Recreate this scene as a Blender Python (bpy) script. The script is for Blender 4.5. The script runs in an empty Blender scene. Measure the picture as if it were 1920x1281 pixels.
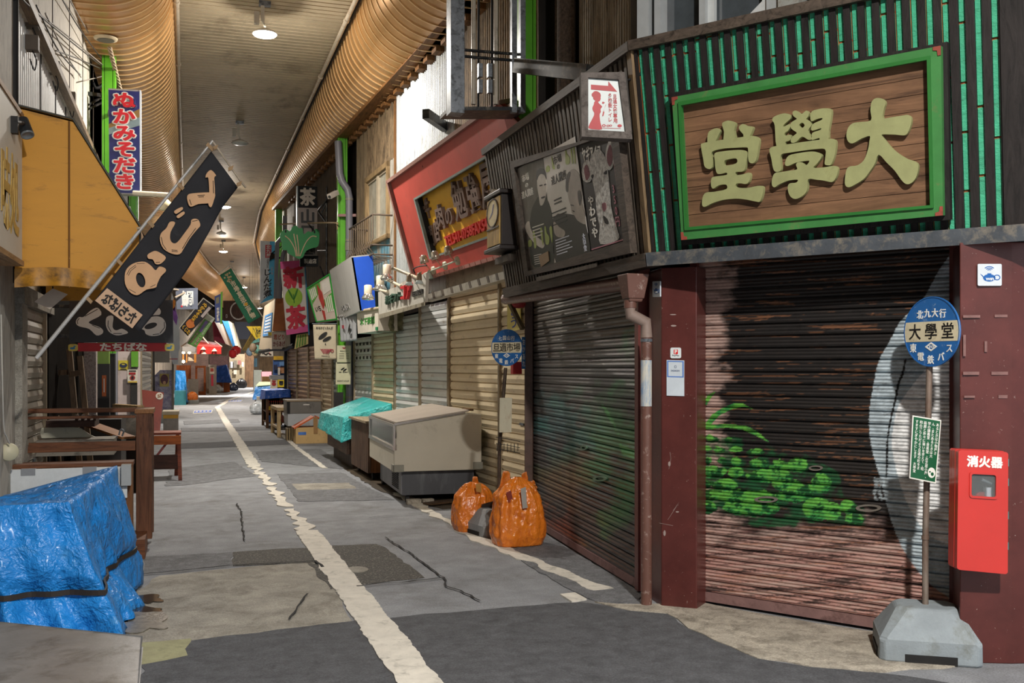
import bpy, math, random
import numpy as np
from mathutils import Vector, Matrix, noise
from mathutils.geometry import tessellate_polygon

# ------------------------------------------------------------------ camera, world, lights, exposure
SC = bpy.context.scene
COL = SC.collection
FPX, EYE, HORV = 1870.0, 1.55, 690.0          # focal length in pixels, eye height in metres, horizon row
YAW = math.radians(18.0)                      # camera turned to the right of the street's axis (+Y)
FW = Vector((math.sin(YAW), math.cos(YAW), 0)); RT = Vector((math.cos(YAW), -math.sin(YAW), 0)); UP = Vector((0, 0, 1))
cd = bpy.data.cameras.new('camera'); cam = bpy.data.objects.new('camera', cd); COL.objects.link(cam)
cam.location = (0, 0, EYE); cam.rotation_euler = (math.pi/2, 0, -YAW)
cd.sensor_width = 36; cd.lens = FPX/1920*36; cd.shift_y = (HORV-640.5)/1920
cd.clip_start = .05; cd.clip_end = 400
SC.camera = cam
SC.view_settings.view_transform = 'Standard'; SC.view_settings.look = 'None'
SC.view_settings.exposure = 0.1; SC.view_settings.gamma = 1.0; SC.view_settings.use_curve_mapping = False
w = bpy.data.worlds.new('World'); SC.world = w; w.use_nodes = True
bg = w.node_tree.nodes['Background']; bg.inputs[0].default_value = (.86, .93, 1.0, 1); bg.inputs[1].default_value = .85  # even world light, added as ambient fill from the camera side

def lamp_light(name, loc, power, col=(1, .93, .84), size=.3):
    l = bpy.data.lights.new(name, 'AREA'); l.shape = 'DISK'; l.size = size; l.energy = power; l.color = col
    o = bpy.data.objects.new(name, l); COL.objects.link(o); o.location = loc; return o
LAMPS = [(1.5, -.5, 5.75, 800, (1, .96, .9)), (1.02, 14.3, 6.22, 330, (1, .94, .85)), (1.02, 30.0, 6.22, 430, (1, .92, .82)), (1.35, 41.5, 6.22, 650, (1, .92, .82)), (3.0, 58, 6.1, 1300, (1, .95, .9)), (5.2, 78, 6.1, 1300, (1, .95, .9))]  # the last two are unseen lights added to brighten the far end
for (x, y, z, e, c) in LAMPS:
    lamp_light('arcade_light', (x, y, z-.10), e, c)
    g_ = bpy.data.lights.new('arcade_glow', 'POINT'); g_.energy = e*(.24 if y < 20 else .12 if y < 50 else .02); g_.color = c; g_.shadow_soft_size = .08
    o_ = bpy.data.objects.new('arcade_glow', g_); COL.objects.link(o_); o_.location = (x, y, z-.13)
pl_ = bpy.data.lights.new('stall_light', 'POINT'); pl_.energy = 60; pl_.color = (1, .72, .42); pl_.shadow_soft_size = .06
po_ = bpy.data.objects.new('stall_light', pl_); COL.objects.link(po_); po_.location = (-.15, 44, 2.3)

# ------------------------------------------------------------------ helpers
def ray(u, v): return FW + RT*((u-960)/FPX) + UP*((HORV-v)/FPX)
CAMP = Vector((0, 0, EYE))
def P(u, v, t): return CAMP + ray(u, v)*t
def GZ(u, v, z=0):
    d = ray(u, v); return CAMP + d*((z-EYE)/d.z)
class Pl:
    def __init__(s, p, n): s.p = Vector(p); s.n = Vector(n).normalized()
    def px(s, u, v, off=0):
        d = ray(u, v); q = s.p + s.n*off
        return CAMP + d*((q-CAMP).dot(s.n)/d.dot(s.n))
    def sh(s, off): return Pl(s.p+s.n*off, s.n)
def PY(y): return Pl((0, y, 0), (0, -1, 0))
def PX(x): return Pl((x, 0, 0), (-1, 0, 0) if x > 0.2 else (1, 0, 0))
def hx(h, k=1.0):
    h = h.lstrip('#'); c = [int(h[i:i+2], 16)/255 for i in (0, 2, 4)]
    return tuple(min(1, ((x/12.92) if x <= .04045 else ((x+.055)/1.055)**2.4)*k) for x in c)
def V(*a): return Vector(a)
rnd = random.Random(5)

def catmull(pts, n=4, closed=True):
    out = []; N = len(pts)
    for i in range(N if closed else N-1):
        g = lambda k: pts[(i+k) % N] if closed else pts[max(0, min(N-1, i+k))]
        p0, p1, p2, p3 = g(-1), g(0), g(1), g(2)
        for k in range(n):
            t = k/n
            out.append(tuple(.5*((2*b)+(c-a)*t+(2*a-5*b+4*c-d)*t*t+(3*b-a-3*c+d)*t**3) for a, b, c, d in zip(p0, p1, p2, p3)))
    if not closed: out.append(tuple(pts[-1]))
    return out
def ell(cx, cy, rx, ry, n=20, rot=0):
    c, s = math.cos(rot), math.sin(rot)
    return [(cx+rx*math.cos(a)*c-ry*math.sin(a)*s, cy+rx*math.cos(a)*s+ry*math.sin(a)*c) for a in (2*math.pi*i/n for i in range(n))]

GLY = {}
def glyph(s, bold):
    k = (s, bold)
    if k not in GLY:
        cu = bpy.data.curves.new('t', 'FONT'); cu.body = s; cu.size = 1; cu.extrude = .5; cu.offset = bold; cu.resolution_u = 3
        ob = bpy.data.objects.new('t', cu)
        me = bpy.data.meshes.new_from_object(ob)
        vs = np.array([v.co[:] for v in me.vertices], dtype=float).reshape(-1, 3)
        fs = [tuple(p.vertices) for p in me.polygons]
        bpy.data.objects.remove(ob); bpy.data.curves.remove(cu); bpy.data.meshes.remove(me)
        GLY[k] = (vs, fs)
    return GLY[k]

class Quad:                                    # a flat four-sided face: a to the right, b up, off outwards
    def __init__(s, p00, p10, p11, p01):
        s.c = [Vector(p) for p in (p00, p10, p11, p01)]
        s.n = (s.c[1]-s.c[0]).cross(s.c[3]-s.c[0]).normalized()
        s.w = (s.c[1]-s.c[0]).length; s.h = (s.c[3]-s.c[0]).length
    def at(s, a, b, off=0):
        c = s.c; return (c[0]*(1-a)+c[1]*a)*(1-b)+(c[3]*(1-a)+c[2]*a)*b+s.n*off
    def pl(s): return Pl(s.c[0], s.n)
def QP(pl, bl, br, tr, tl, off=0): return Quad(*[pl.px(u, v, off) for (u, v) in (bl, br, tr, tl)])

class MB:
    def __init__(s): s.v = []; s.f = []; s.sm = []; s.smooth = False
    def add(s, vs, fs):
        b = len(s.v); s.v.extend(Vector(q) for q in vs); s.f.extend(tuple(i+b for i in f) for f in fs); s.sm.extend([s.smooth]*len(fs)); return s
    def hexa(s, p): return s.add(p, [(3, 2, 1, 0), (4, 5, 6, 7), (0, 1, 5, 4), (1, 2, 6, 5), (2, 3, 7, 6), (3, 0, 4, 7)])
    def box(s, c, d, rz=0, rx=0, ry=0):
        m = Matrix.Translation(c) @ Matrix.Rotation(rz, 4, 'Z') @ Matrix.Rotation(ry, 4, 'Y') @ Matrix.Rotation(rx, 4, 'X')
        a, b, e = d[0]/2, d[1]/2, d[2]/2
        return s.hexa([m @ Vector(q) for q in ((-a, -b, -e), (a, -b, -e), (a, b, -e), (-a, b, -e), (-a, -b, e), (a, -b, e), (a, b, e), (-a, b, e))])
    def bar(s, p, q, w, h=None, up=(0, 0, 1)):   # square bar from p to q
        p, q = Vector(p), Vector(q); h = h or w; d = (q-p).normalized(); up = Vector(up)
        if abs(d.dot(up)) > .98: up = Vector((1, 0, 0))
        x = d.cross(up).normalized(); y = x.cross(d)
        o = [x*(-w/2)+y*(-h/2), x*(w/2)+y*(-h/2), x*(w/2)+y*(h/2), x*(-w/2)+y*(h/2)]
        return s.hexa([p+k for k in o]+[q+k for k in o])
    def tube(s, pts, r, n=10, cap=True):
        pts = [Vector(p) for p in pts]; rs = r if isinstance(r, (list, tuple)) else [r]*len(pts)
        vs, fs = [], []; px = None
        for i, p in enumerate(pts):
            d = (pts[min(i+1, len(pts)-1)]-pts[max(i-1, 0)]).normalized()
            if px is None:
                px = d.cross(UP if abs(d.z) < .95 else Vector((1, 0, 0))).normalized()
            else: px = (px-d*px.dot(d)).normalized()
            py = d.cross(px)
            for k in range(n):
                a = 2*math.pi*k/n; vs.append(p+(px*math.cos(a)+py*math.sin(a))*rs[i])
        for i in range(len(pts)-1):
            for k in range(n):
                fs.append((i*n+k, i*n+(k+1) % n, (i+1)*n+(k+1) % n, (i+1)*n+k))
        sm = s.smooth; s.smooth = True; s.add(vs, fs)
        if cap:
            s.smooth = False; s.add(vs, [tuple(range(n-1, -1, -1)), tuple((len(pts)-1)*n+k for k in range(n))])
        s.smooth = sm; return s
    def lathe(s, prof, o, axis=(0, 0, 1), n=24):
        d = Vector(axis).normalized(); x = d.cross(UP if abs(d.z) < .95 else Vector((1, 0, 0))).normalized(); y = d.cross(x); o = Vector(o)
        vs, fs = [], []
        for (r, z) in prof:
            for k in range(n):
                a = 2*math.pi*k/n; vs.append(o+d*z+(x*math.cos(a)+y*math.sin(a))*max(r, 1e-4))
        for i in range(len(prof)-1):
            for k in range(n): fs.append((i*n+k, i*n+(k+1) % n, (i+1)*n+(k+1) % n, (i+1)*n+k))
        sm = s.smooth; s.smooth = True; s.add(vs, fs); s.smooth = sm; return s
    def grid(s, fn, nu, nv, closed=False):
        vs = [fn(i/nu, j/nv) for j in range(nv+1) for i in range(nu+1)]
        fs = [(j*(nu+1)+i, j*(nu+1)+i+1, (j+1)*(nu+1)+i+1, (j+1)*(nu+1)+i) for j in range(nv) for i in range(nu)]
        return s.add(vs, fs)
    def prism(s, loops, ext):                   # loops: outer + holes, 3-D points; ext: offset vector of the back
        ext = Vector(ext); loops = [[Vector(p) for p in l] for l in loops]
        tri = tessellate_polygon(loops); flat = [p for l in loops for p in l]; n = len(flat)
        nn = -ext.normalized(); fs = []
        for t in tri:
            a, b, c = (flat[i] for i in t)
            if (b-a).cross(c-a).dot(nn) < 0: t = t[::-1]
            fs.append(tuple(t)); fs.append(tuple(i+n for i in t[::-1]))
        o = 0
        for l in loops:
            m = len(l)
            for i in range(m): fs.append((o+i, o+(i+1) % m, o+(i+1) % m+n, o+i+n))
            o += m
        return s.add(flat+[p+ext for p in flat], fs)
    def pxp(s, pl, pts, d=.01, off=0, holes=(), sm=0):      # outline traced in photo pixels, standing on a plane of the place
        lp = [pts]+list(holes)
        if sm: lp = [catmull(l, sm) for l in lp]
        return s.prism([[pl.px(u, v, off+d) for (u, v) in l] for l in lp], -pl.n*d)
    def qp(s, Q, pts, off0=0, off1=.004, holes=(), sm=0):
        lp = [pts]+list(holes)
        if sm: lp = [catmull(l, sm) for l in lp]
        return s.prism([[Q.at(a, b, off1) for (a, b) in l] for l in lp], -Q.n*(off1-off0))
    def qbox(s, Q, a0, b0, a1, b1, off0=0, off1=.02):
        return s.hexa([Q.at(a, b, o) for o in (off0, off1) for (a, b) in ((a0, b0), (a1, b0), (a1, b1), (a0, b1))])
    def qtext(s, txt, Q, a0, b0, a1, b1, vert=False, bold=.012, off0=.0, off1=.004, mirror=False, fat=0):
        n = len(txt)
        if bold > .025: fat = max(fat, bold-.015); bold = .015
        cells = []
        if vert:
            for i, ch in enumerate(txt): cells.append((ch, a0, b1-(b1-b0)*(i+1)/n, a1, b1-(b1-b0)*i/n, True))
        else: cells.append((txt, a0, b0, a1, b1, False))
        for (t, x0, y0, x1, y1, em) in cells:
            if t.strip() == '': continue
            vs, fs = glyph(t, bold)
            if len(vs) == 0: continue
            mn, mx = vs.min(0), vs.max(0)
            if em:
                mn = mn.copy(); mx = mx.copy()
                mn[1] = min(mn[1], -.12); mx[1] = max(mx[1], .86); cx = (mn[0]+mx[0])/2; mn[0] = min(mn[0], cx-.5); mx[0] = max(mx[0], cx+.5)
            sh = [(0, 0)] if not fat else [(fat*math.cos(i*math.pi/4), fat*math.sin(i*math.pi/4)) for i in range(8)]
            for i, (du, dv) in enumerate(sh):
                out = []
                for v in vs:
                    a = (v[0]+du-mn[0])/(mx[0]-mn[0]); b = (v[1]+dv-mn[1])/(mx[1]-mn[1])
                    if mirror: a = 1-a
                    out.append(Q.at(x0+(x1-x0)*a, y0+(y1-y0)*b, off1-.00006*i if v[2] > 0 else off0))
                s.add(out, fs)
        return s
    def build(s, name, mat, parent=None, org=None, bevel=0, col=None, autosmooth=False):
        me = bpy.data.meshes.new(name)
        if parent is not None: o0 = LOC[parent.name]
        elif org is not None: o0 = Vector(org)
        else:
            if s.v:
                xs = [v.x for v in s.v]; ys = [v.y for v in s.v]; zs = [v.z for v in s.v]
                o0 = Vector(((min(xs)+max(xs))/2, (min(ys)+max(ys))/2, min(zs)))
            else: o0 = Vector()
        me.from_pydata([(v-o0)[:] for v in s.v], [], s.f)
        me.polygons.foreach_set('use_smooth', s.sm)
        if col is not None:
            ca = me.color_attributes.new('paint', 'FLOAT_COLOR', 'POINT')
            ca.data.foreach_set('color', np.asarray(col, dtype=np.float32).ravel())
        me.update()
        o = bpy.data.objects.new(name, me); COL.objects.link(o)
        if mat: me.materials.append(mat)
        if parent is not None: o.parent = parent
        else: o.location = o0
        LOC[o.name] = o0
        if bevel:
            b = o.modifiers.new('bevel', 'BEVEL'); b.width = bevel; b.segments = 2; b.limit_method = 'ANGLE'; b.angle_limit = math.radians(40)
        return o
LOC = {}
def thing(name, label, cat, loc, group=None):
    o = bpy.data.objects.new(name, None); COL.objects.link(o); o.location = loc; o.empty_display_size = .1
    LOC[o.name] = Vector(loc); tag(o, label, cat, group); return o
def tag(o, label, cat=None, group=None):
    o['label'] = label
    if cat: o['category'] = cat
    if group: o['group'] = group
    return o
def struct(o, label=None):
    o['kind'] = 'structure'
    if label: o['label'] = label
    return o
def copy_tree(o, loc, label=None):
    c = o.copy(); COL.objects.link(c); c.location = loc; LOC[c.name] = Vector(loc)
    if label: c['label'] = label
    for ch in list(o.children):
        d = ch.copy(); COL.objects.link(d); d.parent = c
        for g in list(ch.children):
            e = g.copy(); COL.objects.link(e); e.parent = d
    return c

# ------------------------------------------------------------------ materials
def nodes(m):
    m.use_nodes = True; nt = m.node_tree; return nt, nt.nodes['Principled BSDF']
def _noise(nt, scale, detail=6, rough=.6, vec=None, dist=0):
    n = nt.nodes.new('ShaderNodeTexNoise'); n.inputs['Scale'].default_value = scale; n.inputs['Detail'].default_value = detail
    n.inputs['Roughness'].default_value = rough; n.inputs['Distortion'].default_value = dist
    if vec is not None: nt.links.new(vec, n.inputs['Vector'])
    return n.outputs['Fac']
def _ramp(nt, fac, stops):
    r = nt.nodes.new('ShaderNodeValToRGB'); nt.links.new(fac, r.inputs['Fac'])
    while len(r.color_ramp.elements) < len(stops): r.color_ramp.elements.new(.5)
    for e, (p, c) in zip(r.color_ramp.elements, stops):
        e.position = p; e.color = (*c[:3], 1) if not isinstance(c, (int, float)) else (c, c, c, 1)
    return r.outputs['Color']
def _mix(nt, fac, a, b, mode='MIX'):
    m = nt.nodes.new('ShaderNodeMix'); m.data_type = 'RGBA'; m.blend_type = mode
    for sock, val in ((m.inputs[0], fac), (m.inputs[6], a), (m.inputs[7], b)):
        if hasattr(val, 'is_output'): nt.links.new(val, sock)
        elif isinstance(val, (int, float)): sock.default_value = val
        else: sock.default_value = (*val[:3], 1)
    return m.outputs[2]
def _vec(nt, sc=(1, 1, 1), rz=0):
    t = nt.nodes.new('ShaderNodeTexCoord'); mp = nt.nodes.new('ShaderNodeMapping'); src = t.outputs['Object']
    if rz:
        m0 = nt.nodes.new('ShaderNodeMapping'); m0.inputs['Rotation'].default_value = (0, 0, rz); nt.links.new(src, m0.inputs['Vector']); src = m0.outputs['Vector']
    mp.inputs['Scale'].default_value = sc
    nt.links.new(src, mp.inputs['Vector']); return mp.outputs['Vector']
def mul(c, k): return tuple(min(1, x*k) for x in c[:3])
MATS = {}
def mat(name, col, rough=.6, metal=0, var=.25, vs=6, dirt=0, dirtcol=(.02, .017, .013), ds=4, speck=0, bump=0, bs=80, stretch=(1, 1, 1), spec=.5, attr=False, trans=0, coat=0, grit=0):
    if name in MATS: return MATS[name]
    m = bpy.data.materials.new(name); nt, b = nodes(m); L = nt.links
    vec = _vec(nt, stretch)
    if attr:
        a = nt.nodes.new('ShaderNodeAttribute'); a.attribute_name = 'paint'; c0 = a.outputs['Color']
        k = _ramp(nt, _noise(nt, vs, 6, .65, vec), [(.3, 1-var), (.7, 1+var)]); c = _mix(nt, 1.0, c0, k, 'MULTIPLY')
    else:
        c = _ramp(nt, _noise(nt, vs, 6, .65, vec), [(.3, mul(col, 1-var)), (.7, mul(col, 1+var))])
    if dirt:
        f = _ramp(nt, _noise(nt, ds, 9, .72, vec, .4), [(.62-dirt*.32, 0), (.80-dirt*.22, 1)])
        c = _mix(nt, f, c, dirtcol)
    if speck:
        f = _ramp(nt, _noise(nt, 55, 3, .7, vec), [(.70-speck*.1, 0), (.74-speck*.1, .8)])
        c = _mix(nt, f, c, dirtcol)
    if grit: c = _mix(nt, 1.0, c, _ramp(nt, _noise(nt, 95, 4, .8, vec), [(.32, 1-grit), (.5, 1), (.68, 1+grit)]), 'MULTIPLY')
    L.new(c, b.inputs['Base Color'])
    b.inputs['Roughness'].default_value = rough; b.inputs['Metallic'].default_value = metal; b.inputs['Specular IOR Level'].default_value = spec
    if coat: b.inputs['Coat Weight'].default_value = coat; b.inputs['Coat Roughness'].default_value = .15
    if trans: b.inputs['Transmission Weight'].default_value = trans
    if bump:
        bp = nt.nodes.new('ShaderNodeBump'); bp.inputs['Strength'].default_value = min(1, bump); bp.inputs['Distance'].default_value = .01
        L.new(_noise(nt, bs, 5, .7, vec), bp.inputs['Height']); L.new(bp.outputs['Normal'], b.inputs['Normal'])
    MATS[name] = m; return m
def wood(name, col, dark, axis='x', scale=1.0, rough=.6, rz=0, spec=.3):
    if name in MATS: return MATS[name]
    m = bpy.data.materials.new(name); nt, b = nodes(m); L = nt.links
    s = {'x': (1.2, 14, 14), 'y': (14, 1.2, 14), 'z': (14, 14, 1.2)}[axis]
    vec = _vec(nt, tuple(q*scale for q in s), rz=rz)
    n1 = _noise(nt, 1.6, 8, .7, vec, 1.5)
    c = _ramp(nt, n1, [(.30, dark), (.46, mul(col, .72)), (.6, col), (.75, mul(col, 1.35))])
    n2 = _noise(nt, 2.5, 4, .6, _vec(nt, (1, 1, 1)))
    c = _mix(nt, 1.0, c, _ramp(nt, n2, [(.3, .72), (.7, 1.15)]), 'MULTIPLY')
    L.new(c, b.inputs['Base Color']); b.inputs['Roughness'].default_value = rough; b.inputs['Specular IOR Level'].default_value = spec
    bp = nt.nodes.new('ShaderNodeBump'); bp.inputs['Strength'].default_value = .35; bp.inputs['Distance'].default_value = .006
    L.new(n1, bp.inputs['Height']); L.new(bp.outputs['Normal'], b.inputs['Normal'])
    MATS[name] = m; return m
def emit(name, col, k):
    if name in MATS: return MATS[name]
    m = bpy.data.materials.new(name); nt, b = nodes(m)
    b.inputs['Base Color'].default_value = (*col, 1); b.inputs['Emission Color'].default_value = (*col, 1); b.inputs['Emission Strength'].default_value = k
    MATS[name] = m; return m
def glass(name, col=(.75, .8, .8), rough=.05):
    if name in MATS: return MATS[name]
    m = bpy.data.materials.new(name); nt, b = nodes(m)
    b.inputs['Base Color'].default_value = (*col, 1); b.inputs['Roughness'].default_value = rough; b.inputs['Transmission Weight'].default_value = .9; b.inputs['IOR'].default_value = 1.3
    MATS[name] = m; return m
_pc = {}
def paint(h, rough=.5, var=.12, k=1.0, dirt=0, spec=.4):       # plain painted / printed colour by sRGB hex
    return mat('paint_%s_%d_%d' % (h.lstrip('#'), rough*100, dirt*100), hx(h, k), rough, 0, var, 5, dirt=dirt, spec=spec)
# ------------------------------------------------------------------ shared materials
asphalt = mat('asphalt', hx('#8d8f93'), .82, 0, .22, 3.5, dirt=.32, dirtcol=hx('#6b6a68'), ds=1.3, speck=.25, bump=.7, bs=140, grit=.35)
asphalt_dark = mat('asphalt_dark', hx('#55565a'), .85, 0, .3, 9, dirt=.3, dirtcol=hx('#3c3d40'), ds=6, speck=.1, bump=.8, bs=170, grit=.4)
asphalt_mid = mat('asphalt_mid', hx('#76777a'), .85, 0, .28, 12, dirt=.4, dirtcol=hx('#56575a'), ds=5, bump=.8, bs=150, grit=.45)
gravel_dark = mat('gravel_dark', hx('#47443f'), .8, 0, .5, 60, dirt=.3, dirtcol=hx('#b9b2a6'), ds=70, bump=1, bs=90)
concrete = mat('concrete', hx('#9a958a'), .85, 0, .25, 4, dirt=.45, dirtcol=hx('#6d675c'), ds=3, bump=.6, bs=90, speck=.2, grit=.35)
concrete_pale = mat('concrete_pale', hx('#aaa294'), .85, 0, .25, 5, dirt=.5, dirtcol=hx('#6e675b'), ds=7, speck=.3, bump=.6, bs=70, grit=.35)
concrete_moss = mat('concrete_moss', hx('#9c9a76'), .9, 0, .2, 6, dirt=.3, dirtcol=hx('#77785a'), ds=6, bump=.5)
road_white = mat('road_white', hx('#d5cfc3'), .8, 0, .12, 8, dirt=.3, dirtcol=hx('#8d8980'), ds=7, bump=.4)
ceil_m = mat('ceiling_panel', hx('#bfae92'), .55, .15, .12, 1.5, dirt=.25, dirtcol=hx('#7d6a52'), ds=.9, speck=.22, bump=.12)
soffit_m = mat('soffit_bronze', hx('#cfa069'), .33, .45, .2, .8, dirt=.25, dirtcol=hx('#8a5c34'), ds=.7)
soffit_lip = mat('soffit_lip', hx('#f2cf98'), .35, .3, .1)
white_pipe = mat('white_pipe', hx('#cdbfaa'), .45, .1, .15, 3, dirt=.3, dirtcol=hx('#8a6540'), ds=3)
corr_white = mat('corrugated_white', hx('#aeb2b3'), .42, .4, .15, 3, dirt=.34, dirtcol=hx('#4c4a44'), ds=9, stretch=(3, 3, .35), speck=.35)
corr_brown = mat('corrugated_brown', hx('#8a755a'), .7, .1, .4, 5, dirt=.6, dirtcol=hx('#3a2e22'), ds=6, stretch=(2, 2, .5), speck=.4)
corr_grey = mat('corrugated_grey', hx('#a39a88'), .6, .2, .3, 4, dirt=.5, dirtcol=hx('#5c5142'), ds=6, stretch=(2, 2, .4), speck=.4)
board_grey = mat('board_grey', hx('#a9a49a'), .75, 0, .25, 4, dirt=.45, dirtcol=hx('#5e564b'), ds=4, stretch=(2, 2, .6), speck=.2)
dark_void = mat('dark_interior', hx('#1c1815'), .95, 0, .3, 4, spec=.02)
green_steel = mat('green_steel', hx('#63b62c'), .38, 0, .12, 3, dirt=.12, dirtcol=hx('#2c5a14'), ds=5, spec=.5)
brown_steel = mat('brown_steel', hx('#6a3530'), .38, .1, .2, 4, dirt=.22, dirtcol=hx('#2a1512'), ds=5, speck=.1)
brown_scuff = mat('brown_scuffed', hx('#5a2c28'), .36, .1, .25, 4, dirt=-.12, dirtcol=hx('#b5a49c'), ds=34, speck=.08)
black_steel = mat('black_steel', hx('#2b2d30'), .4, .4, .4, 6, dirt=.35, dirtcol=hx('#7a7468'), ds=12, speck=.3)
dusty_steel = mat('dusty_steel', hx('#7f858c'), .45, .5, .3, 8, dirt=.4, dirtcol=hx('#1f1c19'), ds=14, speck=.4)
black_wood = wood('black_wood', hx('#2b2625'), hx('#100e0d'), 'z')
grey_wood = wood('grey_wood', hx('#6a5f54'), hx('#241f1a'), 'z')
rail_wood = wood('rail_wood', hx('#5c5046'), hx('#241e1a'), 'y')
grey_pvc = paint('#7e7d86', .4, .08)
dark_rub = paint('#1d1c1c', .7, .2)

# ------------------------------------------------------------------ ground
PATH = [V(1.02, -6), V(1.02, 33), V(1.35, 41.5), V(2.2, 51), V(4.0, 66), V(6.6, 92)]
def path_at(s):
    for a, b in zip(PATH, PATH[1:]):
        l = (b-a).length
        if s <= l or b is PATH[-1]:
            d = (b-a)/l; return a+d*min(s, l), V(d.y, -d.x)
        s -= l
PLEN = sum((b-a).length for a, b in zip(PATH, PATH[1:]))
mb = MB(); mb.hexa([V(x, y, z) for z in (-.3, 0) for (x, y) in ((-9, -8), (12, -8), (26, 110), (-9, 110))])
struct(mb.build('floor', asphalt, org=(0, 0, 0)), 'grey asphalt pavement of the covered market street')
_layer = [0]
def patch(pts, m, name='asphalt_patch', label=None, jit=.02, step=.12, h=None):
    _layer[0] += 1
    g = [GZ(u, v) for (u, v) in pts]; out = []
    for a, b in zip(g, g[1:]+g[:1]):
        n = max(1, int((b-a).length/step))
        for k in range(n):
            p = a.lerp(b, k/n)
            if k: p = p+V(rnd.uniform(-jit, jit), rnd.uniform(-jit, jit), 0)
            out.append(p)
    z = h or (.0015+.0004*_layer[0]); mb = MB(); mb.prism([[p+V(0, 0, z) for p in out]], (0, 0, -z+.0003))
    return struct(mb.build(name, m, org=(0, 0, 0)), label)
patch([(235, 1215), (255, 1110), (300, 1080), (590, 1052), (640, 1120), (660, 1165), (560, 1180), (360, 1202), (262, 1208)], concrete, 'concrete_patch', 'pale stained concrete strip beside the blue tarp')
patch([(262, 1206), (358, 1198), (352, 1232), (258, 1252)], concrete_moss, 'concrete_patch', 'small greenish concrete square at the metal table')
patch([(258, 1720), (262, 1248), (352, 1230), (360, 1202), (480, 1188), (640, 1168), (840, 1150), (1000, 1136), (1090, 1130), (1180, 1144), (1250, 1150), (1292, 1180), (1345, 1205), (1420, 1236), (1520, 1252), (1640, 1262), (1900, 1300), (2200, 1720)], asphalt_dark, 'asphalt_patch', 'wide dark new asphalt in the foreground', .03)
patch([(270, 1045), (437, 1036), (437, 1060), (268, 1076)], asphalt_mid, label='mid grey trench strip at left')
patch([(437, 1036), (520, 1030), (583, 1028), (603, 1062), (590, 1055), (437, 1062)], gravel_dark, label='dark gravelly trench strip left of the white line', jit=.012)
patch([(618, 1024), (705, 1021), (722, 1027), (796, 1084), (672, 1098)], gravel_dark, label='dark gravelly square right of the white line', jit=.012)
patch([(576, 1055), (596, 1060), (632, 1100), (620, 1106)], gravel_dark, label='broken dark edge beside the white line')
patch([(310, 912), (318, 880), (440, 866), (480, 893), (420, 900), (350, 910)], asphalt_mid, label='rough dark patch near the folded bench')
patch([(520, 890), (640, 886), (720, 930), (740, 938), (560, 941)], asphalt_mid, label='rough grey patch at the middle of the street')
patch([(545, 908), (655, 906), (668, 917), (560, 920)], concrete, 'concrete_patch', 'pale concrete strip inside the rough grey patch')
patch([(338, 832), (445, 828), (540, 825), (548, 833), (450, 838), (338, 842)], asphalt_dark, label='dark cross strip on the road')
patch([(340, 803), (520, 800), (530, 806), (340, 810)], asphalt_mid, label='farther dark cross strip')
patch([(480, 848), (600, 842), (655, 876), (640, 880), (490, 866)], asphalt_mid, label='grey rectangle right of the worn line')
patch([(345, 790), (445, 786), (450, 792), (345, 797)], asphalt_mid, label='farthest grey cross strip')
patch([(1115, 1130), (1205, 1135), (1310, 1130), (1500, 1165), (1700, 1198), (1795, 1215), (1800, 1250), (1660, 1262), (1520, 1252), (1420, 1236), (1340, 1203), (1290, 1180), (1250, 1152), (1180, 1146)], concrete_pale, 'concrete_patch', 'flaking pale concrete sill before the mural shutter', .03)
patch([(1000, 975), (1030, 1010), (1200, 1110), (1205, 1135), (1120, 1130), (1010, 1075), (960, 1040)], asphalt_mid, label='pavement strip along the dark shutter')
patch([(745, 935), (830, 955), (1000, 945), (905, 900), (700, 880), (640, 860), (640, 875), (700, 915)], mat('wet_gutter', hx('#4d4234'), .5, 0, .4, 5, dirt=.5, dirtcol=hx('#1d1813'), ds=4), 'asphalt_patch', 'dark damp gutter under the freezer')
wet = mat('wet_stain', hx('#33302b'), .12, 0, .4, 9)
blot = lambda cx, cy, rx, ry, sd: [(cx+rx*k*math.cos(a), cy+ry*k*math.sin(a)) for a in np.linspace(0, 6.28, 40)[:-1] for k in (.8+.7*noise.noise(V(math.cos(a)*1.6, math.sin(a)*1.6, sd)),)]
patch(blot(272, 1126, 42, 8, 3), wet, 'wet_stain', 'small wet stain by the blue tarp', .004)
patch(blot(270, 1166, 62, 24, 8), mat('wet_stain_edge', hx('#6d675b'), .3, 0, .4, 30, dirt=.5, dirtcol=hx('#38342e'), ds=18), 'wet_stain', 'wide damp stain by the foot of the blue tarp', .004)
patch(blot(268, 1146, 40, 6, 12), wet, 'wet_stain', 'second narrow wet stain by the blue tarp', .004)
patch(ell(670, 1070, 21, 5.5), concrete, 'manhole_lid', 'small round grey lid in the gravel square', 0)

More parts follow.
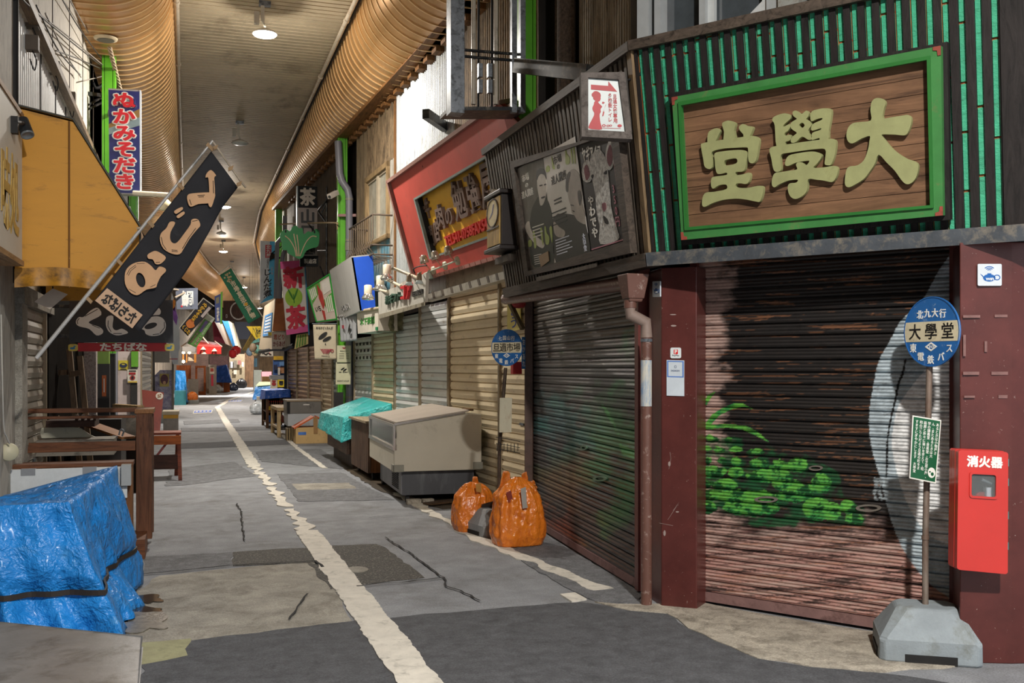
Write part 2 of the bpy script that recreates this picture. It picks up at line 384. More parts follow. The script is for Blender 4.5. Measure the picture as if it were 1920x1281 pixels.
def strip(center, width, m, name, label, wear=0, seed=1, step=.035):
    r = random.Random(seed); pts = []
    for a, b in zip(center, center[1:]):
        n = max(1, int((b-a).length/step))
        for k in range(n): pts.append((a.lerp(b, k/n), (b-a).normalized()))
    mb = MB(); cur = []
    def flush():
        if len(cur) > 2:
            L = [p for p, _ in cur]; R = [q for _, q in cur]
            mb.prism([[p+V(0, 0, .011) for p in L+R[::-1]]], (0, 0, -.0105))
        cur.clear()
    for (p, d) in pts:
        n = V(d.y, -d.x, 0); wv = wear(p.y) if callable(wear) else wear
        k = noise.noise(V(p.x*3, p.y*3.7, seed)); k2 = noise.noise(V(p.x*3, p.y*2.9, seed+9))
        hw = width/2
        l = hw*(1-wv*max(0, .6+1.3*k)); q = hw*(1-wv*max(0, .6+1.3*k2))
        l += r.uniform(-.005, .005)+.006*noise.noise(V(p.y*6, 1, seed)); q += r.uniform(-.005, .005)+.006*noise.noise(V(p.y*6, 5, seed))
        if l+q < .04: flush(); continue
        cur.append((p-n*l, p+n*q))
    flush()
    return struct(mb.build(name, m, org=(0, 0, 0)), label)
strip([V(1.085, 1.5, 0), V(1.07, 10, 0), V(.99, 16, 0), V(1.04, 30, 0), V(1.1, 41, 0), V(1.35, 43.5, 0), V(1.9, 50, 0), V(4.0, 66, 0), V(6.2, 88, 0)], .225, road_white, 'road_marking', 'white centre line painted along the street', lambda y: .10 if y < 9.6 else (.85 if y < 16 else .25), 3)
strip([V(2.74, 6.4, 0), V(2.5, 8.6, 0), V(2.47, 12.2, 0)], .2, road_white, 'road_marking', 'worn white edge line at the orange bags', .6, 5)
strip([V(2.0, 15.5, 0), V(2.0, 19.5, 0), V(2.1, 25, 0)], .12, road_white, 'road_marking', 'worn white edge line at the cardboard box', .4, 8)
patch([(1050, 1117), (1078, 1114), (1100, 1126), (1072, 1131)], road_white, 'road_marking', 'stray scrap of white paint before the dark shutter', .01, h=.012)
crackm = paint('#2f2e2d', .9)
for lab, px, wd in [('long crack in the right pavement', [(722, 1010), (770, 1040), (838, 1092), (833, 1102), (862, 1110), (900, 1130)], .012),
               ('short crack in the left pavement', [(443, 946), (452, 962), (455, 990), (459, 1016)], .012),
               ('crack in the stained concrete', [(574, 1117), (560, 1140), (542, 1165)], .012),
               ('joint across the right pavement', [(690, 973), (800, 963), (838, 957)], .008),
               ('joint at the gravel square', [(670, 1102), (800, 1090), (835, 1086)], .02),
               ('joint of the trench strip', [(265, 1080), (437, 1063), (590, 1054), (605, 1066)], .02)]:
    mb = MB(); g = [GZ(u, v) for u, v in px]
    pts = []
    for a, b in zip(g, g[1:]):
        n = max(1, int((b-a).length/.07)); pts += [a.lerp(b, k/n)+V(rnd.uniform(-.01, .01), rnd.uniform(-.015, .015), 0) for k in range(n)]
    mb.tube(pts+[g[-1]], [wd*rnd.uniform(.35, .8) for _ in range(len(pts)+1)], 4)
    mb.v = [V(v.x, v.y, .0135+v.z*.05) for v in mb.v]
    struct(mb.build('pavement_crack', crackm, org=(0, 0, 0)), lab)
blue_road = paint('#2f62c4', .7)
for lab, q in (('nearer blue and white road sign painted on the ground', [(361, 776.5), (397, 775), (399, 769), (364, 770)]), ('farther blue and white road sign painted on the ground', [(425, 754), (452, 754), (456, 750.5), (430, 750.5)])):
    t = thing('road_sign_painting', lab, 'road marking', GZ(*q[0]))
    Q = Quad(*[GZ(u, v) for u, v in q])
    mb = MB(); mb.qbox(Q, 0, 0, 1, 1, .001, .012); mb.build('border', road_white, t)
    mb = MB(); mb.qbox(Q, .05, .18, .95, .85, .012, .016); mb.build('blue_field', blue_road, t)
    mb = MB(); [mb.qbox(Q, .12+.2*k, .35, .12+.2*k+.12, .65, .016, .02) for k in range(4)]; mb.build('pictogram', road_white, t)

# ------------------------------------------------------------------ arcade ceiling
def sweep(prof_fn, s_list, m, name, label, smooth=False):
    """prof_fn(k) -> list of (offset, z) for sample k; all the same length"""
    mb = MB(); mb.smooth = smooth; rows = []
    for k, s in enumerate(s_list):
        p, n = path_at(s); rows.append([V(p.x+n.x*o, p.y+n.y*o, z) for (o, z) in prof_fn(k)])
    m_ = len(rows[0]); vs = [v for r in rows for v in r]
    fs = [(i*m_+j, (i+1)*m_+j, (i+1)*m_+j+1, i*m_+j+1) for i in range(len(rows)-1) for j in range(m_-1)]
    mb.add(vs, fs); return struct(mb.build(name, m, org=(0, 0, 0)), label)
ss, zz = [], []
n = int(96/.15)
for k in range(n):
    s = k*.15
    ss += [s, s+.118, s+.119, s+.149]; zz += [0, 0, .022, .022]
sweep(lambda k: [(-1.24, 6.66+zz[k]), (-.6, 6.66+zz[k]), (0, 6.66+zz[k]), (.6, 6.66+zz[k]), (1.3, 6.66+zz[k])], ss, ceil_m, 'ceiling', 'beige slatted metal ceiling of the arcade')
mb = MB(); mb.hexa([V(x, y, z) for z in (6.75, 6.85) for (x, y) in ((-3, -6), (5, -6), (10, 95), (-3, 95))]); struct(mb.build('ceiling', dark_void, org=(0, 0, 0)), 'dark roof deck above the slats')
for sgn, side, inner, wall in ((-1, 'left', 1.22, 2.42), (1, 'right', 1.28, 2.62)):
    mb = MB(); nseg = 16; c_ = inner+.8
    def arc(s, q):
        p, nn = path_at(s); o = [(sgn*(c_-q*math.cos(a)), 6.66-q*math.sin(a)) for a in (math.pi/2*i/nseg for i in range(nseg+1))]+[(sgn*wall, 6.66-q)]
        return [V(p.x+nn.x*x, p.y+nn.y*x, z) for x, z in o]
    m_ = nseg+2; mi = []
    for k in range(int(96/.25)):
        s0 = k*.25
        for sa, sb, q, sm in ((s0, s0+.230, .8, True), (s0+.230, s0+.25, .814, False)):
            mb.smooth = True; r0, r1 = arc(sa, q), arc(sb, q); fs = [(j, m_+j, m_+j+1, j+1) for j in range(m_-1)]
            mb.add(r0+r1, fs); mi += [0 if sm else 1]*len(fs)
        r0 = arc(s0+.230, .8); r1 = arc(s0+.230, .814); mb.smooth = False; mb.add(r0+r1, fs); mi += [1]*len(fs)
    o = struct(mb.build('trim_1' if sgn < 0 else 'trim_2', soffit_m, org=(0, 0, 0)), 'bronze ribbed rounded soffit along the %s of the ceiling' % side)
    o.data.materials.append(soffit_lip); o.data.polygons.foreach_set('material_index', mi)
    t = thing('conduit_pipe', 'long pale conduit along the ceiling edge on the side of the %s' % ('navy vertical sign' if sgn < 0 else 'white corrugated wall'), 'pipe', (sgn*1.15+1.02, 0, 6.55))
    mb = MB(); pts = []
    for s in np.arange(1, 64, 1.5):
        p, nn = path_at(float(s)); pts.append(V(p.x+nn.x*sgn*1.17, p.y+nn.y*sgn*1.17, 6.60))
    mb.tube(pts, .035, 8); mb.build('pipe', white_pipe, t)
    mb = MB()
    for q in pts[1::2]: mb.tube([q-V(0, .05, 0), q+V(0, .05, 0)], .046, 8)
    mb.build('pipe_joint', white_pipe, t)
    mb = MB(); mb.tube([q+V(sgn*.07, 0, .03) for q in pts], .02, 6); mb.build('cable', dark_rub, t)

# lamps hanging from the ceiling
def arcade_lamp(loc, lit, label):
    t = thing('arcade_lamp', label, 'lamp', loc, 'lamps hanging under the arcade ceiling')
    x, y, z = loc
    mb = MB(); mb.box((x, y, 6.63), (.16, .1, .06)); mb.build('mount', dusty_steel, t)
    mb = MB(); mb.bar((x-.03, y, 6.62), (x-.03, y, z+.16), .03, .05); mb.bar((x-.03, y, z+.17), (x+.02, y, z+.06), .025); mb.build('arm', paint('#c9c4b8', .5), t)
    mb = MB(); mb.box((x-.11, y, 6.42), (.07, .09, .16)); mb.build('ballast_box', paint('#b9b4aa', .5), t)
    mb = MB(); mb.lathe([(.02, .08), (.06, .06), (.15, .02), (.175, -.01), (.165, -.015)], (x, y, z)); mb.build('shade', paint('#d9d6cc', .4), t)
    mb = MB(); mb.lathe([(.16, -.012), (.15, -.03), (.09, -.05), (0, -.055)], (x, y, z)); mb.build('diffuser', emit('lamp_glow', (1, .97, .9), 40) if lit else paint('#cfd3cf', .25), t)
    return t
arcade_lamp((1.02, 14.3, 6.22), True, 'big lit round lamp hanging above the navy vertical sign')
arcade_lamp((1.02, 21.4, 6.22), False, 'unlit round lamp on the dark stretch of ceiling')
arcade_lamp((1.02, 30.0, 6.22), True, 'lit lamp glaring at the edge of the black flag')
arcade_lamp((1.1, 36.0, 6.22), False, 'small unlit lamp behind the black flag and the second glare')
arcade_lamp((1.35, 41.5, 6.22), True, 'small lit lamp deep down the arcade')
arcade_lamp((2.0, 49.5, 6.22), False, 'tiny unlit lamp above the green banner')
arcade_lamp((3.0, 58, 6.1), True, 'lit lamp added behind the green banner to light the far arcade')  # fixture added to house an added far light
arcade_lamp((5.2, 78, 6.1), True, 'lit lamp added to light the end of the arcade')  # fixture added where the farthest added light hangs
arcade_lamp((1.5, -.5, 5.75+.02), True, 'lit lamp overhead behind the viewpoint')
t = thing('soffit_downlight', 'round flat downlight in the bronze soffit above the green column', 'lamp', P(203, 70, 13.4))  # round downlight set into the soffit
c = V(*(-1.02+0, 14.0, 5.84)); mb = MB(); mb.lathe([(0, -.02), (.10, -.02), (.14, -.012), (.15, .01)], c); mb.build('rim', paint('#d8c9a8', .4), t)
mb = MB(); mb.lathe([(0, -.026), (.105, -.024)], c); mb.build('grille', paint('#77726a', .6), t)

# ------------------------------------------------------------------ walls
def corr(p0, p1, z0, z1, m, name, label, pitch=.076, amp=.009, nz=1, back=True, kind=True):
    p0, p1 = V(*p0), V(*p1); d = (p1-p0); L = d.length; d /= L; nrm = V(d.y, -d.x)
    n = int(L/pitch*8); mb = MB(); mb.smooth = True
    mb.grid(lambda a, b: V(*(p0+d*(a*L)+nrm*(amp*math.sin(a*L/pitch*2*math.pi))), z0+(z1-z0)*b), n, nz)
    o = mb.build(name, m, org=(p0.x, p0.y, z0))
    return struct(o, label) if kind else o
WRn = V(-1, -.0515, 0).normalized()
def WRx(y): return 3.45-.0515*(y-9.3)
def WR(off=0): return Pl(V(3.45, 9.3, 0)+WRn*off, WRn)
def wr(y, off=0): return V(WRx(y), y)+V(WRn.x, WRn.y)*off
def wallbox(y0, y1, z0, z1, d0, d1, mb):
    a, b = wr(y0, d1), wr(y1, d1); c, e = wr(y1, d0), wr(y0, d0)
    mb.hexa([V(q.x, q.y, z) for z in (z0, z1) for q in (a, b, c, e)])
mb = MB(); wallbox(9.2, 27.1, 0, 6.7, -.35, -.06, mb); struct(mb.build('wall_right', dark_void, org=(3.4, 9.2, 0)), 'dark backing of the right shop row')
corr(wr(12.5), wr(9.2), 2.6, 5.86, corr_brown, 'wall_right', 'rusty brown corrugated wall behind the empty sign frame')
corr(wr(15.5), wr(12.55), 2.6, 5.86, corr_white, 'wall_right', 'bright white corrugated wall above the meat shop sign', .076, .014)
mb = MB(); wallbox(15.5, 15.58, 2.6, 5.86, 0, .03, mb); struct(mb.build('trim_3', paint('#7a5430', .6, .3), org=(3, 15, 0)))
corr(wr(17.6), wr(15.65), 4.9, 5.86, corr_brown, 'wall_right', 'brown ribbed wall above the balcony window', .11)
corr(wr(18.5), wr(17.65), 2.6, 5.86, mat('boards_brown', hx('#8d7a60'), .8, 0, .35, 4, dirt=.5, dirtcol=hx('#4a3b2b'), ds=4, stretch=(2, 2, .4)), 'wall_right', 'weathered brown board wall beside the balcony', .3, .01)
corr(wr(15.95), wr(15.65), 2.6, 4.9, board_grey, 'wall_right', 'grey strip of wall right of the balcony', .2, .004)
mb = MB(); wallbox(15.95, 17.65, 2.6, 3.65, -.05, 0, mb); struct(mb.build('wall_right', mat('peeling_blue', hx('#5f93a8'), .7, 0, .2, 3, dirt=.55, dirtcol=hx('#a99a86'), ds=2.5), org=(3, 15, 2.6)), 'peeling blue panel below the balcony')
corr(wr(26), wr(19.4), 2.6, 5.86, mat('boards_dark', hx('#5d4f40'), .8, 0, .4, 4, dirt=.5, dirtcol=hx('#2a231b'), ds=4, stretch=(2, 2, .4)), 'wall_right', 'dark brown ribbed wall behind the tea shop signs', .14)
corr(wr(29), wr(26), 2.5, 5.86, board_grey, 'wall_right', 'grey wall high above the farthest right shutters', .2)
mb = MB()
for y in np.arange(9.6, 26, .42): wallbox(y, y+.2, 5.78, 5.86, 0, .12, mb)
wallbox(9.2, 28, 5.86, 5.93, 0, .3, mb)
struct(mb.build('trim_4', wood('eave_wood', hx('#8d6238'), hx('#3d2815'), 'y'), org=(3, 9, 5.7)), 'row of brown eave brackets under the right soffit')
# upper window with balcony rail
def qwall(y_far, y_near, z0, z1, off=0):
    a, b = wr(y_far, off), wr(y_near, off); return Quad((a.x, a.y, z0), (b.x, b.y, z0), (b.x, b.y, z1), (a.x, a.y, z1))
t = thing('window_1', 'old sliding window above the balcony rail', 'window', (WRx(16.6), 16.6, 3.65)); t['kind'] = 'structure'
Q = qwall(17.6, 15.95, 3.65, 4.9)
mb = MB(); [mb.qbox(Q, a, b, c, d, -.06, .05) for a, b, c, d in ((0, 0, .05, 1), (.95, 0, 1, 1), (0, .93, 1, 1), (0, 0, 1, .06))]; mb.build('window_frame', wood('win_wood', hx('#a98e68'), hx('#5c4327'), 'z'), t)
mb = MB(); [mb.qbox(Q, a, .06, a+.035, .93, -.03, .02) for a in (.47, .51)]; [mb.qbox(Q, .05, b, .95, b+.03, -.03, .01) for b in (.06, .9)]; mb.build('sash', paint('#b9ab95', .5), t)
mb = MB(); mb.qbox(Q, .05, .06, .95, .93, -.03, -.015); mb.build('pane', mat('frosted_pane', hx('#a9a79a'), .18, 0, .35, 3, bump=.5, bs=40), t)
t = thing('balcony_railing', 'rusty curved iron balcony railing under the old window', 'railing', (WRx(16.6)-.3, 16.6, 3.3))
mb = MB()
for z in (3.98, 3.5, 3.35):
    a, b = wr(17.5, .34), wr(15.7, .34); mb.tube([V(*wr(17.5, .02), z), V(*a, z), V(*b, z), V(*wr(15.7, .02), z)], .016, 6)
mb.build('rail', paint('#5a4c3f', .7, .3, dirt=.4), t)
mb = MB()
for k in range(12):
    y = 17.5-1.8*k/11; a = wr(y, .34); c = wr(y, .40); d = wr(y, .03)
    mb.tube([V(*a, 3.98), V(*a, 3.6), V(*c, 3.45), V(*wr(y, .3), 3.32), V(*d, 3.3)], .009, 5)
mb.build('baluster', paint('#655648', .7, .3), t)

def column(x, y, z1, label, w=.18, z0=0):
    mb = MB(); zc = (z0+z1)/2; hh = z1-z0; mb.box((x, y, zc), (w*.55, w, hh)); mb.box((x-w*.4, y, zc), (.012+w*.1, w*1.0, hh)); mb.box((x+w*.4, y, zc), (.012+w*.1, w*1.0, hh))
    o = mb.build('steel_column', green_steel, org=(x, y, 0)); o['kind'] = 'structure'; o['label'] = label; return o
column(-1.04, 14.9, 5.86, 'bright green steel column behind the vertical blue sign', z0=1.75)
column(-1.04, 21.5, 5.86, 'second green steel column behind the first on the left', z0=1.75)
for y in (14.9, 21.5): mb = MB(); mb.box((-1.04, y, .87), (.16, .17, 1.75)); struct(mb.build('pillar', dark_rub), 'black guarded foot of a green steel column')
column(3.17, 9.35, 5.86, 'bright green steel column above the poster fascia', z0=2.4)
column(2.76, 18.85, 5.86, 'green steel column beside the grey downpipe')

# left wall
LX = -1.33
mb = MB(); mb.box((LX-.25, 14, 3.4), (.3, 41, 6.8)); struct(mb.build('wall_left', dark_void, org=(LX, 9, 0)), 'dark backing of the left shop row')
corr((LX, 8.6), (LX, 14.2), 2.1, 4.5, mat('corrugated_pale', hx('#e3e6e6'), .5, .05, .12, 3, dirt=.22, dirtcol=hx('#6d6a62'), ds=9, stretch=(3, 3, .35), speck=.25), 'wall_left', 'whitish corrugated wall above the orange awning', .11, .011)
for k, y in enumerate((8.62, 10.3, 11.4, 12.3, 13.1)):
    mb = MB(); mb.box((LX+.002, y, 3.5), (.03, .045, 2.4)); struct(mb.build('trim_5', dark_rub), 'dark joint strip in the left corrugated wall')
mb = MB(); mb.box((LX, 13, 5.25), (.08, 14, 1.5)); struct(mb.build('wall_left', mat('pale_board', hx('#c4beb2'), .75, 0, .2, 4, dirt=.4, dirtcol=hx('#7a7164'), ds=4, stretch=(2, 2, .5), speck=.2), org=(LX, 13, 4.5)), 'grey weathered upper wall under the left soffit')
mb = MB(); [mb.box((LX+.042, y, 5.25), (.012, .02, 1.5)) for y in np.arange(6.4, 20, 1.5)]; struct(mb.build('trim_6', grey_wood), 'thin battens on the left upper wall')
mb = MB(); mb.box((LX+.08, 12.5, 4.52), (.08, 12, .075)); struct(mb.build('trim_7', wood('beam_wood', hx('#7d6a55'), hx('#3b2e22'), 'y')), 'long wooden beam carrying wires on the left wall')
mb = MB(); mb.box((LX, 7.2, 3.4), (.12, 2.7, 6.8)); struct(mb.build('wall_left', board_grey, org=(LX, 7.2, 0)), 'old timber wall behind the cream sign')
mb = MB(); mb.tube([(LX+.06, 8.45, 2.2), (LX+.06, 8.45, 5.8)], .035, 10); tag(mb.build('drain_pipe', dark_rub), 'black vertical drain pipe beside the white corrugated wall', 'pipe')
mb = MB(); mb.box((LX+.01, 19.5, 3.9), (.06, 9, 3.9)); struct(mb.build('wall_left', board_grey, org=(LX, 19, 2)), 'grey upper wall beyond the first green column')
# ------------------------------------------------------------------ corner shop
A0, A1 = V(2.97, 6.29), V(3.23, 9.28); B0, B1 = V(3.21, 5.88), V(4.08, 4.57)
nA = V(-(A1-A0).y, (A1-A0).x).normalized(); nB = V((B1-B0).y, -(B1-B0).x).normalized()
nA3, nB3 = V(*nA, 0), V(*nB, 0)
def pip(poly, X, Y):
    inside = np.zeros(X.shape, bool); n = len(poly); j = n-1
    for i in range(n):
        xi, yi = poly[i]; xj, yj = poly[j]
        c = ((yi > Y) != (yj > Y)) & (X < (xj-xi)*(Y-yi)/(yj-yi+1e-12)+xi); inside ^= c; j = i
    return inside
def project(pts):
    d = pts-np.array(CAMP); f = d@np.array(FW); return 960+FPX*(d@np.array(RT))/f, HORV-FPX*d[:, 2]/f
def slat_profile(z0, z1, pitch, ribs, amp):
    out = []; n = int(round((z1-z0)/pitch)); pitch = (z1-z0)/n
    for i in range(n):
        b = z0+i*pitch
        out += [(b, -.016), (b+pitch*.07, -.016), (b+pitch*.08, .003)]
        m = ribs*4
        for k in range(m+1):
            f = k/m; out.append((b+pitch*(.09+.84*f), amp*(.5-.5*math.cos(2*math.pi*ribs*f))+.001))
        out += [(b+pitch*.945, .004), (b+pitch*.955, -.016)]
    out.append((z1, -.016)); return out
def shutter(p0, p1, z0, z1, m, label, pitch=.075, ribs=1, amp=.006, paintfn=None, nseg=1, rail=None, railw=.06, handle=True, group=None, bar=None):
    p0, p1 = V(*p0[:2]), V(*p1[:2]); d = p1-p0; nn = V(d.y, -d.x).normalized()
    t = thing('roller_shutter', label, 'shutter', ((p0.x+p1.x)/2, (p0.y+p1.y)/2, z0), group)
    prof = slat_profile(z0+.06, z1, pitch, ribs, amp); mb = MB(); mb.smooth = False
    nv = len(prof)-1
    vs = [V(*(p0+d*(i/nseg)+nn*o), z) for (z, o) in prof for i in range(nseg+1)]
    fs = [(j*(nseg+1)+i, j*(nseg+1)+i+1, (j+1)*(nseg+1)+i+1, (j+1)*(nseg+1)+i) for j in range(nv) for i in range(nseg)]
    mb.add(vs, fs); col = None
    if paintfn is not None: col = paintfn(np.array([v[:] for v in vs]), np.array([i/nseg for _ in prof for i in range(nseg+1)]))
    mb.build('slat_curtain', m, t, col=col)
    Q = Quad(V(*p0, z0), V(*p1, z0), V(*p1, z1), V(*p0, z1)); ww = Q.w; hh = Q.h
    mb = MB(); mb.qbox(Q, 0, 0, 1, .06/hh, -.015, .012); mb.build('bottom_bar', bar or m if paintfn is None else bar, t)
    if rail:
        for a, b in ((-railw/ww, 0), (1, 1+railw/ww)):
            mb = MB(); mb.qbox(Q, a, 0, b, 1, -.05, .035); mb.build('guide_rail', rail, t)
    if handle:
        mb = MB(); mb.qbox(Q, .5-.06/ww, .36, .5+.06/ww, .36+.025/hh*1.0, .004, .014); mb.build('lift_handle', dusty_steel, t)
    return t, Q
# mural on the right shutter, painted slat by slat
def z8(p, s=3.202, ox=1290, oy=660): return [(x/s+ox, y/s+oy) for x, y in p]
G_OUT = catmull([(1792, 470), (1762, 505), (1727, 567), (1690, 600), (1669, 638), (1650, 672), (1640, 709), (1629, 787), (1637, 852), (1653, 904), (1669, 969), (1695, 1034), (1734, 1085), (1766, 1112), (1795, 1120), (1830, 1050), (1830, 470)], 4)
G_IN = catmull([(1795, 662), (1747, 683), (1725, 705), (1706, 729), (1685, 760), (1676, 794), (1672, 830), (1677, 866), (1695, 930), (1727, 988), (1766, 1017), (1795, 1012), (1830, 900), (1830, 700)], 4)
CRK = [(1697, 672), (1690, 700), (1682, 720), (1678, 745), (1672, 770), (1666, 800), (1662, 830), (1660, 896), (1664, 897), (1665, 830), (1669, 800), (1676, 770), (1682, 745), (1687, 720), (1695, 700), (1700, 674)]
LEAVES = [z8(p) for p in ([(60, 420), (85, 310), (120, 260), (165, 238), (130, 290), (100, 340), (70, 450)], [(95, 445), (140, 380), (200, 340), (270, 310), (330, 312), (400, 345), (330, 330), (260, 345), (190, 380), (130, 445)], [(60, 458), (150, 435), (250, 435), (350, 445), (420, 480), (490, 545), (400, 500), (330, 468), (230, 455), (110, 468)])]
BLOBS = [ell(x, y, a, b) for x, y, a, b in ((150, 525, 30, 22), (240, 530, 28, 22), (120, 585, 25, 15), (190, 590, 32, 20), (290, 590, 40, 18), (400, 600, 55, 18), (110, 650, 40, 20), (200, 650, 30, 22), (290, 660, 32, 25), (420, 670, 60, 30), (550, 690, 65, 40), (660, 680, 65, 45), (140, 720, 100, 38), (290, 725, 45, 38), (490, 745, 140, 42), (100, 790, 60, 28), (220, 800, 80, 35), (600, 800, 90, 40), (640, 860, 110, 45), (800, 790, 62, 58), (700, 830, 60, 40), (130, 860, 110, 40), (300, 870, 120, 45), (430, 880, 120, 45), (110, 930, 60, 38), (380, 935, 170, 50), (780, 945, 85, 72), (860, 960, 70, 58), (960, 930, 50, 42), (1000, 1005, 55, 30))]
BLOBS = [z8(b) for b in BLOBS]
def fbm(U, Vv, sx, sy, seed):
    out = np.zeros(U.shape)
    for i in range(len(U)): out[i] = noise.fractal(V(U[i]*sx, Vv[i]*sy, seed), .6, 2.1, 5)
    return out
def mural(pts, fr):
    U, Vv = project(pts); n = len(U)
    n1 = fbm(U, Vv, .012, .03, 1.3); n2 = fbm(U, Vv, .05, .06, 7.7); n3 = fbm(U, Vv, .008, .12, 4.1)
    U2 = U+n2*5; V2 = Vv+n2*4
    brown = np.array(hx('#b3998f')); black = np.array(hx('#2b2827')); rust = np.array(hx('#a8704c'))
    c = np.tile(brown, (n, 1))
    blk = np.clip((U2-1345+n1*30)/25, 0, 1)*np.clip((1035-V2+n1*60-(U2-1310)*.0)/60, 0, 1)
    blk = np.maximum(blk, np.clip((985-V2+n1*40)/40, 0, 1)*np.clip((U2-1318+n3*40)/30, 0, 1)*(Vv > 880))
    c = c*(1-blk[:, None])+black*blk[:, None]
    low = np.clip((Vv-960)/100, 0, 1)*(.5+.9*n3); low = np.clip(low, 0, .6)
    c = c*(1-low[:, None])+np.array(hx('#ab736a'))*low[:, None]
    st = np.clip((n3-.28)*4, 0, .8)*(Vv > 900); c = c*(1-st[:, None])+black*st[:, None]
    ru = np.clip((fbm(U, Vv, .006, .14, 11.)-.42)*4, 0, .4); c = c*(1-ru[:, None])+rust*ru[:, None]
    dg = np.array(hx('#1d5a35')); halo = np.clip((fbm(U, Vv, .02, .03, 3.3)+.25)*1.6, 0, .8)*(pip(z8([(60, 500), (420, 520), (700, 610), (900, 720), (930, 850), (1080, 960), (1060, 1040), (700, 1030), (500, 1060), (60, 1000)]), U2, V2))
    c = c*(1-halo[:, None])+dg*halo[:, None]
    g1, g2 = np.array(hx('#2f8546')), np.array(hx('#6fb84a'))
    for b in BLOBS:
        m = pip(b, U2*1.0, V2*1.0); cy = sum(y for _, y in b)/len(b); h = max(y for _, y in b)-cy
        k = np.clip(.5+(cy-Vv)/h*.5+n2*1.2, 0, 1)*.8
        col = g1*(1-k[:, None])+g2*k[:, None]; c[m] = col[m]
        dk = m & ((n2 < -.2) | (n1+n2*.5 < -.3)); c[dk] = c[dk]*.3+np.array(hx('#123a24'))*.3
    for b in LEAVES:
        m = pip(b, U, Vv); k = np.clip(.5+n2, 0, 1); col = g1*(1-k[:, None])+g2*k[:, None]; c[m] = col[m]
    m = pip(G_OUT, U, Vv); gk = np.clip(.9+.25*n2, .6, 1.15); c[m] = (np.array(hx('#b9c6cd'))*gk[:, None])[m]
    m = pip(G_IN, U, Vv); c[m] = (np.array(hx('#f2f3f3'))*gk[:, None])[m]
    m = pip(CRK, U, Vv); c[m] = np.array(hx('#161616'))
    for k in range(3):
        m = pip([(1641+k*9, 898), (1648+k*9, 898), (1643+k*9, 938), (1638+k*9, 936)], U2, V2); c[m] = np.array(hx('#8e979b'))
    edge = (n2 > .42); c[edge & (n3 > .1)] *= .75
    return np.concatenate([np.clip(c, .004, 1), np.ones((n, 1))], 1)
mur_m = mat('mural_paint', (1, 1, 1), .42, .15, .18, 9, dirt=.18, dirtcol=hx('#3a2e29'), ds=7, stretch=(1, 1, 3), attr=True)
rust_bar = mat('rust_bar', hx('#8a6a66'), .6, .2, .2, 5, dirt=.4, dirtcol=hx('#4a302c'), ds=6)
sB, QB = shutter(B0, B1, .02, 2.36, mur_m, 'wide corner shutter painted with green bushes and a pale grey figure', .0755, 3, .007, mural, 230, brown_steel, .05, False, bar=rust_bar)
for (u, v, a, b) in ((1436, 937, 22, 6), (1628, 953, 24, 7), (1529, 878, 13, 5)):
    mb = MB(); pl = Pl(QB.c[0], QB.n); mb.pxp(pl, ell(u, v, a, b), .012, .004, holes=[ell(u, v, a*.72, b*.5)]); mb.build('lock_plate', paint('#6d665e', .45, .3), sB)
def mural2(pts, fr):
    U, Vv = project(pts); n = len(U)
    n1 = fbm(U, Vv, .012, .012, 21.); n2 = fbm(U, Vv, .03, .05, 17.); n3 = fbm(U, Vv, .02, .2, 14.)
    k = np.clip((690-Vv)/140, 0, 1)
    c = np.array(hx('#6e6150'))*k[:, None]+np.array(hx('#4c4b4b'))*(1-k[:, None])
    def blend(c, m, col): return c*(1-m[:, None])+np.array(hx(col))*m[:, None]
    c = blend(c, np.clip((n3-.1)*2, 0, .7), '#2c2724')
    c = blend(c, np.clip(1.2-np.hypot((U-1130)/90, (Vv-850)/130)+n1, 0, .75), '#2f7d45')
    c = blend(c, np.clip(1.0-np.hypot((U-1060)/70, (Vv-800)/70)+n1, 0, .6), '#2f6f78')
    c = blend(c, np.clip(1.0-np.hypot((U-1070)/60, (Vv-920)/70)+n1, 0, .75), '#7c5236')
    c = blend(c, np.clip(1.0-np.hypot((U-1040)/60, (Vv-990)/50)+n1, 0, .75), '#9a4f38')
    for b in ([(1125, 755), (1140, 770), (1160, 815), (1150, 800)], [(1160, 830), (1200, 850), (1205, 870), (1165, 850)]):
        m = pip(b, U+n2*4, Vv+n2*4); c[m] = np.array(hx('#52a35a'))
    return np.concatenate([np.clip(c, .004, 1), np.ones((n, 1))], 1)
sA, QA = shutter(A1, A0, .02, 2.36, mur_m, 'dark striped street side shutter with faded green and orange paint', .0745, 2, .006, mural2, 70, brown_steel, .07, False, bar=rust_bar)
for (u, v, a, b) in ((1094, 840, 6, 4), (1124, 898, 13, 5)):
    mb = MB(); mb.pxp(Pl(QA.c[0], QA.n), ell(u, v, a, b), .012, .004, holes=[ell(u, v, a*.6, b*.5)]); mb.build('lock_plate', paint('#5f7f66', .45, .3), sA)
# posts
def pillar(plan, z0, z1, m, label, name='pillar'):
    mb = MB(); n = len(plan); mb.add([V(x, y, z) for z in (z0, z1) for (x, y) in plan], [tuple(range(n-1, -1, -1)), tuple(range(n, 2*n))]+[(i, (i+1) % n, (i+1) % n+n, i+n) for i in range(n)])
    return struct(mb.build(name, m, bevel=.006), label)
pillar([(2.925, 5.86), (3.10, 5.71), (3.27, 5.87), (3.10, 6.20), (3.03, 6.28), (2.955, 6.1)], 0, 2.20, brown_scuff, 'dark red brown steel pillar at the shop corner with payment stickers')
pillar([(3.86, 4.26), (4.10, 4.155), (4.32, 4.10), (4.5, 4.5), (4.13, 4.63)], 0, 2.21, brown_scuff, 'dark red brown pillar carrying the fire extinguisher box')
pillar([(3.13, 9.24), (3.21, 9.22), (3.36, 9.4), (3.26, 9.48)], 0, 2.3, mat('post_brown', hx('#5a443a'), .5, .1, .3, 4, dirt=.3), 'narrow brown post between dark and beige shutters')
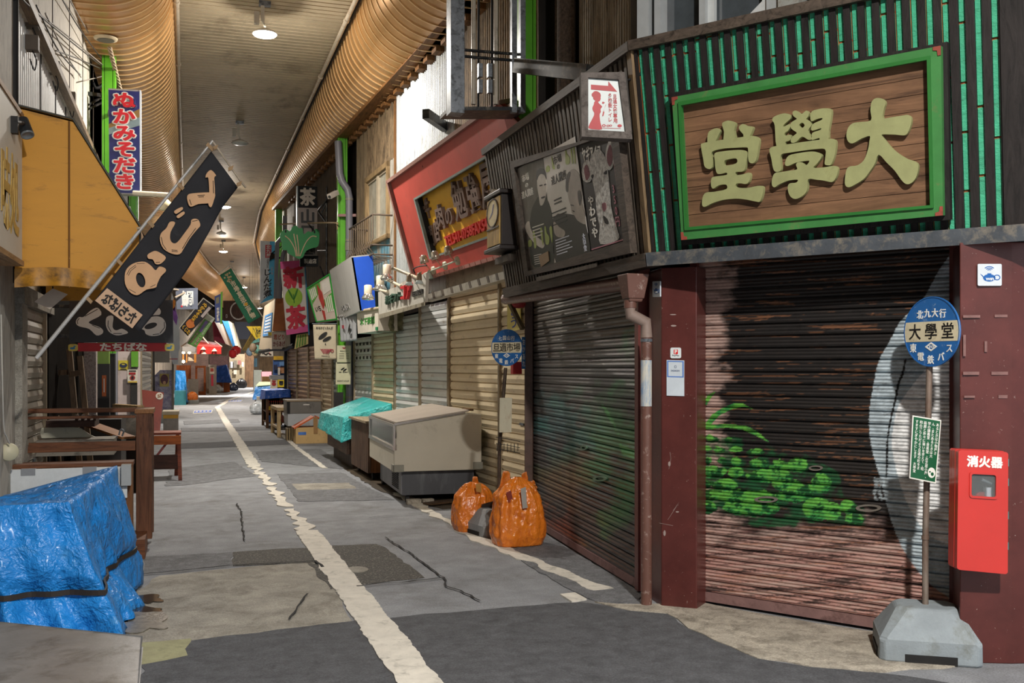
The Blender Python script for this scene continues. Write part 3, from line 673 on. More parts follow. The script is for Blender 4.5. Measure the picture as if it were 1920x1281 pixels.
mb = MB(); mb.hexa([V(x, y, z) for z in (0, 2.4) for (x, y) in ((3.2, 6.3), (4.3, 4.75), (5.5, 5.6), (3.6, 9.3))]); struct(mb.build('wall_corner', dark_void), 'dark inside of the corner shop')
mb = MB(); mb.hexa([V(x, y, z) for z in (0, 2.2) for (x, y) in ((4.30, 4.13), (7.5, 3.15), (7.6, 3.6), (4.45, 4.5))]); struct(mb.build('wall_corner', brown_scuff), 'brown steel front continuing past the fire extinguisher pillar')
mb = MB(); mb.hexa([V(x, y, z) for z in (2.2, 6.6) for (x, y) in ((4.22, 4.24), (7.5, 3.2), (7.6, 3.65), (4.5, 4.6))]); struct(mb.build('wall_corner', black_wood), 'dark boarded upper front past the slatted fascia')
# fascia boards
FA = Quad((2.83, 8.80, 2.25), (2.833, 5.79, 2.25), (2.678, 5.74, 3.57), (2.672, 9.00, 3.57))
FB = Quad((2.833, 5.79, 2.25), (4.04, 4.12, 2.25), (3.914, 4.029, 3.57), (2.678, 5.74, 3.57))
t = thing('slatted_fascia', 'green boarded corner fascia with black vertical slats around the big sign', 'fascia', (3.4, 4.95, 2.25))
mb = MB(); mb.qbox(FB, 0, 0, 1, 1, -.12, -.012); mb.build('backing_board', wood('peeled_wood', hx('#a8643c'), hx('#5c3018'), 'z'), t)
greenp = mat('green_paint', hx('#43b088'), .5, 0, .2, 5, dirt=.2, dirtcol=hx('#2a6b52'), ds=9, bump=.8, bs=25, stretch=(1, 1, 3))
mb = MB(); NS = 27; r2 = random.Random(8)
for k in range(NS):
    a = (k+.0)/NS; b = 0
    while b < 1:
        e = min(1, b+r2.uniform(.16, .42)); mb.qbox(FB, a+.012, b+.004, a+1/NS+.008, e-.006, -.012, -.002+r2.uniform(-.003, .003)); b = e
mb.build('green_board', greenp, t)
mb = MB()
for k in range(NS+1):
    a = (k-.24)/NS; w = .47/NS
    if k > 23: w = .55/NS
    o = r2.uniform(-.002, .003); mb.qbox(FB, max(0, a), 0.03, min(1, a+w), .985+r2.uniform(-.004, .006), 0, .016+o)
mb.build('slat', black_wood, t)
mb = MB(); mb.qbox(FB, -.01, .985, 1, 1.03, -.12, .05); mb.build('top_rail', rail_wood, t)
mb = MB(); mb.qbox(FB, -.01, -.035, 1.07, .03, -.2, .06); mb.build('bottom_rail', mat('rail_slate', hx('#4b5056'), .6, .1, .3, 8, dirt=.4, dirtcol=hx('#8a8172'), ds=14), t)
mb = MB(); mb.qbox(FB, .995, -.02, 1.06, 1.1, -.2, .03); mb.build('end_post', black_wood, t)
mb = MB(); mb.qbox(FB, 1.065, .02, 1.08, .45, -.2, .02); mb.build('end_trim', paint('#c02a35', .5), t)
t = thing('slatted_fascia', 'weathered grey and black slatted fascia holding the posters', 'fascia', (2.75, 7.3, 2.25))
mb = MB(); mb.qbox(FA, 0, 0, 1, 1, -.12, -.004); mb.build('backing_board', black_wood, t)
mb = MB(); NA = 44
for k in range(NA):
    a = k/NA; mb.qbox(FA, a, .02, a+.55/NA, .985+r2.uniform(-.004, .006), -.004, .018+r2.uniform(-.003, .004))
mb.build('slat', grey_wood, t)
mb = MB(); mb.qbox(FA, 0, .985, 1, 1.03, -.12, .05); mb.qbox(FA, 0, .84, 1, .875, .0, .045) if False else None; mb.build('top_rail', rail_wood, t)
mb = MB(); mb.qbox(FA, -.0, -.035, 1, .03, -.12, .06); mb.build('bottom_rail', rail_wood, t)
mb = MB(); mb.qbox(FA, 1-.02, 0, 1, 1, 0, .03); mb.build('corner_board', wood('ply', hx('#8a7355'), hx('#4a3823'), 'z'), t)
# big sign
PB_ = FB.pl()
t = thing('shop_signboard', 'large carved wooden signboard in a green frame reading 大學堂', 'sign', FB.at(.5, .2, .08))
mb = MB(); mb.pxp(PB_, [(1258, 450+10), (1258-4, 175), (1776, 78), (1782, 412), (1284-4, 460)][1:], .05, .02); mb.build('outer_board', black_wood, t)
Qs = QP(PB_, (1284, 450), (1772, 404), (1768, 88), (1266, 184), .075)
Qi = QP(PB_, (1293, 429), (1752, 388), (1746, 111), (1282, 197), .075)
gp = mat('frame_green', hx('#3f7f42'), .5, 0, .15, 6, dirt=.15, dirtcol=hx('#7b6a4a'), ds=9)
def framebars(mb, Qo, Qn, o0, o1):
    for i in range(4):
        j = (i+1) % 4; mb.hexa([p for o in (o0, o1) for p in (Qo.c[i]+Qo.n*o, Qo.c[j]+Qo.n*o, Qn.c[j]+Qn.n*o, Qn.c[i]+Qn.n*o)])
mb = MB(); framebars(mb, Qs, Qi, 0, .045); mb.build('frame', gp, t)
Qj = QP(PB_, (1291, 432), (1755, 390), (1749, 107), (1279, 193), .075)
mb = MB(); framebars(mb, Qj, Quad(*[Qi.at(a, b) for a, b in ((.006, .012), (.994, .012), (.994, .988), (.006, .988))]), .03, .058); mb.build('inner_moulding', paint('#2f7233', .45), t)
mb = MB(); y = 0
for k in range(9):
    mb.qbox(Qi, 0, k/9+.002, 1, (k+1)/9-.002, -.02, .004+.001*(k % 2))
mb.build('plank', wood('sign_planks', hx('#866349'), hx('#33221a'), 'x', .42, rz=.943), t)
LET = {'大': [([(1415, 130), (1440, 100), (1475, 95), (1510, 108), (1522, 135), (1508, 180), (1503, 245), (1560, 240), (1640, 228), (1690, 222), (1715, 245), (1710, 300), (1685, 360), (1655, 375), (1600, 370), (1540, 368), (1493, 370), (1510, 400), (1545, 445), (1600, 500), (1680, 550), (1740, 570), (1765, 595), (1765, 640), (1745, 700), (1710, 735), (1675, 740), (1640, 710), (1590, 640), (1530, 580), (1470, 520), (1440, 590), (1400, 650), (1360, 700), (1300, 740), (1245, 765), (1218, 745), (1218, 690), (1230, 630), (1255, 608), (1310, 600), (1360, 560), (1390, 480), (1400, 420), (1402, 380), (1340, 400), (1275, 435), (1240, 420), (1228, 375), (1240, 320), (1275, 285), (1330, 275), (1412, 262), (1408, 190)], [])],
 '學': [([(680, 240), (720, 220), (770, 210), (810, 225), (808, 250), (780, 275), (755, 300), (757, 312), (800, 290), (808, 310), (790, 340), (765, 358), (765, 378), (805, 370), (812, 395), (800, 415), (770, 425), (768, 450), (705, 465), (690, 300), (672, 265)], []),
       ([(970, 195), (1020, 178), (1075, 172), (1115, 185), (1110, 260), (1095, 340), (1090, 410), (1026, 420), (1025, 395), (970, 410), (968, 385), (975, 355), (1030, 335), (1035, 322), (970, 340), (965, 310), (985, 285), (1040, 260), (1045, 245), (1000, 255), (965, 270), (957, 230)], []),
       ([(825, 200), (850, 190), (890, 215), (925, 190), (945, 205), (940, 235), (925, 255), (955, 270), (965, 300), (940, 340), (960, 380), (965, 405), (940, 408), (895, 385), (850, 425), (815, 430), (812, 400), (835, 375), (855, 355), (815, 325), (810, 285), (840, 262), (855, 250), (830, 230)], [[(895, 280), (915, 300), (895, 320), (872, 300)]]),
       ([(650, 490), (665, 465), (720, 452), (800, 440), (900, 425), (1010, 410), (1085, 405), (1115, 400), (1145, 412), (1150, 450), (1140, 520), (1115, 590), (1090, 600), (1065, 590), (1070, 540), (1068, 480), (1000, 478), (900, 490), (800, 505), (738, 520), (735, 580), (738, 630), (720, 648), (690, 645), (675, 610), (665, 550)], []),
       ([(775, 555), (800, 525), (860, 510), (950, 497), (1000, 500), (1040, 520), (1035, 550), (1005, 590), (980, 618), (1060, 615), (1120, 605), (1155, 610), (1163, 640), (1150, 690), (1120, 725), (1060, 715), (1000, 708), (940, 705), (935, 770), (915, 815), (860, 850), (820, 845), (795, 810), (788, 760), (805, 735), (850, 730), (862, 708), (790, 715), (720, 745), (690, 765), (670, 750), (670, 705), (690, 660), (740, 650), (800, 640), (858, 630), (850, 600), (860, 580), (895, 578), (925, 600), (950, 570), (930, 566), (850, 580), (790, 605), (768, 595)], [])],
 '堂': [([(190, 360), (225, 330), (260, 322), (282, 340), (270, 370), (240, 425), (190, 440)], []), ([(295, 290), (320, 270), (350, 265), (395, 285), (385, 340), (390, 410), (310, 420), (310, 350)], []), ([(422, 310), (450, 290), (470, 300), (490, 305), (525, 312), (520, 345), (495, 395), (455, 400), (455, 370), (430, 340)], []),
       ([(137, 455), (150, 435), (220, 420), (320, 405), (430, 390), (510, 380), (550, 385), (573, 410), (565, 480), (550, 560), (525, 585), (498, 575), (490, 530), (490, 475), (470, 465), (400, 468), (300, 475), (218, 500), (222, 560), (220, 615), (195, 628), (165, 610), (155, 560)], []),
       ([(240, 510), (300, 495), (400, 485), (460, 488), (485, 510), (478, 560), (465, 630), (440, 648), (398, 650), (400, 672), (450, 668), (495, 655), (507, 680), (495, 725), (470, 740), (430, 735), (400, 740), (402, 765), (480, 770), (560, 755), (600, 760), (600, 810), (580, 870), (550, 872), (480, 858), (400, 850), (300, 860), (220, 885), (165, 912), (145, 895), (150, 840), (175, 805), (240, 798), (328, 778), (325, 745), (270, 750), (230, 775), (213, 755), (215, 700), (240, 685), (328, 672), (326, 655), (285, 665), (258, 660), (245, 620), (240, 560)], [[(312, 570), (330, 558), (400, 548), (402, 585), (315, 602)]])]}
let_m = mat('sign_letter', hx('#9a9c6c'), .5, 0, .12, 8, dirt=.12, dirtcol=hx('#7e7c4c'), ds=7)
for ch, polys in LET.items():
    mb = MB()
    for i, (o, hs) in enumerate(polys):
        mb.pxp(PB_, [(x/4+1280, y/4+160) for x, y in o], .03+.0006*i, .083, holes=[[(x/4+1280, y/4+160) for x, y in h] for h in hs], sm=3)
    mb.build('carved_letter', let_m, t)
brm = paint('#9a4a3c', .6, .2, dirt=.3)
for (a, b, sx, sy) in ((0, 0, 1, 1), (1, 0, -1, 1), (1, 1, -1, -1), (0, 1, 1, -1)):
    mb = MB(); mb.qp(Qs, [(a, b), (a+sx*.025, b), (a+sx*.025, b+sy*.02), (a+sx*.012, b+sy*.025), (a+sx*.01, b+sy*.055), (a, b+sy*.055)][::1 if sx*sy > 0 else -1], .045, .05); mb.build('corner_bracket', brm, t)
# poster case on the street side fascia
PA_ = FA.pl()
t = thing('poster_case', 'long weathered wooden case with three posters on the street side fascia', 'poster case', FA.at(.6, .1, .05))
Qc = QP(PA_, (990, 518), (1190, 474), (1166, 244), (961, 303), .05); Qd = QP(PA_, (996, 508), (1176, 452), (1152, 250), (970, 314), .05)
mb = MB(); framebars(mb, Qc, Qd, -.02, .03); mb.build('frame', rail_wood, t)
mb = MB(); mb.qbox(Qd, 0, 0, 1, 1, -.02, -.002); mb.build('back_board', black_wood, t)
mb = MB(); mb.hexa([PA_.px(u, v, o) for o in (.05, .085) for (u, v) in ((1006, 528), (1120, 500), (1119, 493), (1005, 520))]); mb.build('ledge_batten', grey_wood, t)
grey = lambda h: paint(h, .45, .25)
def zp(p): return [(x/3.768+900, y/3.768+240) for x, y in p]
Qp1 = QP(PA_, *zp([(345, 1020), (522, 985), (445, 190), (265, 290)]), off=.052); Qp2 = QP(PA_, *zp([(526, 983), (785, 905), (670, 60), (447, 188)]), off=.052); Qp3 = QP(PA_, *zp([(790, 865), (1030, 790), (935, 60), (700, 110)]), off=.052)
def on(pl, mbm, polys, d=.0016, off=.054, sm=3):
    for i, p in enumerate(polys): mbm.pxp(pl, zp(p), d, off+.0003*i, sm=sm)
po = thing('photo_poster', 'dark poster of a person in black kneading food under white lettering', 'poster', Qp1.at(.5, 0), 'market lecture posters in the wooden case')
mb = MB(); mb.qbox(Qp1, 0, 0, 1, 1, 0, .002); mb.build('sheet', paint('#6b6661', .3, .4), po)
mb = MB(); on(PA_, mb, [[(420, 480), (470, 500), (505, 600), (522, 760), (520, 960), (430, 980), (365, 960), (350, 760), (360, 600), (385, 530)]]); mb.build('clothing', paint('#2a2826', .35), po)
mb = MB(); on(PA_, mb, [[(405, 350), (420, 310), (450, 320), (468, 380), (470, 440), (460, 500), (445, 540), (425, 545), (415, 480), (405, 420)], [(320, 690), (345, 660), (370, 740), (450, 810), (440, 850), (380, 810), (330, 740)]], .0022); mb.build('face_and_arm', paint('#d6cfc4', .4, .2), po)
mb = MB(); on(PA_, mb, [[(402, 370), (398, 310), (425, 285), (455, 300), (468, 360), (455, 335), (430, 325), (412, 345)], [(420, 405), (440, 400), (440, 408), (422, 413)], [(452, 398), (466, 393), (466, 402), (453, 406)], [(433, 490), (455, 482), (457, 490), (436, 500)]], .0028); mb.build('hair_and_features', paint('#25211f', .5), po)
wht = paint('#e6e2d8', .4)
mb = MB(); mb.qtext('市場', Qp1, .14, .85, .42, .92, bold=.01, off0=.002, off1=.004); mb.qtext('の', Qp1, .25, .79, .35, .83, bold=.01, off0=.002, off1=.004); mb.qtext('達人講座', Qp1, .06, .70, .52, .77, bold=.01, off0=.002, off1=.004)
for k in range(4): mb.qbox(Qp1, .36, .40-k*.03, .36+(.45, .3, .38, .33)[k], .41-k*.03, .004, .006)
for k in range(5): mb.qbox(Qp1, .3, .14-k*.02, .3+(.3, .2, .38, .33, .25)[k], .146-k*.02, .004, .006)
mb.build('lettering', wht, po)
mb = MB(); on(PA_, mb, [[(340, 800), (360, 790), (365, 830), (345, 840)], [(372, 740), (385, 735), (398, 830), (385, 850), (378, 790)], [(425, 720), (437, 710), (447, 815), (440, 820)], [(455, 700), (465, 700), (470, 740), (488, 770), (485, 820), (465, 820), (458, 760)], [(490, 710), (507, 700), (511, 800), (505, 800)]], .003); mb.build('utensil_silhouettes', paint('#a9b866', .5), po)
po = thing('photo_poster', 'pale poster of an old grey haired person in profile, middle of the wooden case', 'poster', Qp2.at(.5, 0), 'market lecture posters in the wooden case')
mb = MB(); mb.qbox(Qp2, 0, 0, 1, 1, 0, .002); mb.build('sheet', paint('#e9e5de', .3, .1), po)
mb = MB(); on(PA_, mb, [[(515, 640), (640, 610), (700, 640), (745, 680), (780, 900), (700, 925), (540, 965)]]); mb.build('clothing', paint('#2c2826', .4), po)
mb = MB(); on(PA_, mb, [[(612, 400), (625, 320), (660, 290), (700, 330), (715, 420), (715, 520), (740, 610), (745, 680), (690, 655), (668, 620), (648, 600), (640, 550), (625, 500)], [(520, 660), (560, 700), (600, 730), (590, 770), (550, 770), (525, 740)]], .0022); mb.build('face_and_hand', paint('#b3a99e', .4, .25), po)
mb = MB(); on(PA_, mb, [[(606, 440), (608, 350), (628, 310), (640, 320), (625, 390), (622, 450)], [(640, 540), (660, 545), (662, 552), (642, 548)], [(690, 450), (708, 445), (716, 500), (705, 550), (694, 510)], [(650, 580), (668, 590), (660, 596)]], .0028); mb.build('hair_and_features', paint('#4d4742', .5), po)
mb = MB(); mb.qtext('市場', Qp2, .30, .86, .56, .93, bold=.01, off0=.002, off1=.004); mb.qtext('の', Qp2, .40, .81, .48, .85, bold=.01, off0=.002, off1=.004); mb.qtext('達人講座', Qp2, .18, .70, .64, .78, bold=.01, off0=.002, off1=.004)
for k in range(2): mb.qbox(Qp2, .2, .56-k*.03, .42, .572-k*.03, .003, .005)
for k in range(4): mb.qbox(Qp2, .1, .46-k*.035, .52, .47-k*.035, .003, .005)
mb.build('lettering', paint('#2b2825', .5), po)
mb = MB(); on(PA_, mb, [[(465, 280), (480, 265), (490, 280), (488, 305), (468, 312)], [(505, 200), (515, 240), (525, 290), (510, 280)], [(600, 130), (608, 130), (612, 180), (632, 210), (630, 250), (605, 255), (603, 190)], [(638, 140), (645, 140), (655, 240), (648, 245)], [(655, 125), (664, 120), (672, 240), (665, 240)]], .003); mb.build('utensil_silhouettes', paint('#a9b866', .5), po)
mb = MB(); mb.qtext('大學堂', Qp2, .86, .05, .93, .2, vert=True, bold=.02, off0=.003, off1=.006)
for k in range(6): mb.qbox(Qp2, .12, .22-k*.025, .12+(.4, .3, .45, .38, .45, .3)[k], .228-k*.025, .003, .005)
mb.build('caption', paint('#dfe2ee', .5), po)
po = thing('chalk_board', 'black chalk board with a white goat head and pink price beside the posters', 'chalk board', Qp3.at(.5, 0))
mb = MB(); mb.qbox(Qp3, 0, 0, 1, 1, 0, .004); mb.build('board', paint('#2c2826', .6, .3), po)
chalk = mat('chalk_white', hx('#e6e0d6'), .9, 0, .4, 30, dirt=.45, dirtcol=hx('#5a544e'), ds=34)
mb = MB(); on(PA_, mb, [[(785, 200), (830, 150), (870, 180), (895, 250), (905, 330), (915, 440), (925, 560), (945, 640), (970, 720), (975, 790), (850, 820), (845, 700), (825, 600), (815, 480), (800, 400), (785, 330), (775, 260)], [(885, 190), (905, 100), (925, 80), (940, 150), (945, 240), (925, 290), (900, 290)], [(720, 290), (745, 230), (775, 240), (790, 330), (780, 375), (750, 385), (725, 360)]], .002, .057); mb.build('chalk_goat', chalk, po)
mb = MB(); on(PA_, mb, [[(895, 200), (915, 120), (930, 150), (935, 230), (912, 270)], [(735, 290), (755, 260), (775, 330), (750, 370)], [(860, 540), (885, 530), (890, 570), (872, 590)]], .003, .058); mb.build('pink_chalk', mat('chalk_pink', hx('#8a5a60'), .9, 0, .4, 20), po)
mb = MB(); on(PA_, mb, [[(785, 335), (800, 330), (795, 355), (787, 352)], [(875, 315), (893, 300), (892, 325), (878, 328)], [(870, 620), (900, 650), (905, 680), (880, 670)]], .0036, .058); mb.build('dark_features', paint('#2a2523', .8), po)
mb = MB(); mb.qtext('ヤギアイス', Qp3, .08, .82, .66, .96, bold=.02, off0=.004, off1=.007); mb.qtext('やわでや', Qp3, .08, .1, .26, .5, vert=True, bold=.03, off0=.004, off1=.007); mb.build('white_lettering', wht, po)
mb = MB(); mb.qtext('350円', Qp3, .80, .14, .93, .56, vert=True, bold=.02, off0=.004, off1=.007)
mb.qbox(Qp3, .02, .0, .98, .012, .004, .007); mb.qbox(Qp3, .965, .0, .975, .98, .004, .007); mb.build('pink_lettering', paint('#cf8f9c', .7), po)
mb = MB(); on(PA_, mb, [[(415, 905), (480, 870), (487, 940), (430, 985)]], .004, .058, 0); tag(mb.build('paper_note', paint('#a38a6a', .7)), 'curled brown paper note stuck on the dark poster', 'note')
# ------------------------------------------------------------------ corner fittings
rustpole = mat('rusty_pole', hx('#8c7f74'), .6, .4, .3, 6, dirt=.55, dirtcol=hx('#6b4632'), ds=9, stretch=(1, 1, .4))
blue_en = mat('blue_enamel', hx('#2a69ad'), .35, .1, .12, 6, dirt=.12, dirtcol=hx('#9fb6c8'), ds=20, stretch=(1, 1, 1))
cream_en = mat('cream_enamel', hx('#d8cdae'), .45, 0, .12, 6, dirt=.25, dirtcol=hx('#9a8c6c'), ds=12)
black_ink = paint('#1f1d1c', .5); white_ink = paint('#ecebe4', .5)
def disc_faces(c, r, n_dir, lean=0):
    n = V(*n_dir).normalized(); x = V(0, 0, 1).cross(n).normalized(); y = n.cross(x)
    return Quad(c-x*r-y*r, c+x*r-y*r, c+x*r+y*r, c-x*r+y*r)
def circ_clip(y0, y1, n=24):
    """the slice of the unit disc (centre .5,.5) between two heights"""
    out = []
    a0, a1 = math.asin((y0-.5)*2), math.asin((y1-.5)*2)
    for i in range(n+1):
        a = a0+(a1-a0)*i/n; out.append((.5+.5*math.cos(a), .5+.5*math.sin(a)))
    for i in range(n+1):
        a = a1+(a0-a1)*i/n; out.append((.5-.5*math.cos(a), .5+.5*math.sin(a)))
    return out
def stop_disc(t, c, r, nd, top, mid, botm):
    Q = disc_faces(c, r, nd)
    mb = MB(); mb.qp(Q, ell(.5, .5, .5, .5, 48), -.008, .0); mb.qp(Q, ell(.5, .5, .5, .5, 48), .0, .003, holes=[ell(.5, .5, .485, .485, 48)]); d = mb.build('disc', blue_en, t)
    mb = MB(); mb.qp(Q, circ_clip(.36, .645), .0, .0015); mb.build('name_band', cream_en, d)
    mb = MB()
    n = len(mid); x0 = .06; wd = .88/n
    for i, ch in enumerate(mid): mb.qtext(ch, Q, x0+wd*(i+.5)-.115, .385, x0+wd*(i+.5)+.115, .62, vert=True, bold=.012, off0=.001, off1=.003)
    mb.build('name_lettering', black_ink, d)
    mb = MB()
    for i, ch in enumerate(top):
        x = .5+(i-(len(top)-1)/2)*.135; y = .74+.02*(1-abs(i-1.5)/1.5); mb.qtext(ch, Q, x-.06, y-.055, x+.06, y+.075, vert=True, bold=.015, off0=0, off1=.0025)
    for i, ch in enumerate(botm):
        a = math.radians(-145+108*i/(len(botm)-1)); x, y = .5+.40*math.cos(a), .5+.40*math.sin(a); k = (i-2)*.01
        mb.qtext(ch, Q, x-.06, y-.065, x+.06, y+.065, vert=True, bold=.015, off0=0, off1=.0025)
    mb.qp(Q, [(.5, .22), (.61, .285), (.5, .35), (.39, .285)], 0, .0025, holes=[[(.5, .245), (.57, .285), (.5, .325), (.43, .285)]]); mb.qtext('TO', Q, .455, .268, .545, .302, bold=.02, off0=0, off1=.0025)
    mb.build('white_lettering', white_ink, d)
    return Q
def stop_base(t, x, y, w, rz, m, h=.27):
    mb = MB(); c, s = math.cos(rz), math.sin(rz)
    def ring(hw, hd, z, ch): return [V(x+c*a-s*b, y+s*a+c*b, z) for a, b in ((-hw+ch, -hd), (hw-ch, -hd), (hw, -hd+ch), (hw, hd-ch), (hw-ch, hd), (-hw+ch, hd), (-hw, hd-ch), (-hw, -hd+ch))]
    R = [ring(w, w*.86, .0, .03), ring(w, w*.86, h*.42, .03), ring(w*.96, w*.82, h*.47, .03), ring(w*.64, w*.52, h*.94, .05), ring(w*.58, w*.46, h, .05)]
    vs = [p for r in R for p in r]; n = 8
    fs = [(k*n+i, k*n+(i+1) % n, (k+1)*n+(i+1) % n, (k+1)*n+i) for k in range(len(R)-1) for i in range(n)]+[tuple(range(n-1, -1, -1)), tuple((len(R)-1)*n+i for i in range(n))]
    mb.add(vs, fs); o = mb.build('base', m, t, bevel=.012)
    for (a, b, dx, dy) in ((0, -w*.865, w*.5, .004), (w*1.003, 0, .004, w*.45), (-w*1.003, 0, .004, w*.45)):
        mb2 = MB(); mb2.box((x+c*a-s*b, y+s*a+c*b, .026), (dx*2, dy*2, .045), rz); mb2.build('foot_recess', dark_rub, t)
# right bus stop
bp = GZ(1735, 1226); bx, by = bp.x, bp.y
t = thing('bus_stop_sign', 'round blue bus stop sign on a leaning pole before the mural shutter', 'bus stop sign', (bx, by, 0))
stop_base(t, bx, by, .255, math.radians(-33), mat('cast_concrete', hx('#8d969b'), .75, 0, .18, 5, dirt=.35, dirtcol=hx('#6d6f66'), ds=5, bump=.3))
tc = P(1746, 622, 5.36)
topp = P(1743, 690, 5.4)
mb = MB(); mb.tube([(bx, by, .24), (bx, by, .6), topp+V(0, 0, .04)], .0165, 14); mb.tube([(bx, by, .62), (bx, by, .64)], .02, 14); mb.build('pole', rustpole, t)
stop_disc(t, tc, .189, (-.99, -.107, 0), '北九大行', '大學堂', '東電鉄バス')
pl = Pl(P(1733, 840, 5.33), (-.35, -.93, -.02))
pq = [(1705, 897), (1755, 907), (1765, 788), (1711, 779)]
mb = MB(); mb.pxp(pl, pq, .004); o = mb.build('notice_panel', paint('#e4e2da', .3), t)
Q = QP(pl, *[(1707, 895), (1753, 904), (1763, 790), (1713, 781.5)], off=.004)
mb = MB(); mb.qbox(Q, 0, 0, 1, 1, 0, .0008); mb.build('green_face', paint('#1c5a3a', .3, dirt=.1), o)
mb = MB()
cols = ['あるときは小物屋さ', 'ん、またあるときは大', '学の講義室、音楽堂、お芝居小屋、', '画廊と折々に装いを変えて、昭', '和の薫りただよう旦過の町をま', 'すますにぎやかにします　大學堂']
for i, s in enumerate(cols):
    a1 = .97-.155*i; ln = len(s)/16*.93
    mb.qtext(s, Q, a1-.12, .96-ln, a1, .96, vert=True, bold=.01, off0=.0008, off1=.002)
mb.qp(Q, ell(.83, .14, .15, .085, 20), .0008, .002); mb.build('lettering', white_ink, o)
mb = MB(); mb.qp(Q, ell(.76, .15, .035, .014), .002, .003); mb.qp(Q, ell(.86, .12, .06, .03), .002, .003); mb.build('emblem_detail', paint('#1c5a3a', .3), o)
# far bus stop
sp = GZ(936, 1000); sx, sy = sp.x, sp.y
t = thing('bus_stop_sign', 'round blue bus stop sign behind the orange rubbish bags', 'bus stop sign', (sx, sy, 0))
stop_base(t, sx-.02, sy, .25, .2, mat('cast_grey', hx('#8b8d8e'), .75, 0, .18, 5, dirt=.4, dirtcol=hx('#66665f'), ds=5), .24)
zc = P(950, 652, 9.3)
mb = MB(); mb.tube([(sx, sy, .2), (sx, sy, .8), P(948, 690, 9.3)], .017, 12); mb.build('pole', mat('dark_pole', hx('#57483c'), .55, .4, .4, 8, dirt=.4, dirtcol=hx('#2a211b')), t)
stop_disc(t, zc, .172, (-.775, -.635, 0), '七国山行', '旦過市場', '東電鉄バス')
pl = Pl(P(948, 780, 9.24), (-.35, -.93, 0)); mb = MB(); mb.pxp(pl, [(936, 811), (959, 811), (960, 746), (937, 746)], .006); mb.build('blank_panel', mat('worn_panel', hx('#c4bda4'), .5, 0, .12, 5, dirt=.25, dirtcol=hx('#8a5a36'), ds=10, stretch=(1, 1, .4)), t)
mb = MB(); w0 = P(933, 835, 9.3)
for k in range(7):
    p = P(932+k*6.5, 832, 9.3); mb.tube([p, P(932+k*6.5, 846+(k % 2)*2, 9.25)], .003, 4)
for v in (824, 836, 846): mb.tube([P(930, v-4, 9.25), P(952, v-1, 9.2), P(975, v+4, 9.3)], .003, 4)
mb.build('wire_basket', dark_rub, t)
# fire extinguisher box
nP = V(.255, -.085); nPd = V(-.085*-1*-1, -.255).normalized(); nP3 = V(-.316, -.949, 0)
plE = Pl((3.85, 4.25, 0), (-.349, -.937, 0))
t = thing('fire_extinguisher_box', 'red wall box marked 消火器 on the brown corner pillar', 'fire extinguisher box', plE.px(1840, 1070, .02))
red_b = mat('red_box', hx('#c9342d'), .35, 0, .06, 3, coat=.3)
Qe = QP(plE, (1792, 1068), (1888, 1077), (1889, 847), (1795, 843), .115)
mb = MB(); ring = [(.0, .0), (1, 0), (1, 1), (0, 1)]
wn = [(.30, .60), (.75, .60), (.75, .83), (.30, .83)]
def rr(x0, y0, x1, y1, rx, ry, n=5):
    out = []
    for (cx, cy, a0) in ((x1-rx, y0+ry, -90), (x1-rx, y1-ry, 0), (x0+rx, y1-ry, 90), (x0+rx, y0+ry, 180)):
        for i in range(n+1):
            a = math.radians(a0+90*i/n); out.append((cx+rx*math.cos(a), cy+ry*math.sin(a)))
    return out
mb.qp(Qe, rr(0, 0, 1, 1, .05, .02), -.075, -.028); mb.qp(Qe, rr(0, 0, 1, 1, .05, .02), -.10, -.078); b = mb.build('box_body', red_b, t, bevel=.004)
mb = MB(); mb.qp(Qe, rr(.005, .003, .995, .997, .06, .022), -.03, .012, holes=[rr(.245, .615, .765, .815, .05, .02)]); d = mb.build('door', red_b, t, bevel=.008)
mb = MB(); mb.qp(Qe, rr(.225, .607, .785, .823, .06, .025), .012, .018, holes=[rr(.265, .625, .745, .805, .04, .018)]); mb.build('window_rim', red_b, d)
mb = MB(); mb.qbox(Qe, .24, .61, .77, .82, -.027, -.022); mb.build('window_back', dark_rub, d)
mb = MB(); mb.tube([Qe.at(.62, .62, -.01), Qe.at(.62, .70, -.01)], .022, 10); mb.tube([Qe.at(.5, .76, -.008), Qe.at(.7, .73, -.008)], .008, 6); mb.build('extinguisher_valve', paint('#9aa0a6', .3), d)
mb = MB(); mb.qp(Qe, ell(.54, .625, .16, .035), -.02, .0); mb.build('extinguisher_shoulder', paint('#b5281f', .3), d)
mb = MB(); mb.qbox(Qe, .26, .62, .75, .81, .006, .008); mb.build('pane', glass('clear_pane'), d)
mb = MB(); [mb.qtext(ch, Qe, .17+.24*i, .862, .17+.24*i+.23, .955, vert=True, bold=.045, off0=.011, off1=.0145) for i, ch in enumerate('消火器')]; mb.build('lettering', paint('#f3efe8', .4), d)
mb = MB(); [mb.qbox(Qe, .995, b0, 1.03, b0+.06, -.05, .0) for b0 in (.2, .45, .72, .88)]; mb.build('latch', paint('#2f8a8a', .5), t)
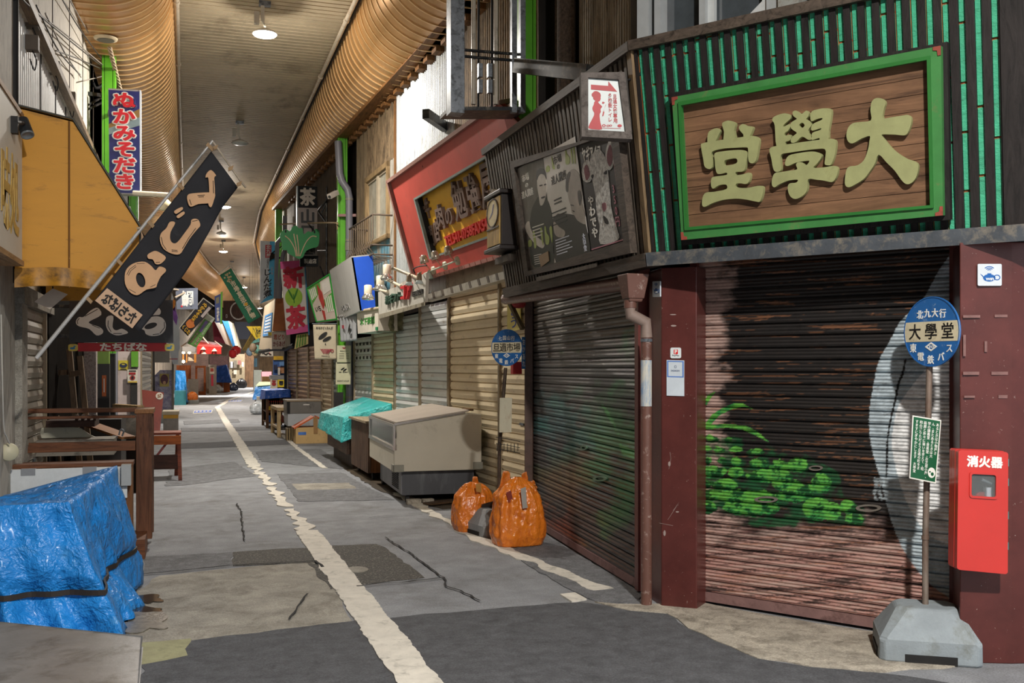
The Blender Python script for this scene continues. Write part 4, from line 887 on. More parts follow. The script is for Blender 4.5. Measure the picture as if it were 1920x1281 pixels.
# stickers
def sticker(pl, quad, label, off=.008, name='sticker'):
    t = thing(name, label, 'sticker', pl.px(*quad[0], off)); Q = QP(pl, *quad, off=off)
    return t, Q
plP = Pl((2.925, 5.86, 0), (-.63, -.777, 0))
plP2 = Pl((2.925, 5.86, 0), (-.98, .12, 0))
teal = paint('#1f5fa8', .4)
def wifi(t, Q):
    mb = MB(); mb.qp(Q, rr(0, 0, 1, 1, .06, .06), -.006, .002); mb.build('sheet', paint('#cfd6dc', .35), t)
    mb = MB(); mb.qp(Q, ell(.48, .36, .26, .17), .002, .003); mb.qp(Q, [(.22, .46), (.10, .55), (.13, .50), (.26, .34)], .002, .003)
    mb.qp(Q, ell(.80, .38, .14, .13), .002, .003, holes=[ell(.80, .38, .10, .09)]); mb.qbox(Q, .40, .52, .56, .57, .002, .003)
    for r in (.06, .13, .20):
        a = [(.48+r*1.1*math.cos(x), .66+r*math.sin(x)) for x in np.linspace(math.radians(40), math.radians(140), 9)]; b = [(.48+(r+.035)*1.1*math.cos(x), .66+(r+.035)*math.sin(x)) for x in np.linspace(math.radians(140), math.radians(40), 9)]; mb.qp(Q, a+b, .002, .003)
    mb.build('teapot_pictogram', teal, t)
    mb = MB(); mb.qtext('WiFi', Q, .33, .25, .66, .36, bold=.04, off0=.003, off1=.004); mb.build('lettering', white_ink, t)
t, Q = sticker(plE, [(1833, 536), (1878, 536), (1878, 495), (1833, 495)], 'white square WiFi teapot sticker above the red fire extinguisher box'); wifi(t, Q)
t, Q = sticker(plP2, [(1224, 557), (1238, 557), (1238, 527), (1224, 528)], 'small WiFi teapot sticker high on the corner pillar side', .012); wifi(t, Q)
t, Q = sticker(plP, [(1257, 672), (1277, 672), (1277, 652), (1257, 652)], 'small square red and white payment sticker on the corner pillar')
mb = MB(); mb.qp(Q, rr(0, 0, 1, 1, .15, .15), -.006, .002); mb.build('sheet', paint('#d9dfe0', .35), t)
mb = MB(); mb.qp(Q, rr(.32, .38, .72, .82, .06, .06), .002, .003); mb.build('red_square', paint('#d33', .4) if False else paint('#d33333', .4), t)
mb = MB(); mb.qtext('P', Q, .42, .44, .64, .78, bold=.03, off0=.003, off1=.004); mb.build('initial', white_ink, t)
mb = MB(); mb.qtext('PayPay', Q, .18, .16, .84, .34, bold=.02, off0=.002, off1=.003); mb.build('lettering', paint('#4a4a4a', .5), t)
t, Q = sticker(plP, [(1250, 742), (1283, 743), (1283, 676), (1250, 675)], 'white card with a purple blue border below the payment sticker')
mb = MB(); mb.qbox(Q, 0, 0, 1, 1, -.006, .002); mb.build('sheet', paint('#c9d2da', .35), t)
mb = MB(); mb.qp(Q, [(.03, .52), (.97, .52), (.97, .98), (.03, .98)], .002, .003, holes=[[(.10, .55), (.90, .55), (.90, .95), (.10, .95)]]); mb.build('blue_border', paint('#5a7fc4', .4), t)
mb = MB(); mb.qtext('DAIGAKUDO', Q, .25, .68, .75, .73, bold=.02, off0=.002, off1=.003); mb.qp(Q, rr(.44, .78, .56, .85, .03, .02), .002, .003, holes=[rr(.46, .79, .54, .84, .02, .015)]); mb.build('lettering', paint('#4c5a78', .5), t)
scr = mat('scratch_white', hx('#9c8a84'), .8)
mb = MB()
for pts in ([(1252, 975), (1275, 940), (1287, 905)], [(1262, 958), (1280, 932)], [(1254, 880), (1258, 860), (1256, 848)], [(1236, 981), (1262, 986)]):
    mb.tube([plP.px(u, v, .002) for u, v in pts], .0012, 4)
for (u, v, a, b) in ((1262, 590, 8, 1.5), (1263, 611, 7, 2.5), (1270, 960, 4, 2), (1255, 870, 3, 7), (1284, 780, 3, 6), (1246, 1000, 3, 8)): mb.pxp(plP, ell(u, v, a*.8, b*.7, 7), .003, .001)
tag(mb.build('scratch_mark', scr), 'pale scratches and tape scraps on the corner pillar', 'scratch')
tp = mat('tape_grey', hx('#7d5a56'), .6, 0, .3, 20)
for (u0, v0, u1, v1) in ((1806, 591, 1838, 596), (1865, 590, 1889, 595), (1806, 697, 1836, 703), (1859, 697, 1890, 703), (1806, 628, 1811, 668), (1846, 640, 1851, 660), (1872, 741, 1889, 747), (1808, 742, 1828, 746)):
    mb = MB(); mb.pxp(plE, [(u0, v1), (u1, v1), (u1, v0), (u0, v0)], .002, .001); tag(mb.build('tape_scrap', tp), 'faded tape scrap on the brown pillar above the fire extinguisher box', 'tape', 'tape scraps on the extinguisher pillar')
# gutter and downpipe
brownp = mat('brown_pvc', hx('#6b4a40'), .4, 0, .12, 4, dirt=.15, dirtcol=hx('#c8b8ae'), ds=22, speck=.15)
t = thing('rain_gutter', 'brown rain gutter with leader head under the poster fascia', 'gutter', (2.84, 7.3, 2.1))
mb = MB(); mb.tube([(2.86, 9.0, 2.2), (2.86, 6.05, 2.12)], .05, 14); mb.build('gutter_pipe', brownp, t)
mb = MB(); lh = P(1187, 535, 6.5)
def taper(mb, c, w0, w1, z0, z1):
    mb.hexa([V(c.x+a*w, c.y+b*w, z) for z, w in ((z0, w0), (z1, w1)) for a, b in ((-1, -1), (1, -1), (1, 1), (-1, 1))])
taper(mb, lh, .055, .08, lh.z-.09, lh.z+.07); taper(mb, lh, .045, .05, lh.z-.11, lh.z-.09); mb.build('leader_head', brownp, t, bevel=.006)
mb = MB(); mb.tube([lh+V(-.02, 0, -.1), lh+V(-.02, 0, -.15)], .042, 14); mb.build('outlet', brownp, t)
t = thing('drain_pipe', 'brown downpipe with a torn blue sticker beside the corner pillar', 'pipe', (2.85, 5.95, 0))
dp = GZ(1212, 1135); a = lh+V(-.02, 0, -.14)
mb = MB(); mb.tube([a, a+V(.0, 0, -.05), V(dp.x-.005, dp.y, a.z-.10), V(dp.x, dp.y, a.z-.2)], .04, 14); mb.build('elbow', mat('dusty_brown', hx('#8d7a70'), .5), t)
mb = MB(); mb.tube([V(dp.x, dp.y, a.z-.16), V(dp.x, dp.y, 0)], .036, 16); mb.build('pipe', brownp, t)
mb = MB(); mb.tube([V(dp.x, dp.y, 1.72), V(dp.x, dp.y, 1.74)], .039, 16); mb.build('clamp', dusty_steel, t)
mb = MB()
for i in range(9):
    a0 = math.radians(150+i*18); a1 = math.radians(150+(i+1)*18)
    q = [V(dp.x+.0375*math.cos(x), dp.y+.0375*math.sin(x), z) for z in (1.30, 1.60) for x in (a0, a1)]; mb.add([q[0], q[1], q[3], q[2]], [(0, 1, 2, 3)])
mb.build('torn_sticker', mat('torn_sticker', hx('#c9c6ba'), .5, 0, .1, 5, dirt=.5, dirtcol=hx('#1f7ab8'), ds=6, stretch=(3, 3, .7)), t)
# small things at the narrow post
t = thing('strip_sign', 'narrow blue vertical sign on the brown post behind the bus stop', 'sign', P(982, 650, 9.6)); pl = PY(9.25)
mb = MB(); mb.pxp(pl, [(979, 692), (985, 692), (985, 632), (979, 632)], .02); mb.build('board', paint('#2b6aa0', .4), t)
Q = QP(pl, (979, 692), (985, 692), (985, 632), (979, 632), .021); mb = MB(); mb.qtext('おかあれ', Q, .1, .05, .9, .95, vert=True, off1=.002); mb.build('lettering', white_ink, t)
t = thing('paper_sign', 'yellow vertical paper sign behind the brace', 'sign', P(960, 600, 10)); pl = Pl(V(*wr(10.2, .06), 0), WRn)
mb = MB(); mb.pxp(pl, [(951, 622), (976, 618), (974, 540), (951, 545)], .01); mb.build('sheet', paint('#d8c978', .6), t)
Q = QP(pl, (951, 622), (976, 618), (974, 540), (951, 545), .011); mb = MB(); mb.qtext('ぎょう', Q, .2, .05, .8, .95, vert=True, off1=.002); mb.build('lettering', paint('#3c4fa0', .6), t)
mb = MB(); mb.bar(P(946, 548, 9.7), P(980, 617, 9.5), .045, .03); tag(mb.build('diagonal_brace', wood('brace', hx('#7a6a4c'), hx('#3d3220'), 'z')), 'slanted wooden brace under the poster fascia end', 'brace')
mb = MB(); mb.lathe([(.0, -.04), (.05, -.03), (.07, 0), (.06, .03), (0, .04)], P(973, 571, 9.6)); tag(mb.build('alarm_lamp', paint('#a33434', .4)), 'small red alarm lamp under the gutter end', 'lamp')
mb = MB(); mb.box(P(968, 690, 9.8), (.09, .08, .12)); tag(mb.build('red_box', paint('#b02a2a', .4)), 'small red box behind the far bus stop disc', 'box')
# toilet direction sign
plT = Pl(P(1137, 200, 6.35), (-.28, -.96, 0))
t = thing('toilet_sign', 'weathered framed red and white toilet direction sign with an arrow', 'sign', plT.px(1137, 256))
o_ = [(1091, 256), (1186, 261), (1172, 135), (1089, 136)]; i_ = [(1103, 243), (1173, 247), (1160, 149), (1103, 145)]
mb = MB(); mb.pxp(plT, o_, .10, -.08, holes=[i_]); mb.build('frame', mat('dusty_frame', hx('#6d6560'), .85, 0, .3, 12, dirt=.4, dirtcol=hx('#3a332e'), ds=20, bump=.6), t)
mb = MB(); mb.pxp(plT, [(1102, 244), (1175, 248), (1161, 148), (1102, 144)], .06, -.06); mb.build('panel', mat('panel_pale', hx('#b3bdbc'), .35, 0, .06, 4), t)
def zt(p): return [(x/7.117+1060, y/7.117+120) for x, y in p]
redv = paint('#b5101f', .45)
mb = MB(); mb.pxp(plT, zt([(342, 275), (572, 292), (574, 230), (692, 370), (342, 340)]), .002, .0); mb.build('arrow', redv, t)
mb = MB(); mb.pxp(plT, zt([(385, 365), (420, 362), (460, 385), (475, 420), (470, 450), (472, 470), (455, 498), (440, 500), (445, 520), (470, 545), (492, 568), (478, 590), (470, 610), (475, 640), (462, 660), (458, 700), (470, 790), (490, 870), (400, 874), (312, 858), (320, 810), (350, 750), (380, 690), (385, 650), (368, 620), (362, 580), (380, 540), (385, 510), (400, 490), (375, 470), (370, 440), (355, 430), (352, 400), (365, 385)]), .002, .0, sm=2)
mb.pxp(plT, zt([(500, 500), (515, 510), (530, 512), (515, 525), (505, 535), (488, 520)]), .002, 0); mb.pxp(plT, zt([(505, 630), (522, 640), (510, 690), (490, 700)]), .002, 0); mb.pxp(plT, zt([(540, 540), (544, 545), (520, 600), (512, 640), (508, 635)]), .002, 0)
for (x, y, r) in ((515, 822, 26), (570, 825, 22), (605, 822, 20), (725, 825, 30)): mb.pxp(plT, ell(1060+x/7.117, 120+y/7.117, r/7.117, r*.7/7.117, 12), .002, 0, holes=[ell(1060+x/7.117, 120+y/7.117, r*.5/7.117, r*.35/7.117, 12)] if r < 30 else ())
mb.pxp(plT, zt([(490, 850), (740, 858), (742, 863), (490, 856)]), .002, 0); mb.build('woman_silhouette', redv, t)
Qt = QP(plT, *zt([(565, 790), (700, 800), (690, 395), (565, 390)]), off=0)
mb = MB(); mb.qtext('旦過女性専用', Qt, .54, .02, .98, .98, vert=True, bold=.02, off1=.0025); mb.qtext('多機能トイレ', Qt, .04, .04, .46, 1, vert=True, bold=.02, off1=.0025); mb.build('lettering', redv, t)
mb = MB(); mb.tube(catmull([P(1180, 132, 6.35), P(1196, 140, 6.3), P(1192, 105, 6.3), P(1205, 115, 6.3), P(1200, 140, 6.3), P(1178, 150, 6.33)], 4, False), .008, 5); mb.build('wire', dark_rub, t)
# black beam and empty sign frame
t = thing('empty_sign_frame', 'rusty empty box sign frame with bare fluorescent tubes on a black beam', 'sign frame', P(910, 220, 9.2))
Yf = 8.9
def fp(u, v, y=Yf): return PY(y).px(u, v)
mb = MB(); a0_, a1_ = fp(854, 215), fp(854, -150); mb.bar(a0_, a1_, .13, .16, up=(0, 1, 0)); mb.build('near_post', dusty_steel, t)
for u in (963, 979):
    mb = MB(); mb.bar(fp(u, 212), fp(u, -150), .05, .06, up=(0, 1, 0)); mb.build('wall_post', dusty_steel, t)
mb = MB(); mb.bar(fp(842, 212), fp(986, 216), .16, .10, up=(0, 1, 0)) if False else mb.hexa([fp(842, 207), fp(986, 207), fp(986, 207)+V(0, .35, 0), fp(842, 207)+V(0, .35, 0), fp(842, 200), fp(986, 200), fp(986, 200)+V(0, .35, 0), fp(842, 200)+V(0, .35, 0)]); mb.build('bottom_channel', black_steel, t)
for v in (96, 108):
    mb = MB(); mb.tube([fp(862, v-3, Yf+.08), fp(982, v+7, Yf+.08)], .014, 6); mb.build('cross_bar', black_steel, t)
for u in (888, 930):
    mb = MB(); mb.tube([fp(u, 196, Yf+.12), fp(u, -140, Yf+.12)], .022, 10); mb.build('fluorescent_tube', paint('#c9bfae', .3, .1, dirt=.2), t)
for u in (897, 922):
    mb = MB(); mb.tube([fp(u, 200, Yf+.2), fp(u+1, -140, Yf+.2)], .012, 6); mb.build('wire_loom', dark_rub, t)
for v in (120, 150):
    mb = MB(); mb.bar(fp(900, v+25, Yf+.18), fp(900, v, Yf+.18), .05, .04); mb.bar(fp(918, v+25, Yf+.18), fp(918, v, Yf+.18), .05, .04); mb.build('ballast', dusty_steel, t)
mb = MB(); mb.bar(P(975, 124, 9.1), P(1112, 138, 8.0), .14, .13); tag(mb.build('steel_beam', black_steel), 'black steel beam joining the empty sign frame to the corner shop', 'beam')
t = thing('wall_bracket', 'short rusty bracket channels on the white corrugated wall', 'bracket', P(830, 187, 11.5))
for v in (187, 283):
    mb = MB(); mb.bar(V(*wr(12.9, .0), P(0, v, 11.9).z), V(*wr(12.3, .45), P(0, v, 11.9).z), .09, .12); mb.build('channel', black_steel, t)
# upper floor of the corner shop
corr((3.35, 8.35), (3.35, 7.0), 3.3, 5.9, corr_grey, 'wall_corner', 'grimy grey corrugated wall above the corner fascia', .05, .007)
mb = MB(); mb.box((3.5, 8.9, 4.6), (.3, 1.1, 2.7)); struct(mb.build('wall_corner', dark_void), 'dark gap behind the green column')
mb = MB(); mb.smooth = True; mb.grid(lambda a, b: V(3.30+.05*math.sin(a*9), 8.35+.55*a, 5.9-2.4*b), 14, 12); tag(mb.build('hanging_net', mat('brown_net', hx('#5a4c40'), .9, 0, .4, 40, dirt=.5, dirtcol=hx('#2d251e'), ds=30, bump=.6)), 'brown netting hanging beside the green column', 'net')
UPB = Quad(FB.c[3]+V(.22, .15, 0), FB.c[2]+V(.22, .15, 0), FB.c[2]+V(.22, .15, 2.4), FB.c[3]+V(.22, .15, 2.4))
mb = MB(); mb.qbox(UPB, -.12, 0, 1.2, 1, -.3, -.12); struct(mb.build('wall_corner', paint('#5c5850', .8, .2)), 'dim upper wall behind the corner windows')
t = thing('window_2', 'aluminium sliding window above the big sign', 'window', UPB.at(.3, 0)); t['kind'] = 'structure'
mb = MB(); [mb.qbox(UPB, *q, -.1, .02) for q in ((-.06, -.1, -.02, 1), (.0, -.1, .02, 1), (.15, -.1, .17, 1), (.36, -.1, .40, 1), (-.06, .5, .4, .53))]; mb.build('window_frame', paint('#a9adae', .4), t)
mb = MB(); [mb.qbox(UPB, *q, -.06, -.02) for q in ((.17, -.1, .19, 1), (.34, -.1, .36, 1))]; mb.qp(UPB, [(.17, -.1), (.36, .02), (.36, .1), (.17, -.03)], -.06, -.0); mb.build('sash', paint('#c9cdcd', .4), t)
mb = MB(); mb.qbox(UPB, .02, 0, .36, 1, -.09, -.08); mb.build('pane', mat('dim_glass', hx('#4a5054'), .08, 0, .3, 3, spec=.8), t)
t = thing('window_3', 'old painted window sill and frame above the right end of the fascia', 'window', UPB.at(.7, 0)); t['kind'] = 'structure'
mb = MB(); [mb.qbox(UPB, *q, -.1, .05) for q in ((.40, -.1, .46, 1), (.46, .10, 1.1, .16), (.46, -.02, 1.1, .05), (.98, .1, 1.1, 1))]; mb.build('window_frame', mat('flaky_frame', hx('#8f918c'), .7, 0, .2, 6, dirt=.5, dirtcol=hx('#6a4a34'), ds=8), t)
mb = MB(); mb.qbox(UPB, .46, .16, .98, 1, -.09, -.05); mb.build('pane', paint('#7e807d', .3), t)
# wall clock
t = thing('wall_clock', 'dark wooden wall clock with a brass face at the end of the poster fascia', 'clock', P(950, 480, 9.1))
cx0, cx1 = 2.62, 2.80; cy0, cy1 = 8.36, 8.80; z0, z1 = P(945, 470, 9.2).z-.0, P(945, 378, 9.2).z
mb = MB(); mb.box(((cx0+cx1)/2, (cy0+cy1)/2, (z0+z1)/2), (cx1-cx0, cy1-cy0, z1-z0)); mb.build('case', paint('#2a2220', .45, .3), t, bevel=.008)
mb = MB(); mb.box(((cx0+cx1)/2, (cy0+cy1)/2, z1+.02), (cx1-cx0+.05, cy1-cy0+.06, .04)); mb.build('cornice', paint('#2a2220', .45, .3), t, bevel=.008); mb = MB(); mb.box(((cx0+cx1)/2, (cy0+cy1)/2, z0-.02), (cx1-cx0+.05, cy1-cy0+.06, .04)); mb.build('cornice', paint('#2a2220', .45, .3), t, bevel=.008)
Qk = Quad((cx0, cy1, z0), (cx0, cy0, z0), (cx0, cy0, z1), (cx0, cy1, z1))
mb = MB(); mb.qbox(Qk, .08, .03, .92, .97, 0, .012); mb.build('door_panel', wood('clock_wood', hx('#cfab66'), hx('#6d5228'), 'z'), t)
mb = MB(); mb.qp(Qk, ell(.5, .68, .36, .26, 28), .012, .018); f = mb.build('dial', paint('#d8c898', .4), t)
mb = MB(); mb.qp(Qk, ell(.5, .68, .40, .29, 28), .012, .022, holes=[ell(.5, .68, .36, .26, 28)]); mb.qbox(Qk, .1, .36, .9, .39, .012, .02); mb.build('bezel', paint('#3a2c20', .4), f)
mb = MB(); mb.qp(Qk, [(.48, .68), (.52, .68), (.60, .84), (.57, .85)], .018, .021); mb.qp(Qk, [(.5, .66), (.5, .70), (.3, .6), (.3, .585)], .018, .021); mb.build('hands', paint('#5c6290', .4), f)
mb = MB(); mb.qp(Qk, [(.1, 1.03), (.9, 1.03), (.8, 1.10), (.6, 1.13), (.5, 1.17), (.4, 1.13), (.2, 1.10)], -.02, .02); mb.build('crest', paint('#6a5a40', .5, .3), t)
t2 = tag(MB().box((2.76, 8.62, z0-.1), (.12, .4, .06)).build('clock_shelf', grey_wood), 'small weathered shelf bracket under the wall clock', 'bracket')

# ------------------------------------------------------------------ orange rubbish bags
orange = mat('orange_plastic', hx('#fb8426'), .22, 0, .28, 7, dirt=.3, dirtcol=hx('#b34a12'), ds=7, coat=.3, spec=.6)
nt = orange.node_tree; b_ = nt.nodes['Principled BSDF']; b_.inputs['Transmission Weight'].default_value = .12; b_.inputs['Subsurface Weight'].default_value = .15
bp_ = nt.nodes.new('ShaderNodeBump'); bp_.inputs['Strength'].default_value = .6; bp_.inputs['Distance'].default_value = .02
nz = nt.nodes.new('ShaderNodeTexNoise'); nz.inputs['Scale'].default_value = 9; nz.inputs['Detail'].default_value = 5; nz.inputs['Distortion'].default_value = 1.2
nt.links.new(nz.outputs['Fac'], bp_.inputs['Height']); nt.links.new(bp_.outputs['Normal'], b_.inputs['Normal'])
def crumple(p, sc, amp, seed):
    an = math.atan2(p.y, p.x); d = 0
    for k in range(3):
        f = 1.8**k; q = V(math.cos(an)*2.4*f, math.sin(an)*2.4*f, p.z*(1.5+2.2*k)*f+seed*3.1)
        d += (1-2*abs(noise.noise(q+V(seed*7.1, 0, 0))))*amp/f
    return d
def bag(name, label, cat, c, rx, ry, h, seed, ears, m, group=None, necked=False, details=None):
    t = thing(name, label, cat, (c.x, c.y, 0), group) if ears else None
    mb = MB(); mb.smooth = True
    prof = [(0, .80), (.02, .98), (.15, 1.06), (.35, 1.04), (.55, .98), (.72, .88), (.84, .66), (.93, .40), (1.0, .12)] if not necked else [(0, .5), (.08, .85), (.25, 1.0), (.5, 1.0), (.7, .85), (.85, .5), (.93, .22), (1.0, .26)]
    def r_at(b):
        for (b0, r0), (b1, r1) in zip(prof, prof[1:]):
            if b <= b1: k = (b-b0)/(b1-b0); return r0+(r1-r0)*k
        return prof[-1][1]
    def fn(a, b):
        an = a*2*math.pi; r = r_at(b); sq = 1/(abs(math.cos(an))**4+abs(math.sin(an))**4)**.25*.93+.07
        p = V(c.x+rx*r*sq*math.cos(an), c.y+ry*r*sq*math.sin(an), h*b)
        n = V(math.cos(an), math.sin(an), .2)
        p += n*(crumple(p-c, 9, .022, seed)-.01)*(.4+.6*min(1, b*5))*(1 if b < .97 else .3)
        p.z += noise.noise(p*6+V(seed, 0, 0))*.02*min(1, b*4); p.z = max(p.z, .003)
        return p
    mb.grid(fn, 110, 50); o_ = mb.build('bag_body' if ears else name, m, t)
    if not ears: return tag(o_, label, cat, group)
    for k, (dx, dy, hh, wd) in enumerate(ears):
        e = MB(); e.smooth = True
        def fe(a, b):
            ww = wd*(1-b*.55)*(.5+.5*math.cos((a-.5)*2.2)); x = (a-.5)*2*ww
            return V(c.x+dx+x, c.y+dy+.03*math.sin(a*7+k)+noise.noise(V(a*4, b*3, seed+k))*.04, h*.80+hh*b*(.75+.25*math.sin(a*3.1)))
        e.grid(fe, 12, 8); eo = e.build('tied_handle', m, t); so = eo.modifiers.new('thick', 'SOLIDIFY'); so.thickness = .006
    return t
g1 = GZ(977, 1028)+V(.02, .16, 0); g2 = GZ(896, 1000)+V(0, .16, 0)
t = bag('rubbish_bag', 'big orange plastic rubbish bag touching the dark striped shutter', 'rubbish bag', g1, .205, .16, .60, 3, [(-.10, 0, .17, .09), (.08, .02, .16, .07), (.15, .02, .08, .06)], orange, 'orange rubbish bags by the bus stop')
mb = MB(); pl = Pl(V(g1.x, g1.y-.20, 0), (-.3, -.95, 0))
mb.pxp(pl, [(976, 917), (986, 913), (988, 945), (990, 952), (980, 954)], .004); mb.build('grey_tape', paint('#9c968e', .3), t)
mb = MB(); pl2 = Pl(V(g1.x, g1.y-.185, 0), (-.3, -.95, 0)); mb.pxp(pl2, [(949, 924), (958, 920), (962, 938), (954, 943)], .004); mb.build('wrapper', paint('#7a2a1c', .4, .4), t)
t = bag('rubbish_bag', 'smaller orange rubbish bag behind, leaning on the far bus stop base', 'rubbish bag', g2, .17, .15, .47, 8, [(.02, 0, .14, .07), (-.07, 0, .06, .08)], orange, 'orange rubbish bags by the bus stop')
mb = MB(); pl = Pl(V(g2.x+.08, g2.y-.18, 0), (-.1, -.99, 0)); mb.pxp(pl, [(903, 946), (925, 940), (926, 962), (904, 967)], .01); mb.build('black_label', paint('#23201e', .25, .3), t)
mb = MB(); mb.pxp(pl, [(892, 908), (902, 906), (903, 924), (893, 922)], .01); mb.build('brown_tape', paint('#a87a3e', .3), t)
# ------------------------------------------------------------------ right shop row: shutters
beige_s = mat('shutter_beige', hx('#dccaa8'), .5, .05, .08, 2, dirt=.16, dirtcol=hx('#7d6a50'), ds=3, stretch=(1, 1, 2))
silver_s = mat('shutter_silver', hx('#d3d4d2'), .42, .2, .1, 2, dirt=.18, dirtcol=hx('#8c7355'), ds=3, stretch=(1, 1, 2))
brown_s = mat('shutter_brown', hx('#a5836a'), .45, .1, .15, 2, dirt=.35, dirtcol=hx('#4c382c'), ds=4, stretch=(1, 1, 2))
teal_s = mat('shutter_teal', hx('#8c9c97'), .45, .1, .15, 2, dirt=.3, dirtcol=hx('#8a5a44'), ds=5, stretch=(1, 1, 2))
rail_m = mat('rail_beige', hx('#a3937a'), .5, .3, .15, 4, dirt=.3)
rows = [(12.6, 10.75, 2.55, beige_s, 'wide beige shutter behind the freezer and the far bus stop'), (10.7, 9.45, 2.55, beige_s, 'narrow beige shutter strip between the far bus stop and the brown post'),
        (14.0, 12.68, 2.44, silver_s, 'silvery lower shutter adjoining the wide beige one'), (15.45, 14.06, 2.34, silver_s, 'silvery shutter under the stained concrete bracket'),
        (17.0, 15.52, 2.16, beige_s, 'rust streaked beige shutter above the teal tarp'), (18.5, 17.06, 2.1, silver_s, 'shutter with a row of square vent holes below the grey noren'),
        (20.6, 19.2, 2.05, teal_s, 'dark teal shutter behind the hanging coffee banner'), (21.85, 20.7, 2.05, beige_s, 'pale shutter strip between the dark teal and the brown shutters'),
        (23.6, 21.95, 2.05, brown_s, 'brown shutter behind the grey cooler boxes'), (25.3, 23.7, 2.05, brown_s, 'brown shutter below the new tea banner'), (26.9, 25.4, 2.05, brown_s, 'last brown shutter beside the black downpipe')]
for i, (ya, yb, z1, m, lab) in enumerate(rows):
    t, Q = shutter(wr(ya, .02), wr(yb, .02), .03, z1, m, lab, .105, 1, .012, rail=rail_m, railw=.05, handle=(i < 6), bar=rail_m)
    if i == 5:
        mb = MB(); [mb.qbox(Q, .08+.2*k+(r % 2)*.05, .93-.06*r, .16+.2*k+(r % 2)*.05, .955-.06*r, .01, .016) for k in range(5) for r in range(3) if .16+.2*k+(r % 2)*.05 < 1]; mb.build('vent_hole', dark_rub, t)
mb = MB(); wallbox(9.3, 12.7, 2.55, 2.78, -.05, .06, mb); struct(mb.build('trim_8', mat('lintel', hx('#8d8371'), .6, .1, .2, 4, dirt=.4)), 'dull beam above the beige shutters')
t = thing('eave_gutter', 'segmented pale gutter rail above the beige shutters', 'gutter', V(*wr(11, .2), 2.5)); pl = WR(.22)
mb = MB(); mb.pxp(pl, [(797, 566), (948, 523), (948, 508), (797, 553)], .10); mb.build('rail', mat('gutter_pale', hx('#a8a296'), .5, .2, .15, 4, dirt=.35), t)
mb = MB(); [mb.pxp(pl, [(u, 563-(u-800)*.285), (u+4, 562-(u-800)*.285), (u+1, 550-(u-800)*.285), (u-3, 551-(u-800)*.285)], .004, .1) for u in range(812, 945, 17)]; mb.build('joint_strip', grey_wood, t)
# ------------------------------------------------------------------ meat shop sign
RS = Quad(V(*wr(13.9, .12), 2.80), V(*wr(9.45, .12), 2.80), V(*wr(9.45, .50), 4.16), V(*wr(13.9, .50), 4.16)); PR_ = RS.pl()
t = thing('meat_shop_sign', 'big leaning red framed yellow sign with raised brown lettering', 'sign', RS.at(.5, 0))
bl, tl = PR_.px(807.5, 486), PR_.px(777.5, 372); dv = RS.c[1]-RS.c[0]
RI = Quad(bl, bl+dv*.88, tl+dv*.9, tl)
redp = mat('sign_red', hx('#b04a40'), .45, 0, .12, 2, dirt=.2, dirtcol=hx('#8c4a40'), ds=3)
mb = MB(); framebars(mb, RS, RI, -.05, .0); mb.build('frame', redp, t)
mb = MB(); framebars(mb, RI, Quad(*[RI.at(a, b) for a, b in ((.012, .03), (.99, .03), (.99, .97), (.012, .97))]), -.02, .02); mb.build('inner_rim', paint('#7e8a86', .4), t)
mb = MB(); mb.qbox(RI, 0, 0, 1, 1, -.14, -.10); mb.build('yellow_board', mat('sign_yellow', hx('#e2ae32'), .45, 0, .1, 2, dirt=.1, dirtcol=hx('#a87a1c')), t)
mb = MB(); framebars(mb, RI, Quad(*[RI.at(a, b) for a, b in ((.004, .008), (.996, .008), (.996, .992), (.004, .992))]), -.14, -.02); mb.build('dark_reveal', dark_rub, t)
mb = MB(); [mb.qbox(RS, .02+.045*k, -.03, .06+.045*k, 0, -.05, .12) for k in range(21)]; mb.build('lower_ledge', paint('#b9837a', .5, dirt=.2), t)
mb = MB(); mb.qbox(RS, -.01, 1, 1, 1.03, -.12, .05); mb.qbox(RS, -.015, 0, 0, 1.03, -.12, .05); mb.build('edge_cap', paint('#8d6a60', .5), t)
def zm(p): return [(x/4.003+740, y/4.003+240) for x, y in p]
lm = paint('#75625a', .5, .15); lm2 = paint('#c23b36', .45)
PI_ = Pl(RI.c[0]-RI.n*.10, RI.n)
for ch, q in (('肉', [(352, 770), (415, 748), (372, 560), (315, 580)]), ('の', [(412, 742), (475, 722), (445, 570), (392, 588)]), ('勉', [(490, 710), (590, 660), (525, 380), (428, 405)]), ('強', [(600, 655), (685, 610), (620, 320), (535, 350)]), ('屋', [(690, 620), (800, 570), (745, 210), (648, 260)]),
              ('和', [(215, 745), (250, 715), (225, 570), (188, 590)]), ('牛', [(250, 690), (290, 670), (258, 515), (228, 535)]), ('専', [(258, 925), (285, 905), (262, 760), (234, 775)]), ('門', [(283, 900), (320, 880), (290, 715), (258, 735)]), ('店', [(318, 870), (362, 845), (330, 672), (296, 690)])):
    mb = MB(); mb.qtext(ch, QP(PI_, *zm(q)), 0, 0, 1, 1, vert=True, bold=.02, off0=0, off1=.05 if ch in '肉の勉強屋' else .03); mb.build('raised_letter', lm, t)
for s, q in (('TEL541-0758', [(402, 893), (600, 800), (590, 725), (385, 815)]), ('FAX541-', [(605, 806), (752, 738), (738, 655), (592, 720)])):
    mb = MB(); mb.qtext(s, QP(PI_, *zm(q)), 0, 0, 1, 1, bold=.03, off0=0, off1=.03); mb.build('phone_number', lm2, t)
